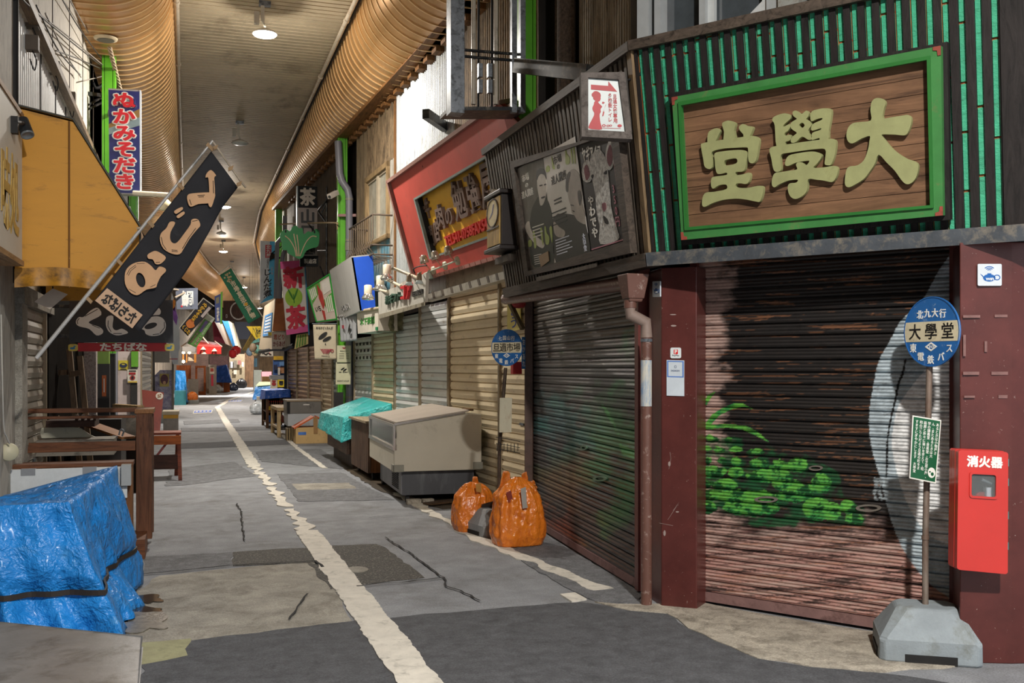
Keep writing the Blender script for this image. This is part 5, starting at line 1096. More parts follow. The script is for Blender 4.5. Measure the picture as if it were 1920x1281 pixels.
for i, (x, y) in enumerate(((225, 1010), (310, 980), (410, 945))):
    u, v = zm([(x, y)])[0]; c = RS.pl().px(u, v, .16)
    t = thing('sign_spotlight', ['clear glass spotlight at the far lower edge of the meat sign', 'middle clear glass spotlight below the meat sign', 'clear glass spotlight below the phone number of the meat sign'][i], 'lamp', c, 'spotlights along the meat sign')
    mb = MB(); mb.lathe([(.02, .10), (.045, .08), (.06, 0), (.055, -.01)], c, (-.3, 0, 1), 14); mb.build('glass_head', mat('bulb_glass', hx('#b9b0a0'), .15, .5, .2), t)
    mb = MB(); mb.tube([c+V(0, 0, -.01), RS.pl().px(u+8, v+12, .02)], .012, 6); mb.build('arm', paint('#a59a86', .5), t)
t = thing('lamp_rod', 'thin rod with three round mounts under the meat sign', 'lamp rail', RS.at(.3, -.02, .15)); pr = RS.pl()
mb = MB(); mb.tube([pr.px(795, 514, .14), pr.px(811, 507, .14), pr.px(856, 489, .14)], .011, 6); mb.build('rod', paint('#aeb5a4', .4), t)
mb = MB(); [mb.lathe([(0, .02), (.05, .015), (.055, -.02)], pr.px(*zm([q])[0], .12), pr.n, 12) for q in ((290, 1070), (375, 1035), (468, 998))]; mb.build('mount', paint('#c3bfa6', .4), t)
mb = MB(); c = pr.px(806, 515, .14); mb.lathe([(.015, .06), (.03, .04), (.05, -.06)], c, (-.1, .1, 1), 12); mb.build('spot_head', paint('#9fb0a4', .4), t)
# ------------------------------------------------------------------ gift shop sign with gooseneck lamps
PG = WR(.5)
t = thing('gift_shop_sign', 'dusty white shop sign with green and red raised letters', 'sign', PG.px(750, 588)); QG = QP(PG, (710, 590), (797, 566), (798, 513), (709, 548))
mb = MB(); mb.pxp(PG, [(710, 590), (797, 566), (799, 512), (752, 530), (750, 536), (728, 543), (709, 548)], .04, -.04); mb.build('board', mat('dusty_white', hx('#b9b5ab'), .6, 0, .1, 3, dirt=.3, dirtcol=hx('#6d675c'), ds=6, stretch=(1, 1, .3)), t)
mb = MB(); mb.hexa([PG.px(u, v, o) for o in (-.5, .02) for (u, v) in ((711, 598), (797, 573), (797, 566), (710, 590))]); mb.build('canopy', mat('canopy_metal', hx('#9c9482'), .5, .2, .15, 4, dirt=.35), t)
mb = MB(); mb.qtext('和ギフト', QG, .22, .30, .56, .68, bold=.02, off0=0, off1=.04); mb.build('green_letter', paint('#3f5a4c', .5), t)
mb = MB(); mb.qtext('コア', QG, .57, .26, .77, .86, bold=.025, off0=0, off1=.04); mb.build('red_letter', paint('#c42f35', .45), t)
mb = MB(); mb.qtext('田商店', QG, .78, .30, .97, .50, bold=.02, off0=0, off1=.02); mb.build('small_letter', paint('#4c4a48', .5), t)
for i, (hu, hv, au, av, tt) in enumerate(((690, 555, 727, 548, 15.3), (713, 538, 752, 537, 14.9), (726, 518, 785, 522, 14.2))):
    c = P(hu, hv, tt); t = thing('gooseneck_lamp', ['lowest cream reflector lamp before the gift sign', 'middle cream reflector lamp before the gift sign', 'highest cream reflector lamp before the gift sign'][i], 'lamp', c, 'cream reflector lamps on the gift sign')
    a = PG.px(au, av, .02)
    mb = MB(); mb.tube([c+V(.02, 0, .1), c+V(.1, 0, .11), a], .022, 8); mb.build('arm', paint('#cbbfa8', .4), t)
    mb = MB(); mb.lathe([(.035, .17), (.06, .16), (.062, .02)], c, n=16); mb.build('housing', paint('#d3c8b2', .35), t)
    mb = MB(); mb.lathe([(.06, .03), (.10, -.03), (.085, -.06), (0, -.07)], c, n=16); mb.build('reflector_bulb', mat('mirror_bulb', hx('#d8d6d0'), .12, .8, .05), t)
for i, (u, v) in enumerate(((767, 529), (786, 526))):
    c = PG.px(u, v, .15); t = thing('small_spotlight', 'small brown clip spotlight above the red letters' if i == 0 else 'small brown clip spotlight at the near end of the gift sign', 'lamp', c)
    mb = MB(); mb.lathe([(.02, .09), (.03, .08), (.035, 0)], c, n=12); mb.tube([c+V(0, 0, .09), PG.px(u+4, v-16, .02)], .008, 5); mb.build('body', paint('#7c6a52', .4), t)
    mb = MB(); mb.lathe([(.035, 0), (.055, -.04), (0, -.045)], c, n=12); mb.build('lens', paint('#c9d6d4', .2), t)
mb = MB(); mb.tube(catmull([PG.px(778, 512, .05), PG.px(775, 505, .1), PG.px(785, 500, .12), PG.px(800, 498, .1)], 4, False), .008, 5); tag(mb.build('cable', dark_rub), 'loose grey cable looping beside the red sign', 'cable')
mb = MB(); mb.smooth = True; pc = WR(.2).px(727, 606)
mb.grid(lambda a, b: V(pc.x+.16*math.cos(a*6.283)*(1-.3*b)+noise.noise(V(a*5, b*4, 2))*.03, pc.y+.30*math.sin(a*6.283), pc.z-.14+.30*b), 20, 6); mb.smooth = False
mb.box((pc.x+.1, pc.y, pc.z+.02), (.2, .5, .28)); tag(mb.build('concrete_bracket', mat('mossy_concrete', hx('#8d8a68'), .9, 0, .4, 14, dirt=.55, dirtcol=hx('#3d3a2a'), ds=10, bump=.8)), 'mossy stained concrete bracket under the gift sign', 'bracket')
# green letter tea sign, noren, menu boards and coffee banner
def flat_sign(name, label, cat, pl, quad, m, th=.03, texts=(), border=None, group=None, part='board'):
    t = thing(name, label, cat, pl.px((quad[0][0]+quad[1][0])/2, (quad[0][1]+quad[1][1])/2), group); Q = QP(pl, *quad, off=0)
    mb = MB(); mb.qbox(Q, 0, 0, 1, 1, -th, 0); mb.build(part, m, t)
    if border: mb = MB(); framebars(mb, Q, Quad(*[Q.at(a, b) for a, b in ((.03, .03), (.97, .03), (.97, .97), (.03, .97))]), 0, .012); mb.build('border', border, t)
    for (s, a0, b0, a1, b1, vert, m2, pn) in texts:
        mb = MB(); mb.qtext(s, Q, a0, b0, a1, b1, vert=vert, bold=.03, off0=0, off1=.006); mb.build(pn, m2, t)
    return t, Q
t, Q = flat_sign('tea_shop_sign', 'cream sign box with four green raised characters', 'sign', WR(.42), [(671, 626), (709, 620), (708.6, 581), (669, 588)], paint('#dcd3c4', .5), .3, [('木下茶舗', .15, .38, .85, .72, False, paint('#3f8a3c', .5), 'green_letter')])
mb = MB(); mb.tube([Q.at(-.05, 1.08, .0), Q.at(1.1, 1.06, 0)], .03, 8); mb.build('rail', paint('#b9a78a', .5), t)
mb = MB(); [mb.qbox(Q, *q, 0, .02) for q in ((.97, .98, 1.06, 1.15), (.93, .02, 1.0, .18))]; mb.build('green_clip', paint('#2f8a58', .5), t)
def cloth(name, label, cat, Q, m, nx=30, ny=20, amp=.02, waves=4, th=.004, lift=0):
    t = thing(name, label, cat, Q.at(.5, 0)); mb = MB(); mb.smooth = True
    mb.grid(lambda a, b: Q.at(a, b, amp*math.sin(a*waves*6.283+b*.8)*(1.05-b*.6)+noise.noise(V(a*3, b*3, waves))*amp*lift), nx, ny); o = mb.build('cloth', m, t)
    so = o.modifiers.new('thick', 'SOLIDIFY'); so.thickness = th; so.offset = -1; return t
Qn = QP(WR(.40), (640, 641), (668, 639), (669, 590), (637, 596))
t = cloth('noren_curtain', 'short grey noren curtain with hanging loops beside the tea sign', 'curtain', Qn, paint('#a3a4a6', .8, .1), 40, 10, .025, 5)
mb = MB(); mb.tube([Qn.at(-.15, 1.04), Qn.at(1.1, 1.04)], .014, 6); mb.build('rod', paint('#5a5148', .5), t)
mb = MB(); [mb.tube([Qn.at(.05+.1*k, 1.0), Qn.at(.05+.1*k, 1.06, .02), Qn.at(.05+.1*k, 1.09)], .014, 6) for k in range(10)]; mb.build('loop', paint('#8c8a86', .7), t)
mb = MB(); mb.qp(Qn, [(.25, .52), (.36, .52), (.36, .66), (.25, .66)], .035, .04); mb.build('red_mark', paint('#a3303c', .7), t)
mb = MB(); mb.qp(Qn, catmull([(.62, .3), (.72, .5), (.74, .68), (.64, .5)], 3), .035, .04); mb.qp(Qn, catmull([(.70, .25), (.76, .35), (.75, .5), (.70, .4)], 3), .035, .04); mb.build('leaf_mark', black_ink, t)
plb = PY(18.55)
QB2 = QP(plb, (590, 674), (631, 674), (630, 609), (587, 609))
t = cloth('cafe_banner', 'beige hanging cafe banner with two leaves and a red cup', 'banner', QB2, mat('linen', hx('#c9baa0'), .9, 0, .08, 6, dirt=.15, dirtcol=hx('#9c8c72')), 16, 16, .008, 1)
mb = MB(); mb.tube([QB2.at(-.04, 1.03), QB2.at(1.06, 1.03)], .01, 6); mb.build('rod', dusty_steel, t)
mb = MB()
for (cx, cy, rx, ry, ro) in ((.40, .68, .22, .065, .45), (.58, .59, .20, .05, .3)):
    mb.qp(QB2, [(x, y) for x, y in ell(cx, cy, rx, ry, 20, ro)], .012, .015)
mb.qtext('めるかどったんが', QB2, .12, .87, .86, .95, bold=.02, off0=.012, off1=.015); mb.qtext('PORTHODE', QB2, .32, .085, .68, .11, bold=.02, off0=.012, off1=.015); mb.qtext('&', QB2, .48, .42, .54, .47, bold=.02, off0=.012, off1=.015); mb.build('print', black_ink, t)
mb = MB()
for k in range(7):
    a = .26+.075*k; mb.qp(QB2, [(a+.01, .30), (a+.06, .30), (.42+.035*k, .16), (.40+.035*k, .16)], .012, .015)
mb.qp(QB2, ell(.80, .25, .07, .05), .012, .015, holes=[ell(.80, .25, .04, .03)]); mb.build('red_cup', paint('#9c2a40', .7), t)
plm = PY(18.3)
for q, lab, tx in (([(632, 679), (658, 679), (658, 648), (632, 648)], 'upper cream menu board on the green column', 0), ([(629.5, 721), (657, 721), (658, 679.5), (630, 679.5)], 'lower cream menu board with two black leaves on the column', 1)):
    t, Q = flat_sign('menu_board', lab, 'menu board', plm, q, paint('#cfc9a8', .5), .015, group='menu boards on the green column')
    mb = MB()
    if tx: [mb.qp(Q, ell(cx, cy, .14, .04, 16, .4), 0, .004) for cx, cy in ((.45, .70), (.6, .65))]; mb.qtext('珈琲　焼き菓子', Q, .2, .52, .8, .58, off1=.004); mb.qtext('めるかどったんが', Q, .1, .12, .9, .2, off1=.004); mb.qbox(Q, .05, .95, .95, .99, 0, .004)
    else: mb.qtext('本日のメニュー', Q, .2, .62, .8, .70, off1=.004); [mb.qbox(Q, .15, .5-.1*k, .5, .52-.1*k, 0, .003) for k in range(4)]; [mb.qbox(Q, .65, .5-.1*k, .85, .52-.1*k, 0, .003) for k in range(4)]
    mb.build('lettering', black_ink, t)
    if not tx: mb = MB(); mb.qp(Q, [(.35, .88), (.65, .88), (.55, .80), (.45, .80)], 0, .004); mb.build('red_cup', paint('#9c2a40', .7), t)
mb = MB(); a = P(645, 745, 18.35); mb.box((a.x-.1, 18.42, .55), (.16, .1, 1.1)); tag(mb.build('black_post_guard', paint('#2a2726', .5, .2, dirt=.2)), 'black guard plate at the foot of the column below the menu boards', 'post guard')
# tent box sign white and blue
t = thing('tent_sign', 'white and cobalt blue box shaped shop tent', 'awning', P(670, 590, 16))
pb = PY(15.9); A_, B_, C_, D_ = pb.px(675, 583), pb.px(704, 577), pb.px(699, 479), pb.px(659, 483)
mb = MB(); mb.prism([[A_, B_, C_, D_]], (0, .03, 0)); mb.build('blue_side', paint('#1f55c8', .5, .08), t)
back = V(-.16, 3.3, 0); E_, F_ = P(635, 601, 18.2), P(618, 509, 18.2)
mb = MB(); mb.prism([[E_, A_, D_, F_]], (.03, 0, 0)); mb.build('white_front', mat('tent_white', hx('#bfbcb8'), .6, 0, .06, 3, dirt=.15, dirtcol=hx('#8f8a84'), stretch=(1, 3, .4)), t)
Qf = Quad(E_, A_, D_, F_); mb = MB(); mb.qtext('POISA', Qf, .25, .12, .62, .24, bold=.0, off0=0, off1=.008); mb.build('faint_lettering', paint('#8d8a88', .6), t)
mb = MB(); mb.prism([[F_, D_, C_, C_+V(-.1, 2.2, 0)]], (0, 0, .02)); mb.build('top_sheet', paint('#a9a6a2', .6), t)
# strawberry sign
pst = Pl(WR(.5).px(605, 560), (-.90, -.43, .1)); Qs_ = QP(pst, (594, 605), (633, 600), (619, 513), (575.5, 541))
t = thing('fruit_sign', 'tilted green framed sign printed with leaves and red fruit', 'sign', Qs_.at(.5, 0))
mb = MB(); mb.qbox(Qs_, 0, 0, 1, 1, -.08, 0); mb.build('board', paint('#c9b9ac', .5), t)
mb = MB(); framebars(mb, Qs_, Quad(*[Qs_.at(a, b) for a, b in ((.03, .03), (.97, .03), (.97, .97), (.03, .97))]), 0, .02); mb.build('frame', paint('#2f8f3c', .5), t)
mb = MB(); [mb.qp(Qs_, p, 0, .004) for p in ([(.05, .96), (.55, .96), (.5, .75), (.1, .55), (.05, .5)], [(.5, .5), (.95, .6), (.95, .25), (.65, .2)])]; mb.build('green_print', paint('#5f9c46', .6, .3), t)
mb = MB(); [mb.qp(Qs_, p, .004, .008) for p in ([(.42, .95), (.56, .7), (.58, .4), (.46, .3), (.38, .6)], [(.38, .3), (.5, .25), (.48, .02), (.4, .02)])]; mb.build('red_print', paint('#a83c36', .6, .3), t)
mb = MB(); [mb.qbox(Qs_, .08+.07*k, .62+.02*k, .12+.07*k, .92, .004, .009) for k in range(4)]; [mb.qbox(Qs_, .62+.08*k, .2, .66+.08*k, .55, .004, .009) for k in range(4)]; mb.qp(Qs_, [(.6, .62), (.93, .66), (.93, .93), (.6, .93)], .004, .008); mb.build('white_lettering', paint('#d9d2c8', .6), t)
mb = MB(); mb.qtext('いち', Qs_, .12, .28, .36, .42, off0=.004, off1=.009); mb.build('black_lettering', black_ink, t)
# downpipe, camera, rods
t = thing('drain_pipe', 'thick grey downpipe with a bend beside the second green column', 'pipe', P(655, 735, 18.35))
mb = MB(); pp = [P(634, 265, 18.6), P(637, 325, 18.6), P(641, 340, 18.6), P(652, 356, 18.6), P(655, 370, 18.6), V(*P(655, 370, 18.6).xy, .0)]; mb.tube(pp, .068, 14); mb.build('pipe', grey_pvc, t)
mb = MB(); [mb.tube([P(655, v-2, 18.6), P(655, v+2, 18.6)], .076, 14) for v in (374, 451, 630, 745)]; mb.tube([P(655, 455, 18.6), P(655, 470, 18.6)], .08, 14); mb.build('clamp', paint('#8a857c', .4), t)
mb = MB(); mb.bar(P(634, 404, 18.6), P(668, 404, 18.6), .05, .05); mb.build('strap', brown_steel, t)
t = thing('security_camera', 'small white security camera on the green column', 'camera', P(625, 366, 18.4))
mb = MB(); mb.bar(P(617, 369, 18.3), P(632, 361, 18.5), .09, .09); mb.build('housing', paint('#c9bfb4', .4), t, bevel=.008)
mb = MB(); mb.tube([P(617.5, 369, 18.24), P(618, 369, 18.3)], .025, 10); mb.build('lens', dark_rub, t)
mb = MB(); mb.tube(catmull([P(524, 421, 23.6), P(560, 419, 22.5), P(625, 418, 18.9), P(632, 422, 18.7), P(633, 430, 18.7)], 4, False), .018, 6); tag(mb.build('support_rod', paint('#b09876', .5)), 'long tan rod reaching from the column to the cabbage sign', 'rod')
# tea shop vertical sign
plc = PY(21.8)
t = thing('vertical_sign', 'tall black and grey projecting box sign reading 茶山口園', 'sign', plc.px(577, 497)); Qv = QP(plc, (559, 480), (595, 480), (595, 350), (558.5, 348.5))
mb = MB(); mb.qbox(Qv, 0, 0, 1, 1, -.14, 0); mb.build('box', paint('#8a7d76', .5), t)
mb = MB(); mb.qbox(Qv, 0, .69, 1, 1, 0, .004); mb.qbox(Qv, .1, -.15, 1.05, 0, -.1, .004); mb.build('black_panel', paint('#131416', .8), t)
mb = MB(); mb.qtext('茶', Qv, .1, .72, .9, .97, vert=True, bold=.04, off0=.004, off1=.008); mb.qtext('製造店', Qv, .3, -.11, .95, -.04, bold=.01, off0=.004, off1=.008); mb.build('pale_lettering', paint('#b5a99c', .5), t)
mb = MB(); mb.qtext('山口園', Qv, .1, .02, .9, .67, vert=True, bold=.04, off0=0, off1=.006); mb.build('black_lettering', black_ink, t)
mb = MB(); mb.qbox(Qv, -.06, 0, 0, 1, -.14, .0); mb.build('side_rim', paint('#a9b2b6', .4), t)
mb = MB()
for (p, q) in (((596, 395, 21.8), (650, 330, 19.5)), ((596, 395, 21.8), (612, 418, 21.2)), ((596, 470, 21.8), (612, 470, 21.2)), ((612, 350, 21.2), (612, 520, 21.2)), ((600, 500, 21.6), (616, 540, 21)), ((602, 400, 21.2), (612, 380, 21.2))): mb.tube([P(*p), P(*q)], .02, 5)
tag(mb.build('sign_bracket', black_steel), 'dark steel bracket lattice holding the tall tea sign', 'bracket')
# cabbage sign, tea banner
def zc8(p): return [(x/5.337+480, y/5.337+400) for x, y in p]
plk = PY(21.3)
t = thing('cabbage_sign', 'dark green cut out sign shaped like a leafy cabbage', 'sign', plk.px(560, 485))
mb = MB(); mb.pxp(plk, zc8([(240, 240), (250, 190), (300, 160), (340, 180), (360, 140), (400, 122), (430, 150), (465, 150), (478, 210), (520, 180), (560, 190), (600, 155), (630, 180), (635, 240), (620, 330), (560, 350), (500, 380), (470, 440), (430, 455), (395, 440), (320, 400), (310, 370), (265, 365), (260, 300)]), .04, sm=3); mb.build('leaf_board', paint('#14803c', .45, .08), t)
mb = MB()
for l in ([(290, 225), (340, 270), (385, 350), (402, 430)], [(378, 205), (400, 330), (415, 430)], [(410, 215), (425, 330), (430, 430)], [(605, 235), (555, 232), (495, 300), (440, 430)]):
    mb.tube([plk.px(u, v, .045) for u, v in zc8(catmull(l, 4, False))], .012, 5)
mb.build('leaf_vein', paint('#d8b99a', .5), t)
mb = MB(); [mb.pxp(plk, zc8(ell(x, y, 9, 16, 10)), .01, .04) for x, y in ((297, 180), (586, 185))]; mb.build('hook', dark_rub, t)
plh = PY(22.6); QH = QP(plh, (537, 628.6), (577.4, 622), (570, 488), (525, 491))
t = cloth('tea_banner', 'white and pink vertical banner reading 新茶 with a tea leaf', 'banner', QH, paint('#d9d0c8', .8, .06), 14, 24, .012, 1)
mb = MB(); [mb.qp(QH, p, .016, .018) for p in ([(0, .9), (1, .9), (1, 1), (0, 1)], [(0, 0), (1, 0), (1, .1), (0, .07)])]; mb.build('pink_band', paint('#d75a94', .7), t)
mb = MB(); mb.qp(QH, ell(.46, .5, .38, .13, 28), .016, .018); mb.build('leaf_disc', paint('#93b83c', .7, .2), t)
mb = MB(); [mb.qp(QH, p, .018, .021) for p in (ell(.34, .54, .14, .025, 14, -.6), ell(.56, .54, .14, .025, 14, .6), [(.44, .42), (.48, .42), (.48, .54), (.44, .54)])]; mb.build('tea_leaf', paint('#3c7a2c', .7), t)
mb = MB(); mb.qtext('新', QH, .06, .62, .94, .92, vert=True, bold=.045, off0=.018, off1=.022); mb.qtext('茶', QH, .06, .06, .94, .38, vert=True, bold=.045, off0=.018, off1=.022); mb.build('red_lettering', paint('#c0243c', .6), t)
mb = MB(); mb.tube([QH.at(1.03, 1.05), QH.at(1.04, -.05)], .016, 6); mb.build('pole', paint('#3f7fa8', .4), t)
mb = MB(); mb.bar(P(570, 494, 24), P(560, 560, 24), .02); mb.build('pole_clip', dark_rub, t)
t, Q = flat_sign('price_flyer', 'bundle of colourful paper flyers hanging below the tea banner', 'flyer', PY(22.8), [(552, 655), (578, 645), (578, 625), (556, 628)], paint('#c9b878', .6), .02)
mb = MB(); [mb.qbox(Q, .1+.2*k, .05, .22+.2*k, .95, 0, .01) for k in range(4)]; mb.build('green_strip', paint('#5f8a3c', .6, .3), t)
# sardine dish sign
pls = PY(27.5)
t, Q = flat_sign('vertical_sign', 'tall sky blue and white vertical sign for stewed fish', 'sign', pls, [(487.5, 569.6), (514.7, 559), (515.6, 453), (488, 451.5)], paint('#d9dde0', .4), .06)
mb = MB(); mb.qp(Q, [(.62, .04), (1, .02), (1, 1), (.66, 1), (.60, .5)], 0, .004); mb.qp(Q, [(0, 0), (1, 0), (.9, .12), (.3, .05)], 0, .005); mb.build('blue_print', paint('#3fb0e0', .4), t)
mb = MB(); mb.qbox(Q, .34, .72, .76, .935, .004, .008); mb.build('red_box', paint('#c42430', .4), t)
mb = MB(); mb.qtext('北九州', Q, .40, .73, .70, .93, vert=True, bold=.02, off0=.008, off1=.011); mb.build('box_lettering', white_ink, t)
mb = MB(); mb.qtext('ふるさと', Q, .42, .55, .62, .71, vert=True, off0=.004, off1=.008); mb.qtext('じんだ煮', Q, .22, .06, .82, .54, vert=True, bold=.02, off0=.005, off1=.010); mb.build('black_lettering', black_ink, t)
mb = MB(); mb.qtext('いわしの', Q, .74, .42, .90, .56, vert=True, off0=.005, off1=.009); mb.build('side_lettering', paint('#c9a08a', .5), t)
t = thing('floodlight', 'small black floodlight aimed at the blue fish sign', 'lamp', P(515, 485, 26.8))
mb = MB(); mb.tube([P(528, 462, 26.6), P(508, 476, 26.8)], .015, 5); mb.build('arm', dark_rub, t)
mb = MB(); mb.lathe([(.03, .1), (.08, .06), (.16, -.08)], P(513, 482, 26.8), (-.4, .2, 1), 14); mb.build('head', dark_rub, t)
mb = MB()
for pts in ([P(534, 405, 26), P(534, 440, 26), P(520, 455, 26.6), P(517, 560, 26.6)], [P(545, 440, 26), P(530, 480, 26.2), P(524, 560, 26.2)]): mb.tube(pts, .06, 10)
tag(mb.build('drain_pipe', grey_pvc), 'pair of grey drain pipes behind the blue fish sign', 'pipe')
column(2.35, 27.8, 5.86, 'green steel column behind the grey drain pipes', z0=2.6)
# fried chicken stall tent
t = thing('chicken_stall_tent', 'beige and brown box tent of the fried chicken stall', 'awning', P(512, 655, 30))
p1, p2, p3, p4 = P(511, 621, 26.6), P(536, 621, 26.6), P(531.5, 558, 26.6), P(517, 560, 26.6)
mb = MB(); mb.prism([[p1, p2, p3, p4]], (0, .05, 0)); mb.build('brown_side', paint('#a0623c', .7, .15), t)
f1, f2, f3 = P(485, 655, 30.5), P(496, 574, 30.5), P(511, 655, 26.6)
mb = MB(); mb.prism([[f1, f3, p4, f2]], (.05, 0, 0)); mb.build('beige_front', mat('tent_beige', hx('#b3a48c'), .7, 0, .1, 3, dirt=.2, stretch=(1, 3, .4)), t)
Qf = Quad(f1, f3, p4, f2); mb = MB(); mb.qbox(Qf, .3, .30, .85, .72, .0, .02); mb.build('white_notice', paint('#d9dde2', .5), t)
mb = MB(); framebars(mb, Quad(*[Qf.at(a, b) for a, b in ((.28, .28), (.87, .28), (.87, .74), (.28, .74))]), Quad(*[Qf.at(a, b) for a, b in ((.33, .33), (.82, .33), (.82, .70), (.33, .70))]), .01, .03); [mb.qbox(Qf, .36, .36+.07*k, .78, .38+.07*k, .02, .03) for k in range(5)]; mb.build('blue_print', paint('#3f86c4', .5), t)
t, Q = flat_sign('chicken_sign', 'square cream sign with brown lettering 若どり からあげ', 'sign', PY(26.9), [(510, 655), (536.5, 655), (536, 622.5), (510, 622)], paint('#cdbfb0', .5), .15, [('若どり', .12, .55, .88, .85, False, paint('#a8472c', .5), 'lettering'), ('からあげ', .08, .15, .92, .46, False, paint('#7c3028', .5), 'lower_lettering')], paint('#a89a8a', .5))
t, Q = flat_sign('name_tag', 'tiny yellow tag beside the fried chicken sign', 'sign', PY(27), [(503, 629), (510, 629), (510, 623), (503, 623)], paint('#c9b22c', .5), .05)
mb = MB(); mb.tube([P(487, 660, 29.5), P(512, 655, 27), P(536, 655, 26.2), P(551, 647, 24.6)], .05, 8); mb.tube([P(537, 655, 26.4), V(*P(537, 735, 26.4).xy, 0)], .06, 8); tag(mb.build('black_downpipe', dark_rub), 'dark gutter and downpipe beside the last brown shutter', 'pipe')
# ------------------------------------------------------------------ things on the ground, right side
# freezer
fo, fa = V(2.22, 11.15, 0), V(.042, .999, 0)
fn_ = V(.999, -.042, 0)
def fz(d, w_, z): return fo+fa*d+fn_*w_+V(0, 0, z)
t = thing('display_freezer', 'beige sloped top display freezer on a dark base', 'freezer', fo)
cream_m = mat('freezer_cream', hx('#c8c0ae'), .42, .05, .06, 2, dirt=.12, dirtcol=hx('#9a9180'), ds=3)
FL = 2.13
prof = [(0, .37), (0, .60), (.0, .905), (.82, 1.03), (1.02, 1.01), (1.02, .37)]
mb = MB(); mb.prism([[fz(0, a, z) for a, z in prof]], fa*.03); mb.build('side_panel', cream_m, t, bevel=.01)
mb = MB(); mb.prism([[fz(FL-.03, a, z) for a, z in prof]], fa*.03); mb.build('side_panel', cream_m, t, bevel=.01)
mb = MB(); mb.hexa([fz(d, w_, z) for z in (.37, .62) for d, w_ in ((.03, 0), (FL-.03, 0), (FL-.03, .05), (.03, .05))]); mb.build('front_panel', cream_m, t)
mb = MB(); mb.hexa([fz(d, w_, z) for z in (.37, .40) for d, w_ in ((.03, .05), (FL-.03, .05), (FL-.03, 1), (.03, 1))]); mb.hexa([fz(d, w_, z) for z in (.37, 1.0) for d, w_ in ((.03, .98), (FL-.03, .98), (FL-.03, 1.01), (.03, 1.01))]); mb.build('back_panel', paint('#6d7a70', .5), t)
mb = MB(); mb.hexa([fz(d, w_, z) for z in (.655, .88) for d, w_ in ((.08, .008), (FL-.08, .008), (FL-.08, .016), (.08, .016))]); mb.build('front_glass', mat('freezer_glass', hx('#39463f'), .15, 0, .6, 2.5, spec=.35), t)
mb = MB()
for z0_, z1_ in ((.615, .655), (.88, .91)): mb.hexa([fz(d, w_, z) for z in (z0_, z1_) for d, w_ in ((.0, -.012), (FL, -.012), (FL, .03), (.0, .03))])
for d0 in (0.0, FL-.08): mb.hexa([fz(d, w_, z) for z in (.655, .88) for d, w_ in ((d0+.0, -.008), (d0+.08, -.008), (d0+.08, .03), (d0, .03))])
mb.bar(fz(-.01, 0, .91), fz(-.01, .82, 1.035), .025); mb.build('chrome_trim', mat('chrome', hx('#b9b4ac'), .25, .8, .1), t)
mb = MB(); mb.hexa([p+V(0, 0, k) for k in (.012, .03) for p in (fz(-.02, .02, .905), fz(FL+.02, .02, .905), fz(FL+.02, .84, 1.035), fz(-.03, .86, 1.035))]); mb.build('lid_board', mat('lid_brown', hx('#a3978a'), .6, 0, .1, 3, dirt=.15), t)
mb = MB(); mb.hexa([fz(d, w_, z) for z in (.09, .37) for d, w_ in ((.1, .11), (FL-.25, .11), (FL-.25, .95), (.1, .95))]); b = mb.build('base', mat('freezer_base', hx('#55565a'), .5, .2, .15, 5, dirt=.3, dirtcol=hx('#77787a'), ds=5, stretch=(1, 1, .3)), t)
mb = MB(); mb.hexa([fz(d, w_, z) for z in (.10, .36) for d, w_ in ((.11, .095), (1.6, .095), (1.6, .11), (.11, .11))]); mb.build('front_plate', mat('steel_plate', hx('#77777a'), .45, .4, .15, 5, dirt=.2), b)
mb = MB(); [mb.hexa([fz(d, w_, z0_+k*.022+q) for q in (0, .011) for d, w_ in ((.28, .088), (.75, .088), (.75, .095), (.28, .095))]) for k in range(9) for z0_ in (.14,)]; mb.build('vent_grille', dark_rub, b)
mb = MB(); mb.hexa([fz(d, w_, z) for z in (.37, .45) for d, w_ in ((-.014, -.012), (.14, -.012), (.14, .0), (-.014, .0))]); mb.hexa([fz(d, w_, z) for z in (.37, .45) for d, w_ in ((-.014, -.012), (0, -.012), (0, .11), (-.014, .11))]); mb.hexa([fz(d, w_, z) for z in (.38, .46) for d, w_ in ((-.014, .92), (0, .92), (0, 1.03), (-.014, 1.03))]); mb.build('corner_guard', mat('guard', hx('#8a877a'), .5, .3, .2), t)
mb = MB(); mb.tube([fz(1.95, .14, .07), fz(1.95, .2, .07)], .07, 12); mb.build('caster', dark_rub, t)
mb = MB(); mb.tube([fz(.18, .16, .045), fz(.18, .2, .045)], .045, 12); mb.build('caster', dark_rub, t)
mb = MB(); mb.box(fz(.55, .98, 1.045), (.09, .22, .025)); mb.build('wood_block', wood('blk', hx('#8a6a48'), hx('#4a3420'), 'y'), t)
for i, (d, w_, sx, sy) in enumerate(((-.02, .22, .16, .09), (-.03, .38, .13, .08))):
    p = fz(d, w_, 0); mb = MB(); mb.box((p.x, p.y, .03), (sx, sy, .06), .1*i); tag(mb.build('concrete_block', concrete_pale, bevel=.006), ['broken concrete block directly under the freezer corner', 'broken concrete block beside the dark loose board at the freezer'][i], 'block')
mb = MB(); mb.bar(GZ(800, 945, .03), GZ(880, 936, .03), .14, .02); tag(mb.build('loose_board', wood('loose', hx('#5c4632'), hx('#2a1e14'), 'x')), 'dark loose board lying in front of the freezer', 'board')
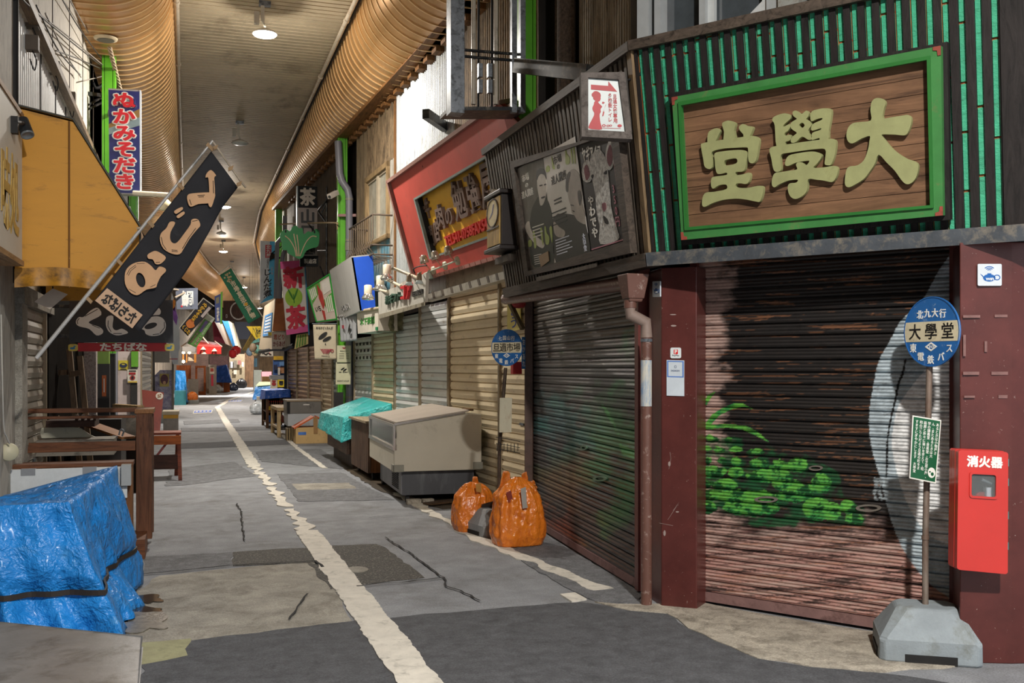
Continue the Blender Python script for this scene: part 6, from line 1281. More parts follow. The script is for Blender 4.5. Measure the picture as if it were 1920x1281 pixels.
# crate with dark slats
t = thing('slatted_counter', 'dark slatted wooden counter between freezer and teal tarp', 'counter', (2.6, 14.3, 0))
mb = MB(); mb.box((2.66, 14.3, .44), (.56, 1.45, .66)); mb.build('body', wood('rust_wood', hx('#8a5a34'), hx('#4c2c16'), 'z'), t)
mb = MB(); [mb.box((2.355, 13.6+k*.098, .45), (.04, .07, .68)) for k in range(15)]; mb.build('slat', wood('dark_slats', hx('#745a4a'), hx('#2a1b14'), 'z'), t)
mb = MB(); mb.box((2.6, 14.3, .80), (.6, 1.5, .03), 0, 0, .02); mb.build('top', wood('pale_top', hx('#a8977c'), hx('#6d5c44'), 'y'), t)
mb = MB(); [mb.tube([(x, y, .05), (x+.03, y, .05)], .055, 10) for x in (2.42, 2.85) for y in (13.7, 14.9)]; mb.build('caster', dark_rub, t)
# tarps
def tarp_mat(name, h, h2):
    m = mat(name, hx(h), .38, 0, .14, 5, dirt=.16, dirtcol=hx(h2), ds=3, coat=.08, spec=.45)
    nt = m.node_tree; b = nt.nodes['Principled BSDF']; bp = nt.nodes.new('ShaderNodeBump'); bp.inputs['Strength'].default_value = .55; bp.inputs['Distance'].default_value = .035
    tc = nt.nodes.new('ShaderNodeTexCoord'); n1 = nt.nodes.new('ShaderNodeTexNoise'); n1.inputs['Scale'].default_value = 6; n1.inputs['Detail'].default_value = 3; n1.inputs['Distortion'].default_value = .8
    nt.links.new(tc.outputs['Object'], n1.inputs['Vector']); vo = nt.nodes.new('ShaderNodeTexVoronoi'); vo.inputs['Scale'].default_value = 9; vo.inputs['Detail'].default_value = 3; vo.inputs['Roughness'].default_value = .6
    ad = nt.nodes.new('ShaderNodeVectorMath'); ad.operation = 'MULTIPLY_ADD'; nt.links.new(n1.outputs['Color'], ad.inputs[0]); ad.inputs[1].default_value = (.16, .16, .16); nt.links.new(tc.outputs['Object'], ad.inputs[2]); nt.links.new(ad.outputs[0], vo.inputs['Vector']); nt.links.new(vo.outputs['Distance'], bp.inputs['Height']); nt.links.new(bp.outputs['Normal'], b.inputs['Normal']); return m
blue_tarp = tarp_mat('blue_tarp', '#1f80cf', '#5f9fd0'); navy_tarp = tarp_mat('navy_tarp', '#1f58b8', '#173c80'); teal_tarp = tarp_mat('teal_tarp', '#3fb9b8', '#9fd6ea')
def draped(name, label, cat, top, bot, m, seed, amp=.03, n=40, strap_z=None, hem=.02, group=None, taper=1.0, sag=.02, parts=True):
    """cloth over a box: top = 4 corners (counter-clockwise from above), bot = 4 hem corners"""
    c = sum((Vector(p) for p in bot), Vector())/4; t = thing(name, label, cat, (c.x, c.y, max(0, min(p[2] for p in bot))), group) if strap_z else None
    T = [Vector(p) for p in top]; B = [Vector(p) for p in bot]; mb = MB(); mb.smooth = True
    def perim(L, s):
        s = (s % 1)*4; i = int(s) % 4; f = s-int(s); return L[i].lerp(L[(i+1) % 4], f)
    cen = sum(T, Vector())/4; nv = 26; rows = []
    ns = n*4
    def fold(p, out, b, k):
        d = 0
        for q in range(4):
            f = 2.0**q; d += (1-2.6*abs(noise.noise(V(p.x*2.3*f, p.y*2.3*f, p.z*1.8*f+seed))))*amp*.8/f**1.25
        d += math.sin(k*6.283*13+3*noise.noise(V(k*9, b, seed)))*amp*.5*max(0, 1-b*1.2)
        return d-amp*.5
    for j in range(nv+1):
        b = j/nv; row = []
        for i in range(ns):
            k = i/ns; p = perim(B, k).lerp(perim(T, k), b)
            out = V(p.x-cen.x, p.y-cen.y, 0).normalized()
            e = min(1, (1-b)*6); p = p+out*fold(p, out, b, k)*(.35+.65*e)
            if strap_z is not None: p -= out*.035*math.exp(-((p.z-strap_z)/.05)**2)
            if j == 0: p.z = max(.004, p.z+noise.noise(V(k*14, seed, 0))*hem)
            row.append(p)
        rows.append(row)
    mtop = 12
    for j in range(1, mtop+1):
        f = j/mtop; row = []
        for i in range(ns):
            p = rows[nv][i].lerp(cen, f); p = p+V(0, 0, fold(p*1.3, None, 1, 0)*.5*min(1, f*3)-sag*math.sin(f*math.pi/2)); row.append(p)
        rows.append(row)
    vs = [p for r in rows for p in r]; fs = [(j*ns+i, j*ns+(i+1) % ns, (j+1)*ns+(i+1) % ns, (j+1)*ns+i) for j in range(len(rows)-1) for i in range(ns)]
    mb.add(vs, fs); o = mb.build('tarp_sheet' if t else name, m, t)
    if not t: tag(o, label, cat, group)
    so = o.modifiers.new('thick', 'SOLIDIFY'); so.thickness = .004
    if strap_z is not None:
        st = MB(); loop = []
        for i in range(0, ns, 2):
            k = i/ns; zt = strap_z; pb, pt = perim(B, k), perim(T, k); f = (zt-pb.z)/(pt.z-pb.z); p = pb.lerp(pt, f); out = V(p.x-cen.x, p.y-cen.y, 0).normalized(); loop.append(p+out*(sum(fold(perim(B, k+q*.004).lerp(perim(T, k+q*.004), f), out, f, k+q*.004) for q in range(-3, 4))/7-.02))
        loop.append(loop[0]); vs = []
        for p in loop: vs += [p+V(0, 0, -.015), p+V(0, 0, .015)]
        st.add(vs, [(2*i, 2*i+2, 2*i+3, 2*i+1) for i in range(len(loop)-1)]); so = st.build('strap', paint('#2c2520', .7), t); sm = so.modifiers.new('thick', 'SOLIDIFY'); sm.thickness = .012; sm.offset = 1
    return t
t = thing('market_counter', 'low brown wooden counter underneath the teal tarp', 'counter', (2.6, 16.4, 0))
mb = MB(); mb.box((2.62, 16.4, .45), (.62, 2.2, .45)); mb.build('drawer_body', wood('drawer', hx('#6d5546'), hx('#33241a'), 'y'), t)
mb = MB(); mb.box((2.66, 16.4, .12), (.5, 2.1, .24)); mb.build('plinth', wood('plinth', hx('#5c4a3e'), hx('#2a1f18'), 'z'), t)
draped('teal_tarp', 'teal and pale blue tarp slung over the counter by the shutters', 'tarp', [(2.25, 15.15, .80), (2.98, 15.15, 1.0), (2.94, 17.55, 1.04), (2.20, 17.55, .78)], [(2.20, 15.1, .42), (3.0, 15.1, .7), (2.97, 17.6, .7), (2.14, 17.6, .52)], teal_tarp, 4, .03, 26)
# cardboard box, coolers, bench
t = thing('cardboard_box', 'brown cardboard box with orange flaps and hanging tape', 'box', (2.46, 20.95, 0))
card = mat('cardboard', hx('#cdaa74'), .8, 0, .08, 4, dirt=.1)
mb = MB(); mb.box((2.46, 20.95, .165), (.74, .5, .33)); mb.build('carton', card, t, bevel=.004)
mb = MB(); mb.hexa([V(*p) for p in ((2.06, 20.69, .30), (2.46, 20.69, .53), (2.46, 21.21, .53), (2.06, 21.21, .30), (2.05, 20.69, .33), (2.45, 20.69, .555), (2.45, 21.21, .555), (2.05, 21.21, .33))]); mb.build('orange_flap', paint('#d2622c', .6, .15), t)
mb = MB(); mb.hexa([V(*p) for p in ((2.52, 20.69, .53), (2.80, 20.69, .35), (2.80, 21.21, .35), (2.52, 21.21, .53), (2.53, 20.69, .555), (2.81, 20.69, .375), (2.81, 21.21, .375), (2.53, 21.21, .555))]); mb.build('orange_flap', paint('#d2622c', .6, .15), t)
mb = MB(); mb.hexa([V(*p) for p in ((2.44, 20.68, .54), (2.53, 20.68, .54), (2.53, 20.70, .2), (2.45, 20.70, .2), (2.44, 20.67, .54), (2.53, 20.67, .54), (2.53, 20.69, .2), (2.45, 20.69, .2))]); mb.build('brown_tape', paint('#a37c50', .5), t)
mb = MB(); mb.box((2.22, 20.697, .21), (.16, .006, .06)); mb.build('red_blue_label', paint('#4c78c4', .5, .5), t)
t = thing('storage_cooler', 'dark grey storage box with a brown lid atop the white cooler', 'box', (2.42, 22.5, .58))
mb = MB(); mb.box((2.38, 22.2, .70), (.72, .9, .26)); mb.build('box', mat('grey_box', hx('#77746f'), .4, .2, .12, 3, dirt=.2), t, bevel=.01)
mb = MB(); mb.box((2.38, 22.2, .845), (.75, .93, .03)); mb.build('lid', paint('#9c8a72', .6), t)
mb = MB(); mb.box((2.42, 21.745, .76), (.13, .01, .025)); mb.build('white_label', paint('#d9d6d0', .4), t)
mb = MB(); mb.box((2.05, 21.745, .70), (.05, .012, .25)); mb.box((2.017, 21.78, .70), (.012, .06, .25)); mb.build('black_corner', dark_rub, t)
t = thing('white_cooler', 'white foam cooler carrying the dark grey storage box', 'box', (2.42, 22.5, 0))
mb = MB(); mb.box((2.38, 22.2, .435), (.7, .88, .27)); mb.build('box', mat('foam', hx('#b9bcc0'), .6, 0, .05, 4, dirt=.12), t, bevel=.01)
mb = MB(); [mb.box((x, y, .15), (.07, .06, .3)) for x in (2.12, 2.66) for y in (21.9, 22.55)]; mb.build('leg', wood('pale_leg', hx('#b59a70'), hx('#6d5638'), 'z'), t)
t = thing('small_crate', 'small slatted crate and white tub under the cooler stand', 'crate', (2.1, 21.7, 0))
mb = MB(); [mb.box((2.0+k*.05, 21.7, .14), (.03, .3, .26)) for k in range(4)]; mb.build('slat', wood('crate_slat', hx('#9a8560'), hx('#55422a'), 'z'), t)
mb = MB(); mb.box((2.24, 21.7, .13), (.12, .28, .26)); mb.build('white_tub', paint('#c3c9d2', .5), t)
t = thing('wooden_bench', 'pale wooden trestle bench beside the grey coolers', 'bench', (2.0, 23.7, 0))
pw = wood('pale_wood', hx('#d8ba8a'), hx('#8d6f48'), 'y')
mb = MB(); mb.box((2.14, 23.65, .63), (.50, 1.9, .07)); mb.build('top', pw, t)
for x, y in ((1.93, 22.78), (2.33, 22.78), (1.93, 24.5), (2.33, 24.5)):
    mb = MB(); mb.box((x, y, .30), (.08, .08, .6)); mb.build('leg', wood('leg_wood', hx('#d8ba8a'), hx('#8d6f48'), 'z'), t)
mb = MB(); mb.bar((1.93, 22.8, .2), (1.93, 24.5, .2), .05); mb.build('stretcher', pw, t)
# blue tarp stall with bottles
t = thing('bottle_stall', 'wooden stall shelf under the dark blue tarp', 'stall', (2.4, 26.9, 0))
bw = wood('stall_wood', hx('#6d4a30'), hx('#33200f'), 'z')
for x, y in ((1.93, 26.2), (2.45, 26.2), (1.93, 27.7), (2.40, 27.7)):
    mb = MB(); mb.box((x, y, .45), (.07, .07, .9)); mb.build('post', bw, t)
for z in (.14, .42, .88):
    mb = MB(); mb.box((2.18, 26.95, z), (.52, 1.5, .03)); mb.build('shelf', bw, t)
mb = MB(); mb.box((2.18, 27.7, .5), (.5, .02, .8)); mb.build('back_panel', dark_void, t)
draped('blue_tarp', 'dark blue tarp over the bottle stall beside the wooden bench', 'tarp', [(1.88, 26.1, .97), (2.50, 26.1, 1.0), (2.44, 27.8, 1.0), (1.88, 27.8, .97)], [(1.86, 26.06, .76), (2.52, 26.06, .80), (2.45, 27.85, .8), (1.84, 27.85, .7)], navy_tarp, 9, .02, 16)
bt = None
bcols = ['#d8b22c', '#c9a52a', '#b93a2a', '#d8c24a']
for k in range(9):
    x = 1.99+k*.052; z = .435; lab = 'sauce bottle with a yellow label on the stall shelf under the dark blue tarp'
    if bt is None:
        bt = thing('sauce_bottle', lab, 'bottle', (x, 26.3, z), 'sauce bottles on the stall shelf'); mb = MB(); mb.lathe([(.022, 0), (.024, .02), (.024, .15), (.010, .2), (.012, .25), (0, .25)], (x, 26.3, z), n=12); mb.build('bottle_body', paint('#5c2a18', .25), bt)
        mb = MB(); mb.lathe([(.0255, .03), (.0255, .13)], (x, 26.3, z), n=12); mb.build('label_band', paint('#d8b22c', .5), bt)
        mb = MB(); mb.lathe([(.014, .235), (.014, .27), (0, .27)], (x, 26.3, z), n=10); mb.build('cap', paint('#c9412f', .4), bt)
    else: copy_tree(bt, (x, 26.3, z))
for k in range(6):
    mb = MB(); x = 2.0+k*.08; mb.lathe([(.033, 0), (.036, .02), (.036, .14), (.03, .17), (0, .175)], (x, 26.35, .155), n=12); tag(mb.build('jar', paint(['#2f5a9c', '#7c3a2c', '#3a3634'][k % 3], .3)), 'dark jar on the lowest shelf of the bottle stall', 'jar', 'jars on the lowest stall shelf')
# clear rubbish bag, blue covered crates
clear = mat('clear_bag', hx('#c9cdd0'), .18, 0, .35, 9, dirt=.35, dirtcol=hx('#6f7d8c'), ds=6, coat=.5)
gp_ = GZ(484, 777); bag('rubbish_bag', 'round clear silvery rubbish bag on the road edge', 'rubbish bag', gp_, .25, .22, .46, 15, [], clear, necked=True)
draped('blue_tarp', 'bright blue tarp tied over crates with a pale green lid, behind the clear rubbish bag', 'tarp', [P(478, 727, 38), P(508, 724, 37.5), P(506, 722, 40), P(482, 722, 40.5)], [P(473, 750, 37.6), P(508, 750, 37), P(508, 748, 40.5), P(476, 748, 41)], blue_tarp, 13, .03, 14)
mb = MB(); a_, b_ = P(482, 740, 38.6), P(506, 722, 38.6); mb.hexa([V(x, y, z) for z in (0, b_.z-.12) for x, y in ((a_.x, a_.y), (b_.x-.05, a_.y), (b_.x-.05, a_.y+1.4), (a_.x, a_.y+1.4))]); tag(mb.build('storage_crate', paint('#5f5a55', .7, .2)), 'dark crate under the bright blue tarp with the pale green lid', 'crate')
mb = MB(); mb.hexa([P(479, 725, 38)+V(0, 0, k) for k in (0,)]+[P(508, 723, 38), P(506, 717, 40.5), P(486, 717, 40.5)]+[P(479, 724, 38), P(508, 722, 38), P(506, 716, 40.5), P(486, 716, 40.5)]); tag(mb.build('crate_lid', paint('#a9b894', .6)), 'pale green lid lying on the bright blue tarp', 'lid')
c = P(491, 747, 36.6); mb = MB(); mb.box((c.x, c.y, .25), (.36, .3, .50)); tag(mb.build('foam_box', paint('#cfc9bc', .6), bevel=.01), 'white foam box before the bright blue tarp', 'box')
draped('blue_tarp', 'narrow light blue tarp hanging at the corner of the bottle stall', 'tarp', [P(499, 734, 27.3), P(507, 733, 27.3), P(507, 733, 28.2), P(500, 733, 28.2)], [P(496, 762, 27.25), P(509, 763, 27.25), P(509, 761, 28.2), P(497, 761, 28.2)], blue_tarp, 17, .02, 10)
# ------------------------------------------------------------------ left side, near
metal_top = mat('steel_sheet', hx('#a7a8aa'), .32, .75, .18, 4, dirt=.3, dirtcol=hx('#6d6963'), ds=6, bump=.15, bs=12)
t = thing('metal_table', 'scuffed steel topped table in front of the strapped blue tarp', 'table', GZ(180, 1300, 0))
q1, q2 = GZ(266, 1195, .6), GZ(-260, 1140, .6); q4 = q1+(GZ(258, 1281, .6)-q1)*2.2; q3 = q2+(q4-q1)
mb = MB(); mb.hexa([p+V(0, 0, k) for k in (-.035, 0) for p in (q2, q3, q4, q1)][:4][::-1]+[p for p in (q1, q4, q3, q2)]) if False else mb.prism([[p for p in (q1, q2, q3, q4)]], (0, 0, -.035)); mb.build('table_top', metal_top, t, bevel=.004)
for q, s in ((q1, (-.05, -.05)), (q2, (.05, -.05)), (q3, (.05, .05)), (q4, (-.05, .05))):
    mb = MB(); mb.box((q.x+s[0], q.y+s[1], .285), (.04, .04, .565)); mb.build('leg', dusty_steel, t)
draped('blue_tarp', 'large crumpled bright blue tarp with a black strap, before the brown stall frame', 'tarp', [(-1.19, 6.25, .77), (-.655, 6.22, .78), (-.48, 7.70, .85), (-1.19, 7.7, .67)], [(-1.21, 6.10, .0), (-.37, 6.12, .0), (-.31, 7.55, .02), (-1.21, 7.72, .0)], blue_tarp, 2, .08, 56, .27, .03, sag=.04)
# sign, spotlight, awning
wall_white = paint('#b9b9b4', .6, .08, dirt=.15)
mb = MB(); mb.box((-1.30, 6.7, 1.1), (.10, 2.1, 2.2)); struct(mb.build('wall_left', wall_white, org=(-1.3, 6.7, 0)), 'pale wall panel at the left edge of the view')
t = thing('light_box_sign', 'cream light box sign with faded gold lettering and a black spotlight', 'sign', (-1.17, 6.3, 2.28))
mb = MB(); mb.box((-1.17, 6.3, 2.78), (.16, 2.6, 1.0)); mb.build('box', mat('cream_box', hx('#c5bfb2'), .55, 0, .06, 2, dirt=.12, dirtcol=hx('#9a9282')), t)
mb = MB(); mb.box((-1.17, 6.3, 2.27), (.18, 2.64, .035)); mb.box((-1.17, 6.3, 3.29), (.18, 2.64, .035)); mb.build('wooden_edge', wood('edge_wood', hx('#b08a62'), hx('#6d4a2c'), 'y'), t)
Qx = Quad((-1.088, 5.2, 2.3), (-1.088, 7.58, 2.3), (-1.088, 7.58, 3.28), (-1.088, 5.2, 3.28))
mb = MB(); mb.qtext('味処', Qx, .66, .12, .94, .66, vert=False, bold=.02, off0=0, off1=.004); mb.build('gold_lettering', mat('faded_gold', hx('#b99a55'), .5, .2, .3, 12), t)
t = thing('spotlight', 'small black cylinder spotlight fixed to the cream sign', 'lamp', P(40, 238, 6.8)); c = P(46, 237, 6.75)
mb = MB(); mb.box(Pl((-1.088, 0, 0), (1, 0, 0)).px(28, 235, .02), (.04, .05, .11)); mb.build('base_plate', dark_rub, t)
mb = MB(); mb.tube([Pl((-1.088, 0, 0), (1, 0, 0)).px(30, 229, .03), c+V(0, 0, .02)], .014, 8); mb.build('arm', dark_rub, t)
mb = MB(); d = V(.35, -.45, -1).normalized(); mb.tube([c-d*.055, c+d*.07], [.038, .043], 18); b = mb.build('head', paint('#26282b', .3), t)
mb = MB(); mb.lathe([(.043, .0), (.043, .012), (.036, .012), (.034, .004), (0, .006)], c+d*.066, d, 18); mb.build('lens', paint('#6d7275', .2), t)
aw = mat('awning_orange', hx('#c58a24'), .55, 0, .08, 2, dirt=.2, dirtcol=hx('#6d4510'), ds=5, stretch=(.6, .6, 2.5), speck=.05)
t = thing('orange_awning', 'ochre orange canvas shop awning behind the black whale flag', 'awning', (-.75, 8.4, 2.1))
Pq = [(-1.15, .57), (-1.15, 1.83), (-.775, 1.757), (-.33, 1.02), (-.325, .60)]
mb = MB(); mb.prism([[V(x, 7.7, z+1.55) for x, z in Pq]], (0, .02, 0)); mb.build('side_panel', aw, t)
mb = MB(); mb.prism([[V(x, 9.3, z+1.55) for x, z in Pq]], (0, .02, 0)); mb.build('side_panel', aw, t)
for (a, b) in ((Pq[1], Pq[2]), (Pq[2], Pq[3]), (Pq[3], Pq[4])):
    mb = MB(); mb.hexa([V(a[0], 7.7, a[1]+1.54), V(b[0], 7.7, b[1]+1.54), V(b[0], 9.3, b[1]+1.54), V(a[0], 9.3, a[1]+1.54), V(a[0], 7.7, a[1]+1.555), V(b[0], 7.7, b[1]+1.555), V(b[0], 9.3, b[1]+1.555), V(a[0], 9.3, a[1]+1.555)]); mb.build('roof_panel', aw, t)
mb = MB(); mb.tube([V(x, 7.69, z+1.56) for x, z in Pq[1:]], .008, 6); mb.build('edge_piping', paint('#4a4a44', .5), t)
mb = MB(); x = -.80; mb.tube([V(x, 7.692, 2.12), V(x, 7.692, 3.3)], .006, 6); mb.build('seam', paint('#6d4512', .6), t)
mb = MB(); mb.smooth = True; mb.grid(lambda a, b: V(-1.15+.83*a, 7.68+.012*math.sin(a*31)*(1-b), 2.11+.02*math.sin(a*5)-.0+.13*b), 60, 4); mb.build('valance', mat('awning_hem', hx('#b07a1c'), .5, 0, .15, 4, dirt=.5, dirtcol=hx('#3d2810'), ds=6), t)
mb = MB(); mb.hexa([P(u, v, tt) for tt in (7.3, 7.5) for u, v in ((64, 566), (94, 580), (127, 552), (99, 541))]); tag(mb.build('tilted_board', paint('#c2b3a4', .7, .06)), 'pale square board hanging tilted below the orange awning', 'board')
# kujira flag
pf0, pf1 = P(70, 671, 6.95), P(396, 268, 7.2)
fn2 = (pf1-pf0).cross(V(.6, -.25, -.55)).normalized()
if fn2.y > 0: fn2 = -fn2
plF = Pl(P(300, 430, 7.1), (0.02, -1, .0))
t = thing('flag_banner', 'big black banner with tan whale shop lettering on a slanting white pole', 'banner', plF.px(70, 671))
mb = MB(); mb.tube([plF.px(68, 672, .01), plF.px(200, 509, .01), plF.px(262, 432, .01), plF.px(399, 264, .01)], [.014, .014, .012, .009], 10); mb.build('pole', mat('pole_white', hx('#b5b3b0'), .35, .2, .12, 8, dirt=.25), t)
mb = MB(); mb.tube(catmull([plF.px(258, 428, .03), plF.px(264, 430, -.02), V(-.335, 7.70, 2.56), V(-.34, 7.72, 2.5)], 3, False), .01, 6); mb.build('tie_cord', paint('#b9a68c', .7), t)
mb = MB(); mb.tube([plF.px(388, 272, .01), plF.px(399, 266, .012), plF.px(452, 341, .012), plF.px(461, 352, .01)], .007, 8); mb.build('cross_pole', mat('pole_rusty', hx('#a89a86'), .5, .2, .3, 14, dirt=.4), t)
LE, RE = [(396, 284), (340, 356), (262, 454), (177, 564)], [(446, 351), (416, 391), (389, 441), (345, 515), (262, 622)]
def along(L, s):
    n = len(L)-1; i = min(n-1, int(s*n)); f = s*n-i; return (L[i][0]*(1-f)+L[i+1][0]*f, L[i][1]*(1-f)+L[i+1][1]*f)
mb = MB(); mb.smooth = True; LEc, REc = catmull(LE, 6, False), catmull(RE, 6, False)
def ff(a, b):
    l, r = along(LEc, b), along(REc, b); u, v = l[0]*(1-a)+r[0]*a, l[1]*(1-a)+r[1]*a
    return plF.px(u, v, -.012-.03*a**3*(1+math.sin(b*9))+.006*math.sin(a*9+b*4))
mb.grid(ff, 24, 40); o = mb.build('cloth', mat('black_cloth', hx('#26262a'), .75, 0, .15, 5, dirt=.1, dirtcol=hx('#3a3a40'), ds=3, spec=.3), t); so = o.modifiers.new('thick', 'SOLIDIFY'); so.thickness = .003
def zf(p, s=2.979, ox=60, oy=250): return [(x/s+ox, y/s+oy) for x, y in p]
tan = paint('#c99f78', .7, .1)
GL = [([(1000, 205), (1028, 235), (1018, 250), (1022, 340), (1003, 410), (985, 395), (990, 330), (985, 250), (970, 248), (975, 225)], []), ([(870, 345), (900, 335), (985, 330), (1022, 335), (1015, 375), (990, 390), (930, 395), (885, 410), (868, 375)], []),
      ([(795, 434), (835, 412), (842, 425), (806, 450)], []), ([(808, 462), (845, 437), (852, 450), (820, 474)], []),
      ([(770, 495), (750, 530), (720, 560), (715, 600), (735, 645), (780, 672), (825, 675), (850, 640), (880, 590), (920, 540), (940, 515), (930, 485), (910, 477), (890, 485), (885, 510), (850, 560), (810, 610), (785, 612), (772, 590), (775, 550), (800, 500)], []),
      ([(665, 665), (690, 657), (720, 670), (748, 695), (720, 728), (690, 730), (675, 705), (650, 700), (645, 680)], []),
      ([(520, 780), (540, 745), (580, 722), (630, 718), (665, 740), (690, 765), (710, 745), (740, 752), (748, 770), (720, 800), (700, 840), (690, 862), (640, 873), (600, 900), (575, 903), (545, 885), (520, 840)], [ell(607, 820, 24, 42, 16, -.3)])]
for i, (o_, hs) in enumerate(GL):
    mb = MB(); mb.pxp(plF, zf(o_), .003, .006+.0004*i, holes=[zf(h) for h in hs], sm=3); mb.build('tan_letter', tan, t)
mb = MB()
for a in ([(1012, 265), (1014, 335)], [(925, 348), (965, 345)], [(930, 356), (960, 354)], [(722, 580), (730, 620), (750, 650)], [(840, 645), (875, 585), (915, 530)], [(780, 660), (815, 662)], [(780, 652), (812, 654)], [(895, 492), (925, 486)], [(530, 790), (545, 760), (580, 735)], [(538, 795), (552, 768), (582, 744)], [(585, 728), (630, 726)], [(540, 870), (580, 892)], [(660, 860), (690, 845)], [(880, 370), (890, 400)], [(690, 722), (715, 720)]):
    mb.tube([plF.px(u, v, .011) for u, v in zf(a)], .0022, 4)
mb.build('letter_outline', paint('#1d1c1e', .7), t)
Qm = QP(plF, *zf([(352, 935), (560, 1090), (618, 1015), (420, 865)]), off=.007)
mb = MB(); mb.qbox(Qm, 0, 0, 1, 1, 0, .003); mb.build('name_panel', paint('#c4a285', .7, .06), t)
mb = MB(); mb.qtext('たちばな', Qm, .08, .16, .92, .86, bold=.04, off0=.003, off1=.006, mirror=True); mb.build('name_lettering', paint('#1d1a19', .7), t)
mb = MB()
for (u, v, r) in ((393, 277, 1), (404, 277, 0), (433, 316, 0), (449, 345, 0), (337, 350, 1), (281, 421, 1), (222, 492, 1), (165, 563, 1)):
    d = 7; pts = [(u-d, v-5), (u+d-2, v+7), (u+d+2, v+2), (u-d+4, v-10)] if r else [(u-d+2, v+5), (u+d-4, v+2), (u+d-2, v-6), (u-d+2, v-2)]
    mb = MB(); mb.pxp(plF, pts, .02, .0); mb.build('loop_tab', paint('#9c805f', .8, .2), t)
# kujira board
pk = PY(10.05)
t = thing('shop_board', 'wide black hanging shop board reading くじら with a red strip たちばな', 'sign', pk.px(228, 660))
mb = MB(); mb.pxp(pk, [(130, 642), (325, 643), (324, 563), (130, 559)], .05, -.05); mb.build('board', mat('black_board', hx('#2a292c'), .35, 0, .2, 4, dirt=.12, dirtcol=hx('#4c4a4a')), t)
def zk(p): return [(x/3.768, y/3.768+540) for x, y in p]
KL = [([(640, 160), (690, 140), (715, 190), (632, 236), (642, 255), (700, 275), (728, 300), (720, 325), (680, 335), (630, 290), (560, 272), (537, 250), (540, 225), (560, 205), (590, 205)], []),
      ([(755, 205), (748, 260), (770, 310), (820, 335), (870, 330), (905, 315), (862, 288), (820, 300), (795, 275), (800, 200)], []), ([(840, 190), (870, 180), (880, 200), (850, 210)], []), ([(885, 175), (915, 165), (925, 185), (895, 195)], []),
      ([(1065, 188), (1090, 150), (1115, 137), (1135, 160), (1130, 187), (1100, 192)], []),
      ([(985, 280), (1010, 250), (1060, 210), (1110, 200), (1150, 215), (1172, 255), (1165, 300), (1130, 332), (1070, 340), (1030, 325), (1020, 300)], [ell(1065, 268, 46, 20, 16, -.3)])]
for o_, hs in KL:
    mb = MB(); mb.pxp(pk, zk(o_), .006, 0, holes=[zk(h) for h in hs], sm=3); mb.build('white_letter', paint('#e9e9e6', .5, .06), t)
mb = MB()
for a in ([(560, 215), (545, 235), (550, 255)], [(600, 200), (690, 150)], [(650, 262), (705, 285)], [(765, 230), (762, 270), (785, 310)], [(800, 322), (860, 322)], [(1160, 240), (1163, 280), (1130, 322)], [(1080, 330), (1125, 325)]): mb.tube([pk.px(u, v, .008) for u, v in zk(a)], .003, 4)
mb.build('letter_outline', paint('#2a292c', .5), t)
for v_ in (575, 630):
    mb = MB(); a_ = pk.px(133, v_, -.04); mb.bar(a_, V(-1.24, a_.y, a_.z), .03); mb.build('wall_bracket', black_steel, t)
mb = MB(); mb.pxp(pk, [(146, 659), (311, 659), (312, 643), (146, 643)], .03, -.04); r_ = mb.build('red_strip', paint('#b3242c', .4), t)
mb = MB(); mb.qtext('たちばな', QP(pk, (188, 658), (275, 658), (275, 643.5), (188, 643.5), -.01), 0, 0, 1, 1, bold=.045, off0=0, off1=.006); mb.build('strip_lettering', white_ink, r_)
for k, (u, v) in enumerate(((137, 651.5), (318, 651))):
    Qb = QP(pk, (u-9, v+7), (u+9, v+7), (u+9, v-6), (u-9, v-6), .0)
    mb = MB(); mb.qp(Qb, rr(0, 0, 1, 1, .25, .25), -.02, .006); b = mb.build('badge', paint('#d8c45c', .4), t)
    mb = MB(); mb.qp(Qb, ell(.45, .4, .28, .16), .006, .009); mb.qp(Qb, [(.6, .45), (.85, .75), (.7, .75), (.65, .85), (.5, .5)], .006, .009); mb.build('fish_mark', paint('#3f8ab8', .4), b)
# vertical blue sign
pn = PY(14.5)
t = thing('vertical_sign', 'vertical navy light box sign with red hiragana ぬかみそだき', 'sign', pn.px(233, 366)); Qv = QP(pn, (205, 363), (263, 365), (262.5, 169), (203, 165.5))
mb = MB(); mb.qbox(Qv, 0, 0, 1, 1, -.16, 0); mb.build('box', paint('#a09a98', .5), t)
mb = MB(); mb.qbox(Qv, .01, .01, .985, .985, 0, .004); mb.build('navy_face', paint('#2b2f6c', .4, .12), t)
mb = MB(); mb.qp(Qv, [(.01, .66), (.985, .82), (.985, .74), (.01, .62)], .004, .006); mb.build('gold_stripe', paint('#8a6a3c', .5), t)
mb = MB(); mb.qp(Qv, [(.01, .62), (.985, .74), (.985, .66), (.01, .56)], .004, .006); mb.build('grey_stripe', paint('#7f9298', .5), t)
mb = MB(); mb.qtext('ぬかみそだき', Qv, .13, .04, .87, .97, vert=True, bold=.02, fat=.085, off0=.005, off1=.008); mb.build('white_outline', paint('#dfe6e2', .4), t)
mb = MB(); mb.qtext('ぬかみそだき', Qv, .13, .04, .87, .97, vert=True, bold=.04, off0=.008, off1=.012); mb.build('red_lettering', paint('#cc2832', .4), t)
for b_ in (.2, .8):
    mb = MB(); a_ = Qv.at(.02, b_, -.1); mb.bar(a_, V(-1.04, 14.85, a_.z), .04); mb.build('mounting_bracket', dusty_steel, t)
mb = MB(); mb.qbox(Qv, .985, 0, 1.03, 1, -.16, .004); mb.build('bright_rim', paint('#c9d0d8', .3), t)
t = thing('tube_arm', 'white pipe arm with a dim lamp below the navy sign', 'lamp', P(312, 385, 14.2))
mb = MB(); mb.tube([P(250, 362, 13.55), P(316, 366, 13.55)], .035, 8); mb.build('arm', paint('#c9bda8', .5), t)
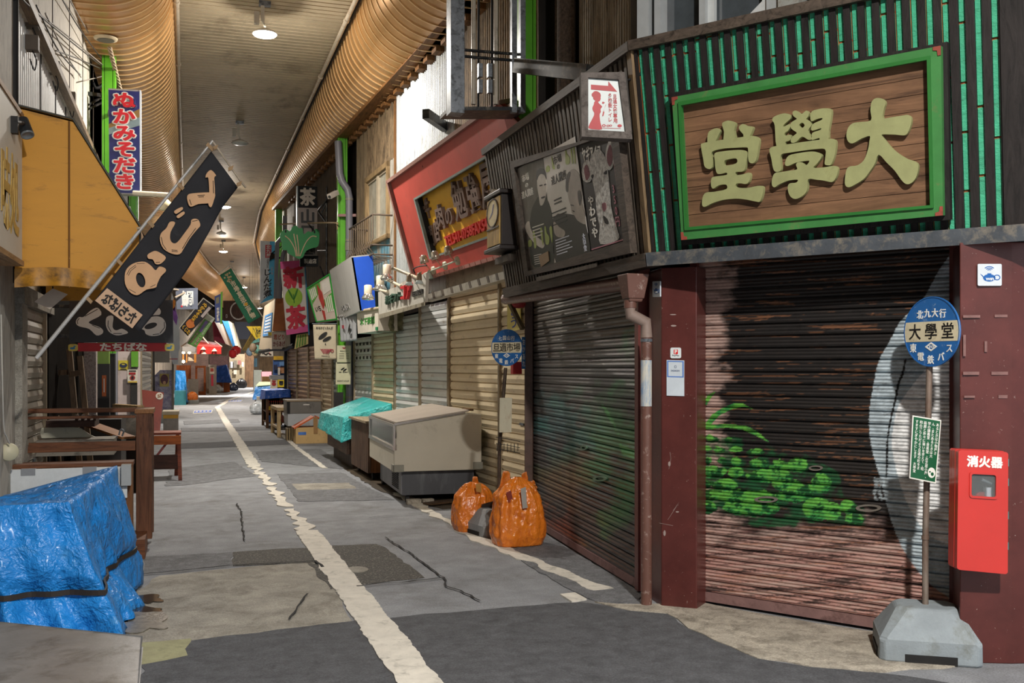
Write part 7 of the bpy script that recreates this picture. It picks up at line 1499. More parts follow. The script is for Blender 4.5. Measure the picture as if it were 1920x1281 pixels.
mb = MB(); mb.lathe([(.03, .1), (.07, .06), (.10, -.04), (0, -.06)], P(311, 388, 13.55), n=16); mb.build('shade', paint('#cdbf9a', .4), t)
# wires, boxes and brackets on the left wall
mb = MB(); a0, a1 = P(178, -20, 12.5), P(226, 172, 14.2)
for ph in (0, 2.1, 4.2): mb.tube([a0.lerp(a1, k/60)+V(.022*math.cos(k*.9+ph), .022*math.sin(k*.9+ph), .0) for k in range(61)], .014, 5)
tag(mb.build('twisted_cable', mat('twine', hx('#b5a088'), .7, 0, .4, 30, dirt=.3)), 'thick twisted cable running down to the navy vertical sign', 'cable')
wires = [((20, -40, 9), (62, 18, 9.6), (200, 132, 14.6)), ((65, 20, 9.7), (120, 62, 11.5), (205, 132, 14.6)), ((112, -10, 10.5), (150, 55, 12.5), (205, 130, 14.6)), ((128, -5, 11), (165, 60, 13), (208, 132, 14.6)), ((68, 10, 9.8), (110, 95, 11.4), (150, 140, 13)), ((85, 25, 10.2), (122, 100, 11.8), (152, 145, 13.2)), ((105, 95, 11.2), (150, 112, 12.5), (203, 135, 14.6)), ((155, 152, 13.2), (180, 146, 14), (205, 140, 14.6))]
for i, ws in enumerate(wires):
    mb = MB(); mb.tube(catmull([P(u, v, min(t_, 1.22/max(.02, -ray(u, v).x))) for u, v, t_ in ws], 8, False), .008, 5); tag(mb.build('wire', paint('#8f8880' if i % 2 else '#3a3532', .6)), 'thin wire strung between the wall beam and the green column', 'wire', 'wires strung along the left wall')
lab = ['highest brown junction box on the white corrugated wall', 'second brown junction box below the highest one', 'brown junction box halfway along the wall beam', 'small junction box beside the bracket near the navy sign']
for k, (u, v, hh, tt) in enumerate(((61, 39, 24, 9.7), (61, 82, 24, 9.7), (103, 128, 20, 11.2), (133, 183, 17, 12.6))):
    pp_ = Pl((LX+.06, 0, 0), (1, 0, 0)).px(u, v); t = thing('junction_box', lab[k], 'box', pp_, 'junction boxes on the left wall')
    mb = MB(); mb.box(pp_, (.10, .10, hh/1870*tt)); mb.build('case', paint('#5c5248', .7, .2), t)
    mb = MB(); mb.tube(catmull([pp_+V(0, 0, -.06), pp_+V(.03, 0, -.14), pp_+V(.01, .03, -.22), pp_+V(-.02, .0, -.13)], 4, False), .006, 5); mb.build('loop_wire', dark_rub, t)
mb = MB(); mb.bar(P(140, 172, 13), P(198, 180, 14.5), .05); mb.bar(P(143, 208, 13), P(192, 182, 14.4), .025); mb.bar(P(143, 215, 13), P(196, 190, 14.5), .025); tag(mb.build('wall_bracket', black_steel), 'grey steel bracket reaching from the white corrugated wall to the green column', 'bracket')
mb = MB(); [mb.tube(catmull([P(200+rnd.uniform(-6, 10), 130+rnd.uniform(-6, 8), 14.5) for _ in range(5)], 4, False), .012, 5) for k in range(6)]; mb.tube(catmull([P(200, 140, 14.5), P(193, 158, 14.4), P(180, 165, 14.3), P(174, 155, 14.2)], 5, False), .022, 6); tag(mb.build('cable_tangle', dark_rub), 'tangle of cables tied round the top of the green column', 'cable')
# left ground floor fronts
mb = MB(); mb.box((-1.28, 8.65, 1.08), (.12, .28, 2.16)); struct(mb.build('pillar', concrete), 'grey concrete post left of the rusty left shutter')
mb = MB(); mb.box((-1.27, 9.4, 2.12), (.14, 1.8, .14)); struct(mb.build('trim_9', concrete), 'grey lintel over the rusty left shutter')
shutter((-1.26, 8.82), (-1.26, 9.95), .02, 2.05, mat('shutter_rusty', hx('#a39a8c'), .5, .2, .12, 2, dirt=.3, dirtcol=hx('#6d3520'), ds=2.2, stretch=(2, 2, .5)), 'grey shutter with a rust streak behind the wooden trestles', .1, 1, .012, rail=rail_m, railw=.04)
mb = MB(); mb.box((-1.25, 11.6, 1.2), (.06, 3.1, 2.4)); struct(mb.build('wall_left', dark_void, org=(-1.25, 11.6, 0)), 'dark open shop front behind the trestles')
t = thing('green_pole', 'bright green pole leaning behind the hanging cream lid', 'pole', P(24, 766, 7.9)); mb = MB(); mb.tube([P(23, 770, 7.9), P(17, 685, 7.9), P(15.5, 666, 7.9)], [.019, .019, .012], 10); mb.build('shaft', paint('#2fa53c', .4), t)
mb = MB(); mb.tube([P(15, 685, 7.89), P(16, 675, 7.89)], .022, 10); mb.build('collar', paint('#2a7a34', .4), t)
t = thing('hanging_disc', 'round cream lid hanging by a cord above the blue tarp', 'lid', P(17, 848, 7.2)); mb = MB(); mb.lathe([(0, .02), (.06, .015), (.066, 0), (.06, -.015)], P(17, 848, 7.25), (.35, -1, 0), 24); mb.build('disc', paint('#c9c2a4', .5), t)
mb = MB(); mb.tube(catmull([P(2, 590, 7.0), P(4, 700, 7.0), P(7, 800, 7.1), P(12, 818, 7.15), P(18, 832, 7.2)], 5, False), .006, 5); mb.build('cord', paint('#b9b4aa', .5), t)
twood = wood('trestle_wood', hx('#8d765c'), hx('#4a3826'), 'z')
for lab_, legs in (('old wooden trestle stood on end beside the rusty shutter', (((72, 664), (85, 800)), ((101, 690), (106, 798)))), ('old wooden trestle stood on end beside the tiled post', (((130, 655), (143, 800)), ((150, 668), (163, 800))))):
    t = thing('wooden_trestle', lab_, 'trestle', GZ(100, 862) if 'rusty' in lab_ else GZ(145, 862), 'wooden trestles stood on end')
    for (p, q) in legs:
        mb = MB(); a_, b_ = P(*p, 9.9), P(*q, 9.9); mb.bar(a_, b_+(b_-a_)*((b_.z-.0)/(a_.z-b_.z)), .075, .05); mb.build('leg', twood, t)
    (u0, v0), (u1, v1) = legs[0][0], legs[1][0]
    mb = MB(); mb.bar(P(u0+4, 702, 9.88), P(u1+26 if 'rusty' in lab_ else u1+4, 698, 9.88), .07, .05); mb.build('cross_rail', twood, t)
    mb = MB(); mb.bar(P(u0+8, 770, 9.88), P(u1+4, 770, 9.88), .06, .04); mb.build('lower_rail', twood, t)
tile_m = mat('small_tiles', hx('#b3a9a6'), .4, 0, .3, 60, dirt=.5, dirtcol=hx('#6d5a58'), ds=40)
mb = MB(); mb.box((-1.08, 12.6, 1.1), (.13, .2, 2.2)); struct(mb.build('pillar', tile_m), 'narrow post faced with tiny pale tiles')
t = thing('column_guard', 'black lower column with a green band behind the red board', 'column', (-1.03, 13.3, 0)); mb = MB(); mb.box((-1.0, 13.3, .80), (.16, .16, 1.6)); mb.build('black_guard', paint('#232121', .5, .2, dirt=.15), t)
mb = MB(); mb.box((-1.0, 13.3, 1.85), (.15, .15, .5)); mb.build('green_top', paint('#7a9a3c', .4, dirt=.2), t)
mb = MB(); mb.box((-1.0+.02, 13.21, 1.33), (.05, .02, .26)); th_ = mb.build('thermometer', wood('thermo', hx('#a85a30'), hx('#6d3418'), 'z'), t)
mb = MB(); mb.tube([(-.98, 13.195, 1.25), (-.98, 13.195, 1.42)], .006, 6); mb.build('glass_tube', paint('#cfcac4', .3), th_)
mb = MB(); mb.tube([(-1.06, 15.8, 0), (-1.06, 15.8, 2.4)], .075, 14); tag(mb.build('drain_pipe', grey_pvc), 'grey vertical pipe between black column and poster wall', 'pipe')
pw_ = PY(17.9)
mb = MB(); mb.pxp(pw_, [(221, 800), (263, 800), (263, 640), (221, 640)], .05); struct(mb.build('wall_left', mat('pink_plaster', hx('#c4b4b0'), .7, 0, .12, 3, dirt=.35, dirtcol=hx('#7d7448'), ds=2)), 'pinkish plaster wall with two posters')
mb = MB(); mb.pxp(pw_, [(245, 800), (257, 800), (257, 690), (245, 690)], .12, .05); tag(mb.build('black_post', paint('#2a2828', .6, .2, dirt=.2)), 'black post in front of the pinkish poster wall', 'post')
mb = MB(); mb.pxp(pw_, [(246, 688), (259, 688), (259, 655), (246, 655)], .12, .05); tag(mb.build('green_box', paint('#5f9a2c', .4)), 'green box above the black post', 'box')
t, Q = flat_sign('shop_poster', 'yellow poster with a dark emblem on the pinkish wall', 'poster', pw_.sh(.06), [(222, 694), (241, 694), (241, 676), (222, 676)], paint('#c9b83c', .5), .01)
mb = MB(); mb.qp(Q, ell(.5, .5, .38, .25), 0, .01, holes=[ell(.5, .62, .2, .1)]); mb.qbox(Q, .2, .08, .8, .14, 0, .01); mb.build('emblem', paint('#2b3350', .5), t)
t, Q = flat_sign('shop_poster', 'white poster with red and black emblem on the black post', 'poster', pw_.sh(.19), [(239, 718), (258, 718), (258, 693), (239, 693)], paint('#cfcabc', .5), .02)
mb = MB(); mb.qbox(Q, .15, .62, .8, .78, 0, .01); mb.qp(Q, ell(.5, .38, .26, .18), 0, .008); mb.build('red_emblem', paint('#9c2a2a', .5), t)
mb = MB(); mb.qtext('MARKET', Q, .15, .84, .85, .94, off1=.01) if False else mb.qbox(Q, .15, .86, .85, .93, 0, .01); mb.qp(Q, ell(.5, .38, .12, .12), .008, .012); mb.build('black_print', black_ink, t)
mb = MB(); mb.qbox(Q, .05, .02, .95, .12, 0, .01); mb.build('yellow_band', paint('#c9a83c', .5), t)
shutter((-.82, 19.2), (-.82, 24.6), .02, 2.3, mat('shutter_white', hx('#c3bfb6'), .5, .1, .1, 2, dirt=.15), 'whitish shutter beside the purple flowered panel', .12, 1, .012, handle=False, rail=rail_m)
mb = MB(); mb.box((-1.05, 24, 1.3), (.35, 11, 2.6)); struct(mb.build('wall_left', dark_void, org=(-1, 24, 0)), 'dark backing behind the whitish left shutter')
mb = MB(); mb.box((-1.05, 24, 3.4), (.3, 13, 1.6)); struct(mb.build('wall_left', board_grey, org=(-1, 24, 2.6)), 'grey upper wall over the whitish left shutter')
# wooden stall frame
swood = wood('stall_brown', hx('#6d452f'), hx('#2f1a10'), 'z', .8); swx = wood('stall_brown_rail', hx('#75492f'), hx('#2f1a10'), 'x', .8)
t = thing('market_stall', 'open dark brown wooden stall frame behind the blue tarp', 'stall', (-.85, 9.2, 0))
fy = PY(9.05)
def fbar(name, quad, d, m, y=9.05):
    pl = PY(y); pts = [pl.px(u, v) for u, v in quad]; x0 = min(p.x for p in pts); x1 = max(p.x for p in pts); z0 = min(p.z for p in pts); z1 = max(p.z for p in pts)
    mb = MB(); mb.box(((x0+x1)/2, y+d/2, (z0+z1)/2), (x1-x0, d, z1-z0)); return mb.build(name, m, t, bevel=.004)
fbar('front_post', [(255, 1012), (285, 776)], .12, swood); fbar('front_post', [(13, 1000), (40, 776)], .12, swood)
fbar('top_rail', [(10, 776), (254, 765)], .12, swx); fbar('top_rail', [(38, 787), (254, 779)], .05, swx)
fbar('mid_rail', [(40, 850), (254, 827)], .05, swx); fbar('post_cap', [(252, 776), (288, 767)], .45, wood('cap_wood', hx('#9a6a42'), hx('#4a2a18'), 'y'))
fbar('rear_post', [(259, 1000), (288, 776)], .09, swood, 9.45)
mb = MB(); a = GZ(262, 1070, 0); mb.box((-.43, 8.85, .08), (.2, .5, .16)); mb.build('foot_block', swx, t)
t = thing('low_counter', 'low brown counter with a long edge rail behind the tarp', 'counter', (-.9, 8.5, 0))
mb = MB(); mb.box((-.85, 8.5, .795), (.88, .22, .03)); mb.build('edge_rail', swx, t)
mb = MB(); mb.box((-.455, 8.5, .43), (.075, .2, .70)); mb.build('end_panel', wood('end_panel', hx('#8a5a34'), hx('#4a2a14'), 'z', .8), t)
mb = MB(); mb.box((-.88, 8.58, .43), (.8, .03, .7)); mb.build('back_panel', swx, t)
t = thing('foam_board', 'long white corrugated board with grey tape above the blue tarp', 'board', (-.9, 8.3, .6))
mb = MB(); mb.box((-.86, 8.33, .66), (.82, .05, .24)); mb.build('board', mat('foam_white', hx('#cfd3d4'), .5, 0, .06, 20, dirt=.1), t)
mb = MB(); [mb.box((x, 8.33, .76), (.10, .056, .05)) for x in (-1.15, -.72)]; mb.build('grey_tape', paint('#8f9296', .35), t)
mb = MB(); mb.box((-.455, 8.30, .72), (.07, .10, .16)); mb.build('end_wrap', paint('#a3a6a6', .3), t)
t = thing('counter_panel', 'cream curved counter panel inside the stall frame', 'panel', P(120, 826, 9.3))
plq = PY(9.85); mb = MB(); mb.pxp(plq, catmull([(72, 803), (110, 801), (146, 802), (158, 808), (172, 817), (190, 823)], 4, False)+[(190, 840), (72, 840)], .03); mb.build('panel', mat('cream_panel', hx('#cbc7b2'), .5, 0, .08, 3, dirt=.12), t)
t = thing('sloped_board', 'brown varnished board lying sloped inside the stall frame', 'board', P(200, 810, 9.4))
mb = MB(); mb.hexa([P(150, 797, 9.6), P(228, 824, 9.2), P(254, 822, 9.35), P(170, 792, 9.9)]+[p+V(0, 0, .02) for p in (P(150, 797, 9.6), P(228, 824, 9.2), P(254, 822, 9.35), P(170, 792, 9.9))]); mb.build('board', wood('varnish', hx('#a06a3c'), hx('#5c3418'), 'x'), t)
mb = MB(); mb.tube(catmull([P(223, 816, 9.2), P(226, 806, 9.2), P(232, 808, 9.2), P(229, 818, 9.2)], 4, False), .008, 6); mb.tube([P(211, 819, 9.18), P(220, 820, 9.18)], .012, 6); mb.build('metal_clip', dusty_steel, t)
mb = MB(); mb.hexa([V(x, y, z) for z in (1.02, 1.08) for x, y in ((-1.2, 9.7), (-.8, 9.7), (-.8, 10.2), (-1.2, 10.2))]); [mb.box((-.95+.05*k, 9.75, 1.10), (.025, .1, .05)) for k in range(4)]; tag(mb.build('wooden_tray', wood('dark_tray', hx('#4a332a'), hx('#1f140f'), 'x')), 'dark wooden tray stack inside the stall frame', 'tray')
mb = MB(); mb.box((-.95, 9.7, .85), (.65, .4, .14)); tag(mb.build('grey_tub', paint('#8c857a', .6, .15, dirt=.3)), 'dusty grey tub low inside the stall frame', 'tub')
mb = MB(); mb.box((-.93, 11.9, .5), (.5, .9, 1.0)); tag(mb.build('storage_chest', paint('#2c2724', .7, .3)), 'dark chest standing behind the stall frame', 'chest')
t = thing('steel_pan', 'dark dented steel pan top behind the stall frame', 'pan', P(226, 812, 13)); mb = MB(); mb.hexa([P(198, 818, 12.6), P(256, 818, 12.6), P(256, 818, 13.0), P(198, 818, 13.0), P(198, 778, 12.8), P(256, 778, 12.8), P(256, 778, 13.2), P(198, 778, 13.2)]); mb.build('pan_body', mat('dark_pan', hx('#57504a'), .3, .6, .5, 4, dirt=.4, dirtcol=hx('#1f1b18')), t)
mb = MB(); mb.bar(P(198, 760, 14), P(264, 764, 13.4), .10, .05); mb.build('pale_rail', wood('pale_rail', hx('#a3865f'), hx('#6d5232'), 'x'), t)
mb = MB(); mb.box((-.78, 13.6, .3), (.5, .8, .6)); mb.build('stand', dark_void, t)
# red folding bench
t = thing('folding_bench', 'reddish brown folding bench with orange apron at the road edge', 'bench', (-.32, 14.7, 0)); rw = wood('red_wood', hx('#7a3c28'), hx('#38160d'), 'x'); ow = wood('orange_wood', hx('#b5622c'), hx('#6d3010'), 'x')
mb = MB(); mb.box((-.38, 14.75, .645), (.58, .55, .03)); mb.build('top', rw, t)
mb = MB(); mb.box((-.38, 14.46, .56), (.58, .03, .12)); mb.build('apron', ow, t)
for x, dx in ((-.12, -.02), (-.64, 0)):
    mb = MB(); mb.bar((x, 14.5, .6), (x+.02, 14.42, 0), .045, .05); mb.build('leg', rw, t)
    mb = MB(); mb.bar((x-.02, 15.0, .6), (x-.04, 15.08, 0), .045, .05); mb.build('leg', rw, t)
mb = MB(); mb.box((-.38, 14.47, .26), (.52, .03, .20)); mb.build('lower_board', wood('dark_red', hx('#4a2a1e'), hx('#1f0f0a'), 'x'), t)
mb = MB(); mb.bar((-.6, 14.6, .08), (-.25, 14.6, .55), .05, .03); mb.build('brace', paint('#9c4a48', .5), t)
t = thing('red_board', 'dark red board with a round white sticker leaning on the bench', 'board', P(284, 805, 14.4)); plr = Pl(P(286, 770, 13.75), (-.02, -.97, .22))
mb = MB(); mb.pxp(plr, [(270, 807), (300, 807), (307, 736), (266, 731)], .03); mb.build('panel', mat('red_lacquer', hx('#7c2f22'), .3, 0, .15, 3, dirt=.15, dirtcol=hx('#3d120c')), t)
mb = MB(); mb.pxp(plr, ell(299, 742.5, 7, 6.5), .004, .03); s_ = mb.build('round_sticker', paint('#d3cbbd', .5), t)
mb = MB(); [mb.pxp(plr, ell(299+dx, 742+dy, 1.8, 1.3, 8), .002, .034) for dx, dy in ((-2, -1), (2, -2), (1, 2), (-2, 2.5))]; mb.build('sticker_print', paint('#8a5a3a', .5), s_)
# ------------------------------------------------------------------ left side, middle distance
t = thing('flowered_panel', 'mottled purple flowered partition with a small poster', 'panel', P(305, 790, 28)); plp_ = PY(29.6)
mb = MB(); mb.pxp(plp_, [(287, 790), (324, 790), (324, 694), (300, 694), (288, 706)], .05); mb.build('panel', mat('purple_mottle', hx('#a39fae'), .6, 0, .3, 5, dirt=.55, dirtcol=hx('#5c4f86'), ds=9), t)
Q = QP(plp_.sh(.06), (299.5, 725), (317, 725), (317, 701), (299.5, 701)); mb = MB(); mb.qbox(Q, 0, 0, 1, 1, 0, .01); po = mb.build('small_poster', paint('#a8954f', .5), t)
mb = MB(); mb.qp(Q, ell(.5, .55, .42, .4), .01, .015); mb.build('dark_print', paint('#4c2430', .5, .4), po); mb = MB(); mb.qp(Q, ell(.5, .3, .16, .14), .015, .02); mb.build('pale_print', paint('#b58a6a', .5), po)
mb = MB(); mb.pxp(plp_, [(322, 795), (326, 795), (326, 678), (322, 678)], .08, .02); mb.build('metal_post', paint('#6d665c', .5), t)
mb = MB(); mb.pxp(plp_, [(288, 795), (322, 795), (322, 768), (288, 768)], .07, .02); mb.build('lower_sheet', mat('marble_grey', hx('#8f9490'), .4, 0, .2, 6, dirt=.3), t)
t = thing('hanging_banner', 'white hanging cloth banner with a torn edge and a red line', 'banner', P(322, 683, 27)); plh_ = PY(28.2)
mb = MB(); mb.pxp(plh_, [(324, 683), (334, 683), (335, 660), (337, 655), (336, 600), (331, 585), (326, 560), (322, 548), (318, 600), (313, 640)], .02); mb.build('cloth', paint('#c6ccd2', .7, .08), t)
mb = MB(); mb.pxp(plh_, [(317, 674), (333, 674), (333, 672.6), (317, 672.6)], .01, .02); mb.build('red_line', paint('#b33038', .6), t)
mb = MB(); mb.pxp(plh_, [(325, 600), (331, 610), (333, 595), (328, 575), (324, 580)], .015, .02); mb.build('purple_print', paint('#7a4c9c', .6, .4), t); mb = MB(); mb.pxp(plh_, [(323, 575), (327, 585), (329, 565), (325, 560)], .015, .02); mb.build('orange_print', paint('#d2802c', .6), t)
mb = MB(); mb.pxp(PY(27), [(290, 680), (318, 680), (318, 655), (290, 655)], .1); tag(mb.build('grey_signboard', paint('#8a857e', .5)), 'grey blank signboard under the black whale board end', 'sign')
t = thing('yellow_crate', 'yellow and grey crate with a pale lid beyond the red bench', 'crate', P(318, 806, 24)); mb = MB(); a, b = P(306, 806, 24), P(334, 806, 24); mb.hexa([V(x, y, z) for z in (0, .33) for x, y in ((a.x, a.y), (b.x, a.y), (b.x, a.y+1), (a.x, a.y+1))]); mb.build('body', mat('crate_grey', hx('#8d8680'), .6, 0, .2, 5, dirt=.3), t)
mb = MB(); mb.hexa([V(x, y, z) for z in (.33, .42) for x, y in ((a.x, a.y), (b.x, a.y), (b.x, a.y+1), (a.x, a.y+1))]); mb.build('yellow_band', paint('#c9952c', .5), t)
mb = MB(); mb.hexa([V(x, y, z) for z in (.42, .5) for x, y in ((a.x-.02, a.y-.02), (b.x+.02, a.y-.02), (b.x+.02, a.y+1), (a.x-.02, a.y+1))]); mb.build('lid', paint('#b9ab92', .6), t)
mb = MB(); c = GZ(325, 789); mb.box((c.x, c.y+.2, .16), (.14, .4, .32)); tag(mb.build('green_crate', paint('#2f8a4a', .5)), 'small green crate beside the metal post', 'crate')
# walls beyond the bend
def pathwall(off, s0, s1, z0, z1, m, name, label, th=.3):
    mb = MB(); ps = [path_at(s) for s in np.linspace(s0, s1, 14)]; sg = 1 if off > 0 else -1
    I = [V(p.x+n.x*off, p.y+n.y*off) for p, n in ps]; O = [V(p.x+n.x*(off+sg*th), p.y+n.y*(off+sg*th)) for p, n in ps]
    for k in range(13): mb.hexa([V(q.x, q.y, z) for z in (z0, z1) for q in (I[k], I[k+1], O[k+1], O[k])])
    return struct(mb.build(name, m, org=(I[0].x, I[0].y, z0)), label)
wallm = mat('far_boards', hx('#8f8474'), .8, 0, .35, 1.2, dirt=.5, dirtcol=hx('#5c4f42'), ds=1.5, stretch=(1, 1, .4))
pathwall(-4.9, 36, 105, 0, 6.8, wallm, 'wall_left', 'weathered fronts beyond the bend on the left')
pathwall(2.9, 36, 105, 0, 6.8, wallm, 'wall_right', 'weathered fronts beyond the bend on the right')
p_, n_ = path_at(99); d_ = V(-n_.y, n_.x); mb = MB(); e1, e2 = V(p_.x-n_.x*5, p_.y-n_.y*5), V(p_.x+n_.x*5, p_.y+n_.y*5); mb.hexa([V(*(q+d_*k), z) for z in (0, 7) for k, q in ((0, e1), (0, e2), (.3, e2), (.3, e1))]); struct(mb.build('wall_back', wallm, org=(p_.x, p_.y, 0)), 'far end wall of the market street')
def pbox(name, label, cat, u0, v0, u1, v1, t0, depth, m, group=None, parent=None, ground=False, bevel=0):
    pl = PY(P((u0+u1)/2, v1, t0).y); a, b = pl.px(u0, v1), pl.px(u1, v0); z0 = 0 if ground else a.z
    mb = MB(); mb.hexa([V(x, y, z) for z in (z0, b.z) for x, y in ((a.x, a.y), (b.x, a.y), (b.x, a.y+depth), (a.x, a.y+depth))])
    o = mb.build(name, m, parent, bevel=bevel)
    if parent is None: tag(o, label, cat, group)
    return o
# signs and banners hanging on the left
t, Q = flat_sign('fish_sign', 'slate blue square sign with one white brushed fish character', 'sign', PY(33), [(331, 580), (371, 580), (371, 540), (329, 541)], paint('#5c6272', .6), .1, [('鯛', .22, .12, .80, .88, True, paint('#cfd0cc', .5), 'white_character')])
mb = MB(); mb.qp(Q, ell(.25, .14, .05, .05), 0, .01); mb.build('red_seal', paint('#c0303a', .5), t)
mb = MB(); mb.tube([P(316, 541, 31), P(345, 545, 31.5), P(350, 550, 31.5)], .03, 6); mb.tube([P(328, 558, 31), P(348, 548, 31.4)], .03, 6); tag(mb.build('sign_lamp', paint('#b5a896', .5)), 'pair of pale lamp arms before the slate fish sign', 'lamp')
def flag(label, quad, y, m, th, parts, poles):
    pl = PY(y); Q = QP(pl, *quad); t = cloth('flag_banner', label, 'banner', Q, m, 12, 20, .02, 1)
    for pn, m2, fn in parts:
        mb = MB(); fn(mb, Q); mb.build(pn, m2, t)
    for k, (a, b) in enumerate(poles):
        mb = MB(); mb.tube([Q.at(*a), Q.at(*b)], .02, 6); mb.build('pole', paint('#c9c4b8', .4), t)
    return t
flag('black slanted banner with yellow lettering and an orange animal shape', [(337.5, 615), (352, 630.5), (400, 575), (381, 561)], 36, paint('#232228', .7), 0,
     [('yellow_lettering', paint('#d8a82c', .6), lambda mb, Q: (mb.qtext('ぬかみそだき', Q, .22, .34, .62, .95, vert=True, bold=.04, off0=.022, off1=.03), mb.qtext('くじた', Q, .1, .03, .95, .15, bold=.03, off0=.022, off1=.03))),
      ('orange_shape', paint('#c8702c', .6), lambda mb, Q: mb.qp(Q, catmull([(.15, .2), (.5, .16), (.75, .2), (.9, .3), (.7, .34), (.6, .38), (.3, .38), (.15, .32)], 3), .022, .03)),
      ('pale_tag', paint('#b5a8a4', .6), lambda mb, Q: mb.qbox(Q, .72, .60, .96, .93, .022, .03))], [((-.04, -.05), (-.04, 1.03)), ((-.04, 1.02), (1.05, 1.02))])
flag('light green slanted banner below the black one', [(351, 644), (368, 652), (403, 597), (390, 589)], 37, paint('#74a85a', .7), 0,
     [('white_band', paint('#c6c9ba', .7), lambda mb, Q: mb.qbox(Q, 0, .84, 1, 1, .022, .028)), ('purple_lettering', paint('#8f7ab5', .6), lambda mb, Q: mb.qtext('鯨茶湯', Q, .2, .45, .6, .82, vert=True, bold=.05, off0=.022, off1=.03)),
      ('pink_lettering', paint('#d2a0a0', .6), lambda mb, Q: (mb.qtext('やわらか', Q, .15, .06, .4, .4, vert=True, bold=.03, off0=.022, off1=.03), mb.qtext('ごはん', Q, .6, .05, .85, .35, vert=True, bold=.03, off0=.022, off1=.03))), ('white_lettering', paint('#c9d6bc', .6), lambda mb, Q: mb.qtext('北九州名物', Q, .68, .4, .88, .82, vert=True, off0=.022, off1=.03))], [((-.06, -.03), (-.06, 1.03))])
flag('dark green slanted banner reading 市場直送生産物', [(465.6, 607), (489, 594), (433, 503), (412, 516)], 38.5, paint('#2f7a5c', .7), 0,
     [('cream_lettering', paint('#d8cdb0', .6), lambda mb, Q: mb.qtext('市場直送生産物', Q, .34, .04, .74, .80, vert=True, bold=.035, off0=.022, off1=.03)), ('tree_emblem', paint('#c9b88c', .6), lambda mb, Q: [mb.qp(Q, ell(.45+.3*math.cos(k*1.1)*((k % 3)/3+.3), .88+.07*math.sin(k*1.9), .07, .018, 8), .022, .03) for k in range(14)]),
      ('red_yellow_mark', paint('#d8a02c', .6), lambda mb, Q: mb.qp(Q, ell(.56, .32, .12, .03), .03, .035))], [((1.10, -.02), (1.08, 1.06)), ((-.1, 1.03), (1.1, 1.06))])
t, Q = flat_sign('vertical_sign', 'tall narrow blue sign with white lettering beside a green strip', 'sign', PY(50), [(404, 605), (413, 605), (413.6, 551), (402.5, 556)], paint('#3a52a0', .5), .1, [('市場鮮魚', .25, .05, .8, .55, True, white_ink, 'white_lettering')])
mb = MB(); mb.qbox(Q, 1.0, -.05, 1.35, 1.05, -.1, .0); mb.build('green_strip', paint('#6fc03c', .5), t); mb = MB(); mb.qbox(Q, .2, .7, .75, .92, 0, .02); mb.build('brass_plate', paint('#8a8a6c', .5), t)
t, Q = flat_sign('round_mark_sign', 'dark brown wood sign with a large pale ring', 'sign', PY(57), [(419, 602), (456, 602), (456, 564), (418.5, 564)], wood('dark_sign', hx('#4a3630'), hx('#1f1512'), 'z'), .1)
mb = MB(); mb.qp(Q, ell(.75, .5, .42, .45, 28), 0, .03, holes=[ell(.75, .5, .36, .385, 28)]); mb.qp(Q, rr(.12, .15, .2, .33, .03, .04), 0, .03, holes=[rr(.14, .18, .18, .30, .015, .02)]); mb.build('pale_ring', paint('#b0b4b6', .5), t)
# awnings
def awn(label, side, front, t0, t1, ms, mf):
    t = thing('shop_awning', label, 'awning', P(*side[0], t0)); pl = PY(P(*side[0], t0).y)
    s = [pl.px(*q) for q in side]; mb = MB(); mb.prism([s], (0, .05, 0)); mb.build('side_panel', ms, t)
    f = [pl.px(*front[0]), P(*front[1], t1), P(*front[2], t1), pl.px(*front[3])]; mb = MB(); mb.prism([f], (-.04, .02, .02)); mb.build('front_panel', mf, t); return t
awn('wine red box awning with a beige front', [(398, 604), (403, 604), (423, 645), (401, 640)], [(403, 604), (417, 607), (437, 651), (423, 645)], 50, 53, paint('#7a2438', .7), paint('#c0a68c', .7, .1))
awn('blue and beige box awning behind the wine red one', [(416.5, 601), (428.5, 602), (441, 648), (436.5, 650)], [(428.5, 602), (438.4, 607), (453, 654), (441, 648)], 56, 60, paint('#2f7ab0', .7), paint('#a39c88', .7, .1))
pbox('dark_curtain', 'dark navy hanging curtain between the awnings and the green banner', 'curtain', 440, 604, 469, 636, 62, .2, paint('#20242e', .8))
t = thing('red_awning', 'sloping red canvas stall awning with white tags', 'awning', P(392, 664, 40)); pl = PY(43)
mb = MB(); mb.hexa([pl.px(369, 650), pl.px(415, 652), pl.px(415, 664), pl.px(369, 664)]+[p+V(0, .05, 0) for p in (pl.px(369, 650), pl.px(415, 652), pl.px(415, 664), pl.px(369, 664))]); mb.build('valance', paint('#b3251f', .6, .15), t)
mb = MB(); A_ = [pl.px(369, 650), pl.px(416, 652), P(410, 645, 46), P(372, 638, 46)]; mb.hexa(A_+[p+V(0, 0, .03) for p in A_]); mb.build('roof_sheet', paint('#a8302a', .6, .2), t)
for (u, v) in ((381, 653), (382, 661), (402, 656)):
    mb = MB(); c = pl.px(u, v, .08); mb.lathe([(.02, .06), (.05, .02), (.12, -.06)], c, n=10); mb.build('hanging_shade', paint('#d8b8a0', .5), t)
mb = MB(); mb.tube([P(380, 632, 42), P(391, 645, 41.5)], .025, 5); mb.tube([P(403, 640, 43), P(416, 650, 41.5)], .02, 5); mb.build('stay', paint('#c9b0a0', .5), t)
t = thing('lit_stall', 'little food stall glowing with bare bulbs under a grey hood', 'stall', P(355, 682, 43)); o = pbox('hood', '', '', 342, 650, 369, 660, 43, .8, paint('#6d7076', .5, .1), parent=t)
for k, (u, v) in enumerate(((344, 661), (355, 661), (348, 656), (344, 678))):
    mb = MB(); mb.lathe([(.0, -.07), (.06, -.04), (.065, 0), (.04, .05), (0, .07)], P(u, v, 43.2), n=12); mb.build('bulb', emit('bulb_glow', (1, .82, .55), 12), t)
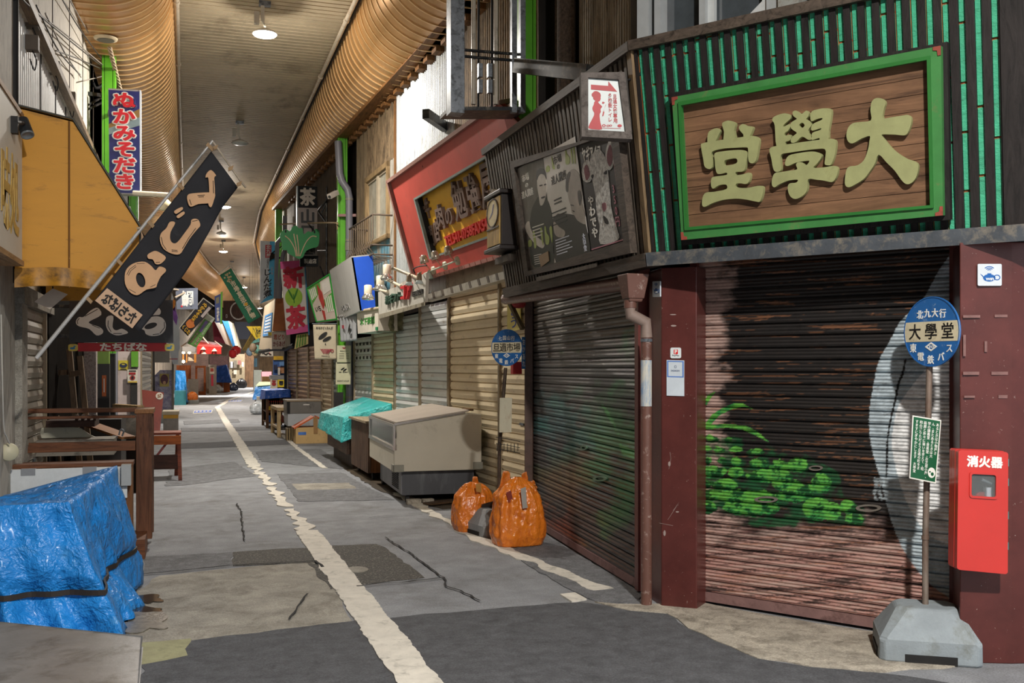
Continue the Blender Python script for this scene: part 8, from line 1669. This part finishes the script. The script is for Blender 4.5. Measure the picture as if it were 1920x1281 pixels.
for (u0, u1) in ((342, 345), (349, 351), (364, 368)): pbox('orange_strip', '', '', u0, 664, u1, 680, 43.5, .06, paint('#c98a3c', .5), parent=t)
mb = MB(); mb.hexa([P(u, v, tt) for tt in (43.6, 43.7) for u, v in ((352, 677), (364, 677), (360, 672), (353, 669))]); mb.build('white_tray', paint('#d6cdbc', .5), t)
mb = MB(); mb.bar(P(340, 650, 41), P(374, 626, 41), .05); tag(mb.build('bamboo_pole', paint('#5c4636', .6)), 'dark pole sticking out across the light green banner', 'pole')
for k, (u, v, r) in enumerate(((436.5, 663.5, .20), (442.6, 657, .24))):
    t = thing('paper_lantern', ['lower smaller red paper lantern under the blue box awning', 'upper larger red paper lantern under the blue box awning'][k], 'lantern', P(u, v+8, 50), 'red paper lanterns')
    mb = MB(); mb.lathe([(r*.45, -.22), (r*.9, -.15), (r, 0), (r*.9, .15), (r*.45, .22)], P(u, v, 50+k), n=16); mb.v = [V(v_.x, v_.y, P(u, v, 50+k).z+(v_.z-P(u, v, 50+k).z)*.9) for v_ in mb.v]; mb.build('paper_body', paint('#c4282a', .6, .15), t)
    for z in (-.21, .21): mb = MB(); mb.lathe([(0, z-.02), (r*.45, z-.02), (r*.45, z+.02), (0, z+.02)], P(u, v, 50+k), n=12); mb.build('black_rim', dark_rub, t)
# stall things on the ground, left
draped('blue_tarp', 'blue tarp over a tall stall behind the teal topped low table', 'tarp', [P(329, 695, 43), P(347, 696, 43), P(348, 695, 45.5), P(330, 694, 45.5)], [P(328, 748, 42.6), P(352, 756, 42.4), P(353, 752, 45.6), P(328, 748, 46)], blue_tarp, 23, .05, 14, group=None)
pbox('stall_box', 'teal topped low table below the tall blue tarp', 'table', 327, 733, 349, 760, 41.5, .8, paint('#3a7f88', .5), ground=True)
o1 = GZ(365, 756); pbox('grey_tub', 'flat grey tub carrying the orange rubbish bag', 'tub', 356, 750.5, 373, 757, 43, .45, paint('#9aa3a8', .5), ground=True)
c = GZ(365, 757); tt_ = bag('rubbish_bag', 'small orange rubbish bag on a grey tub by the wooden door frame', 'rubbish bag', V(c.x-.1, c.y+.35, 0), .21, .17, .38, 31, [(.0, 0, .10, .06)], orange); tt_.location.z += .13
t = thing('wooden_door', 'tall orange wooden door frame leaning at the stalls', 'door frame', P(376, 740, 50)); dw = wood('orange_door', hx('#b5622f'), hx('#6d3010'), 'z')
for n2, q in (('stile', (366, 687, 370, 741)), ('stile', (382, 687, 386, 741)), ('top_rail', (366, 686, 386, 690)), ('bottom_rail', (370, 734, 384, 741))): pbox(n2, '', '', *q, 49.5, .08, dw, parent=t)
pbox('panel', '', '', 387, 688, 392, 738, 50, .1, wood('grey_door', hx('#8a7a68'), hx('#4a3c30'), 'z'), parent=t)
pbox('orange_cabinet', 'orange wooden cabinet side behind the tall blue tarp', 'cabinet', 331, 685, 358, 716, 48, .5, dw)
pbox('freezer_box', 'small silver freezer box between tarp and door frame', 'box', 352, 711, 372, 739, 46, .6, paint('#a8a49c', .4, .2), ground=True)
t = thing('poster_post', 'grey post with a small poster and a red strip label', 'post', GZ(398, 737)); pbox('post', '', '', 391, 684, 406, 738, 58, .3, paint('#8c8378', .7, .15), parent=t, ground=True); pbox('white_poster', '', '', 393, 689, 402, 701, 57.8, .05, paint('#d0c4ae', .5), parent=t); pbox('red_strip', '', '', 396, 703, 400, 724, 57.8, .05, paint('#b3243a', .5), parent=t); pbox('red_print', '', '', 394.5, 691, 400.5, 697, 57.7, .04, paint('#a84434', .5), parent=t)
draped('blue_tarp', 'blue tarp heaped over two orange wooden crates', 'tarp', [P(406, 690, 64), P(424, 684, 64), P(426, 684, 66), P(406, 686, 66)], [P(405, 717, 63.6), P(434, 718, 63.6), P(434, 716, 66.5), P(405, 716, 66.5)], navy_tarp, 27, .08, 14)
for k, (u0, u1) in enumerate(((405.5, 418), (419, 431))): pbox('wooden_crate', ['orange wooden crate below the heaped blue tarp, next to the pale rubbish bag', 'orange wooden crate below the heaped blue tarp, next to the dark rubbish bag'][k], 'crate', u0, 716, u1, 734, 64, .6, dw, 'orange crates under the tarp', ground=True)
bag('rubbish_bag', 'pale blue white rubbish bag by the grey poster post', 'rubbish bag', GZ(409, 736)+V(0, .2, 0), .26, .2, .5, 41, [], clear, necked=True)
bag('rubbish_bag', 'dark blue black rubbish bag at the end of the orange crates', 'rubbish bag', GZ(438, 733)+V(0, .2, 0), .3, .25, .55, 43, [], paint('#2a3140', .25), necked=True)
bag('rubbish_bag', 'big black rubbish bag by the far wooden wall', 'rubbish bag', GZ(453, 728)+V(0, .2, 0), .4, .3, .75, 47, [], paint('#1d1c1e', .3), necked=True)
pbox('wooden_shutter', 'dark brown slatted shop front behind the orange door frame', 'shop front', 341, 664, 391, 735, 60, .1, wood('brown_front', hx('#5c463c'), hx('#2a1c16'), 'x'))
pbox('stone_panel', 'reddish stone patterned shop panel under the wine red awning', 'panel', 393, 668, 430, 690, 66, .1, mat('stone_red', hx('#7a5450'), .6, 0, .5, 20, dirt=.5, dirtcol=hx('#3d2a28'), ds=14))
pbox('stall_partition', 'grey stall side wall with a small teal window', 'panel', 412, 645, 428, 668, 52, .1, paint('#8f8c82', .7))
# far end
t = thing('market_shop', 'beige far shop wall hung with small papers', 'shop front', P(444, 725, 78)); pbox('wall', '', '', 430, 664, 459, 726, 78, .3, paint('#8d8068', .7, .2), parent=t)
for (u0, v0, u1, v1, h) in ((432, 678, 437, 690, '#a8aab0'), (438, 676, 444, 690, '#6d675c'), (446, 676, 452, 684, '#8a5a54'), (453.5, 679, 457, 688, '#cfc9c2'), (438, 694, 444, 702, '#c6b8a8')): pbox('paper', '', '', u0, v0, u1, v1, 77.8, .05, paint(h, .6, .2), parent=t)
pbox('wooden_wall', 'tall brown board wall at the far bend', 'wall panel', 458, 662, 476, 726, 80, .3, wood('far_wood', hx('#7a5c42'), hx('#3d2a1c'), 'z', .5))
pbox('wooden_fence', 'brown board fence above the white cabinet', 'fence', 486, 670, 514, 697, 74, .2, wood('far_fence', hx('#8a7358'), hx('#4a3a28'), 'z', .5))
pbox('white_cabinet', 'white cabinet below the distant brown board fence', 'cabinet', 476, 694, 491, 722, 66, .6, paint('#c4cbbf', .6), ground=True)
pbox('pink_cover', 'pink cloth covered stand beside the white cabinet', 'stand', 491, 697, 509, 716, 60, .6, paint('#c48a94', .7, .15), ground=True)
pbox('cardboard_sheet', 'tan cardboard sheet by the pink covered stand', 'board', 492, 706, 512, 716, 52, .5, paint('#b08a5c', .7))
t = thing('poster_rack', 'tall rack of blue and brown posters before the last shutter', 'poster rack', P(524, 704, 36))
for (u0, v0, u1, v1, h, tt) in ((512, 675, 535, 704, '#3f62a0', 36), (513, 668, 531, 675, '#c9a02c', 35.9), (521, 688, 535, 700, '#a87a58', 35.9), (513, 684, 520, 694, '#2c3450', 35.8), (521, 690, 525, 703, '#cfcac2', 35.7), (524, 678, 534, 686, '#5f86b8', 35.8)): pbox('poster', '', '', u0, v0, u1, v1, tt, .04, paint(h, .5, .3), parent=t)
pbox('stand', '', '', 514, 704, 535, 735, 36.2, .3, dark_void, parent=t, ground=True)
pbox('grey_shelf', 'grey shelf ledge below the blue poster rack', 'shelf', 510, 704, 536, 712, 35, 1.3, paint('#77787c', .6))
for k, (u0, v0, u1, v1, h, h2, lab_) in enumerate(((507, 711, 520, 729, '#c9c0ae', '#9c2f34', 'cream poster with a red emblem on the bottle stall side'), (520.5, 712, 534, 726, '#d2b82c', '#2b2a30', 'yellow poster with a dark emblem on the bottle stall side'))):
    t = thing('shop_poster', lab_, 'poster', P((u0+u1)/2, v1, 35)); pbox('sheet', '', '', u0, v0, u1, v1, 34.97, .03, paint(h, .5), parent=t)
    pl = PY(P((u0+u1)/2, v1, 34.97).y); mb = MB(); mb.pxp(pl, ell((u0+u1)/2, (v0+v1)/2, 4, 3.4), .02); mb.pxp(pl, [(u0+3, v0+5), (u1-3, v0+5), (u1-3, v0+2.5), (u0+3, v0+2.5)], .02); mb.build('emblem', paint(h2, .5), t)
t, Q = flat_sign('hanging_banner', 'yellow hanging banner with black hiragana beyond the green banner', 'banner', PY(47), [(480, 637), (490, 634), (489, 612), (462, 612)], paint('#d2b52c', .6), .03)
mb = MB(); mb.qtext('ふやせ', Q, .3, .1, .95, .9, bold=.03, off0=0, off1=.02); mb.build('black_lettering', black_ink, t)
mb = MB(); mb.bar(P(459, 656, 48), P(475, 628, 46), .22, .08); tag(mb.build('striped_pole', mat('yellow_black', hx('#c9a82c'), .6, 0, .5, 8, dirt=.5, dirtcol=hx('#1c1a18'), ds=8)), 'yellow and black striped slanting banner edge', 'banner')
mb = MB(); mb.hexa([P(u, v, tt) for tt in (45, 46) for u, v in ((470, 645), (487, 641), (486, 634), (476, 639))]); tag(mb.build('teal_canopy', paint('#4a7d78', .6)), 'small teal canopy below the yellow banner', 'awning')
t, Q = flat_sign('shop_sign', 'grey sign board with a brushed black scrawl and red dot', 'sign', PY(46), [(488, 668), (512, 668), (512, 659), (488, 659)], paint('#9c968c', .6), .1)
mb = MB(); mb.tube([Q.at(.15+.1*k, .5+.22*math.sin(k*1.7), .02) for k in range(8)], .03, 5); mb.build('brush_stroke', black_ink, t); mb = MB(); mb.qp(Q, ell(.72, .6, .04, .12), 0, .04); mb.build('red_dot', paint('#b32a2f', .5), t)
pbox('blue_notice', 'bright white and cyan notice at the far end', 'notice', 476, 672, 482, 688, 70, .05, paint('#7fb8d8', .5))
mb = MB(); [mb.lathe([(0, -.12), (.16, -.06), (.16, .06), (0, .12)], P(u, v, 45), n=10) for u, v in ()] if False else None
for k, (u, v, h) in enumerate(((474, 652, '#7a6a58'), (482, 655, '#5c8a80'), (490, 654, '#8a7a5c'), (478, 660, '#c9b48c'), (468, 660, '#7a92a8'))):
    mb = MB(); mb.smooth = True; c = P(u, v, 44+k*.6); mb.grid(lambda a, b: V(c.x+.16*math.cos(a*6.283)*math.sin(b*3.1416)*(1+.3*noise.noise(V(a*3, b*3, k))), c.y+.16*math.sin(a*6.283)*math.sin(b*3.1416), c.z+.2*math.cos(b*3.1416)), 12, 8); tag(mb.build('hanging_goods', paint(h, .6, .3)), 'small bundle hanging in the clutter under the chicken stall tent', 'hanging bundle', 'bundles hanging below the beige tent')

# cords by which the light things hang
for o in [o for o in bpy.data.objects if o.parent is None and o.get('label')]:
    n = o.name.split('.')[0]
    if n in ('round_mark_sign', 'dark_curtain', 'hanging_goods', 'paper_lantern', 'tilted_board', 'grey_signboard', 'hanging_banner', 'price_flyer', 'shop_sign') or o.get('label', '').startswith('blue and beige box'):
        pts = [LOC[q.name]+v.co if q is o else LOC[o.name]+v.co for q in [o]+list(o.children) if q.type == 'MESH' for v in q.data.vertices]
        top = max(pts, key=lambda p: p.z); mb = MB(); mb.tube([top-V(0, 0, .03), V(top.x, top.y, 2.3 if n == 'tilted_board' else 6.62)], .005, 5); mb.build('hanging_cord', dark_rub, o)
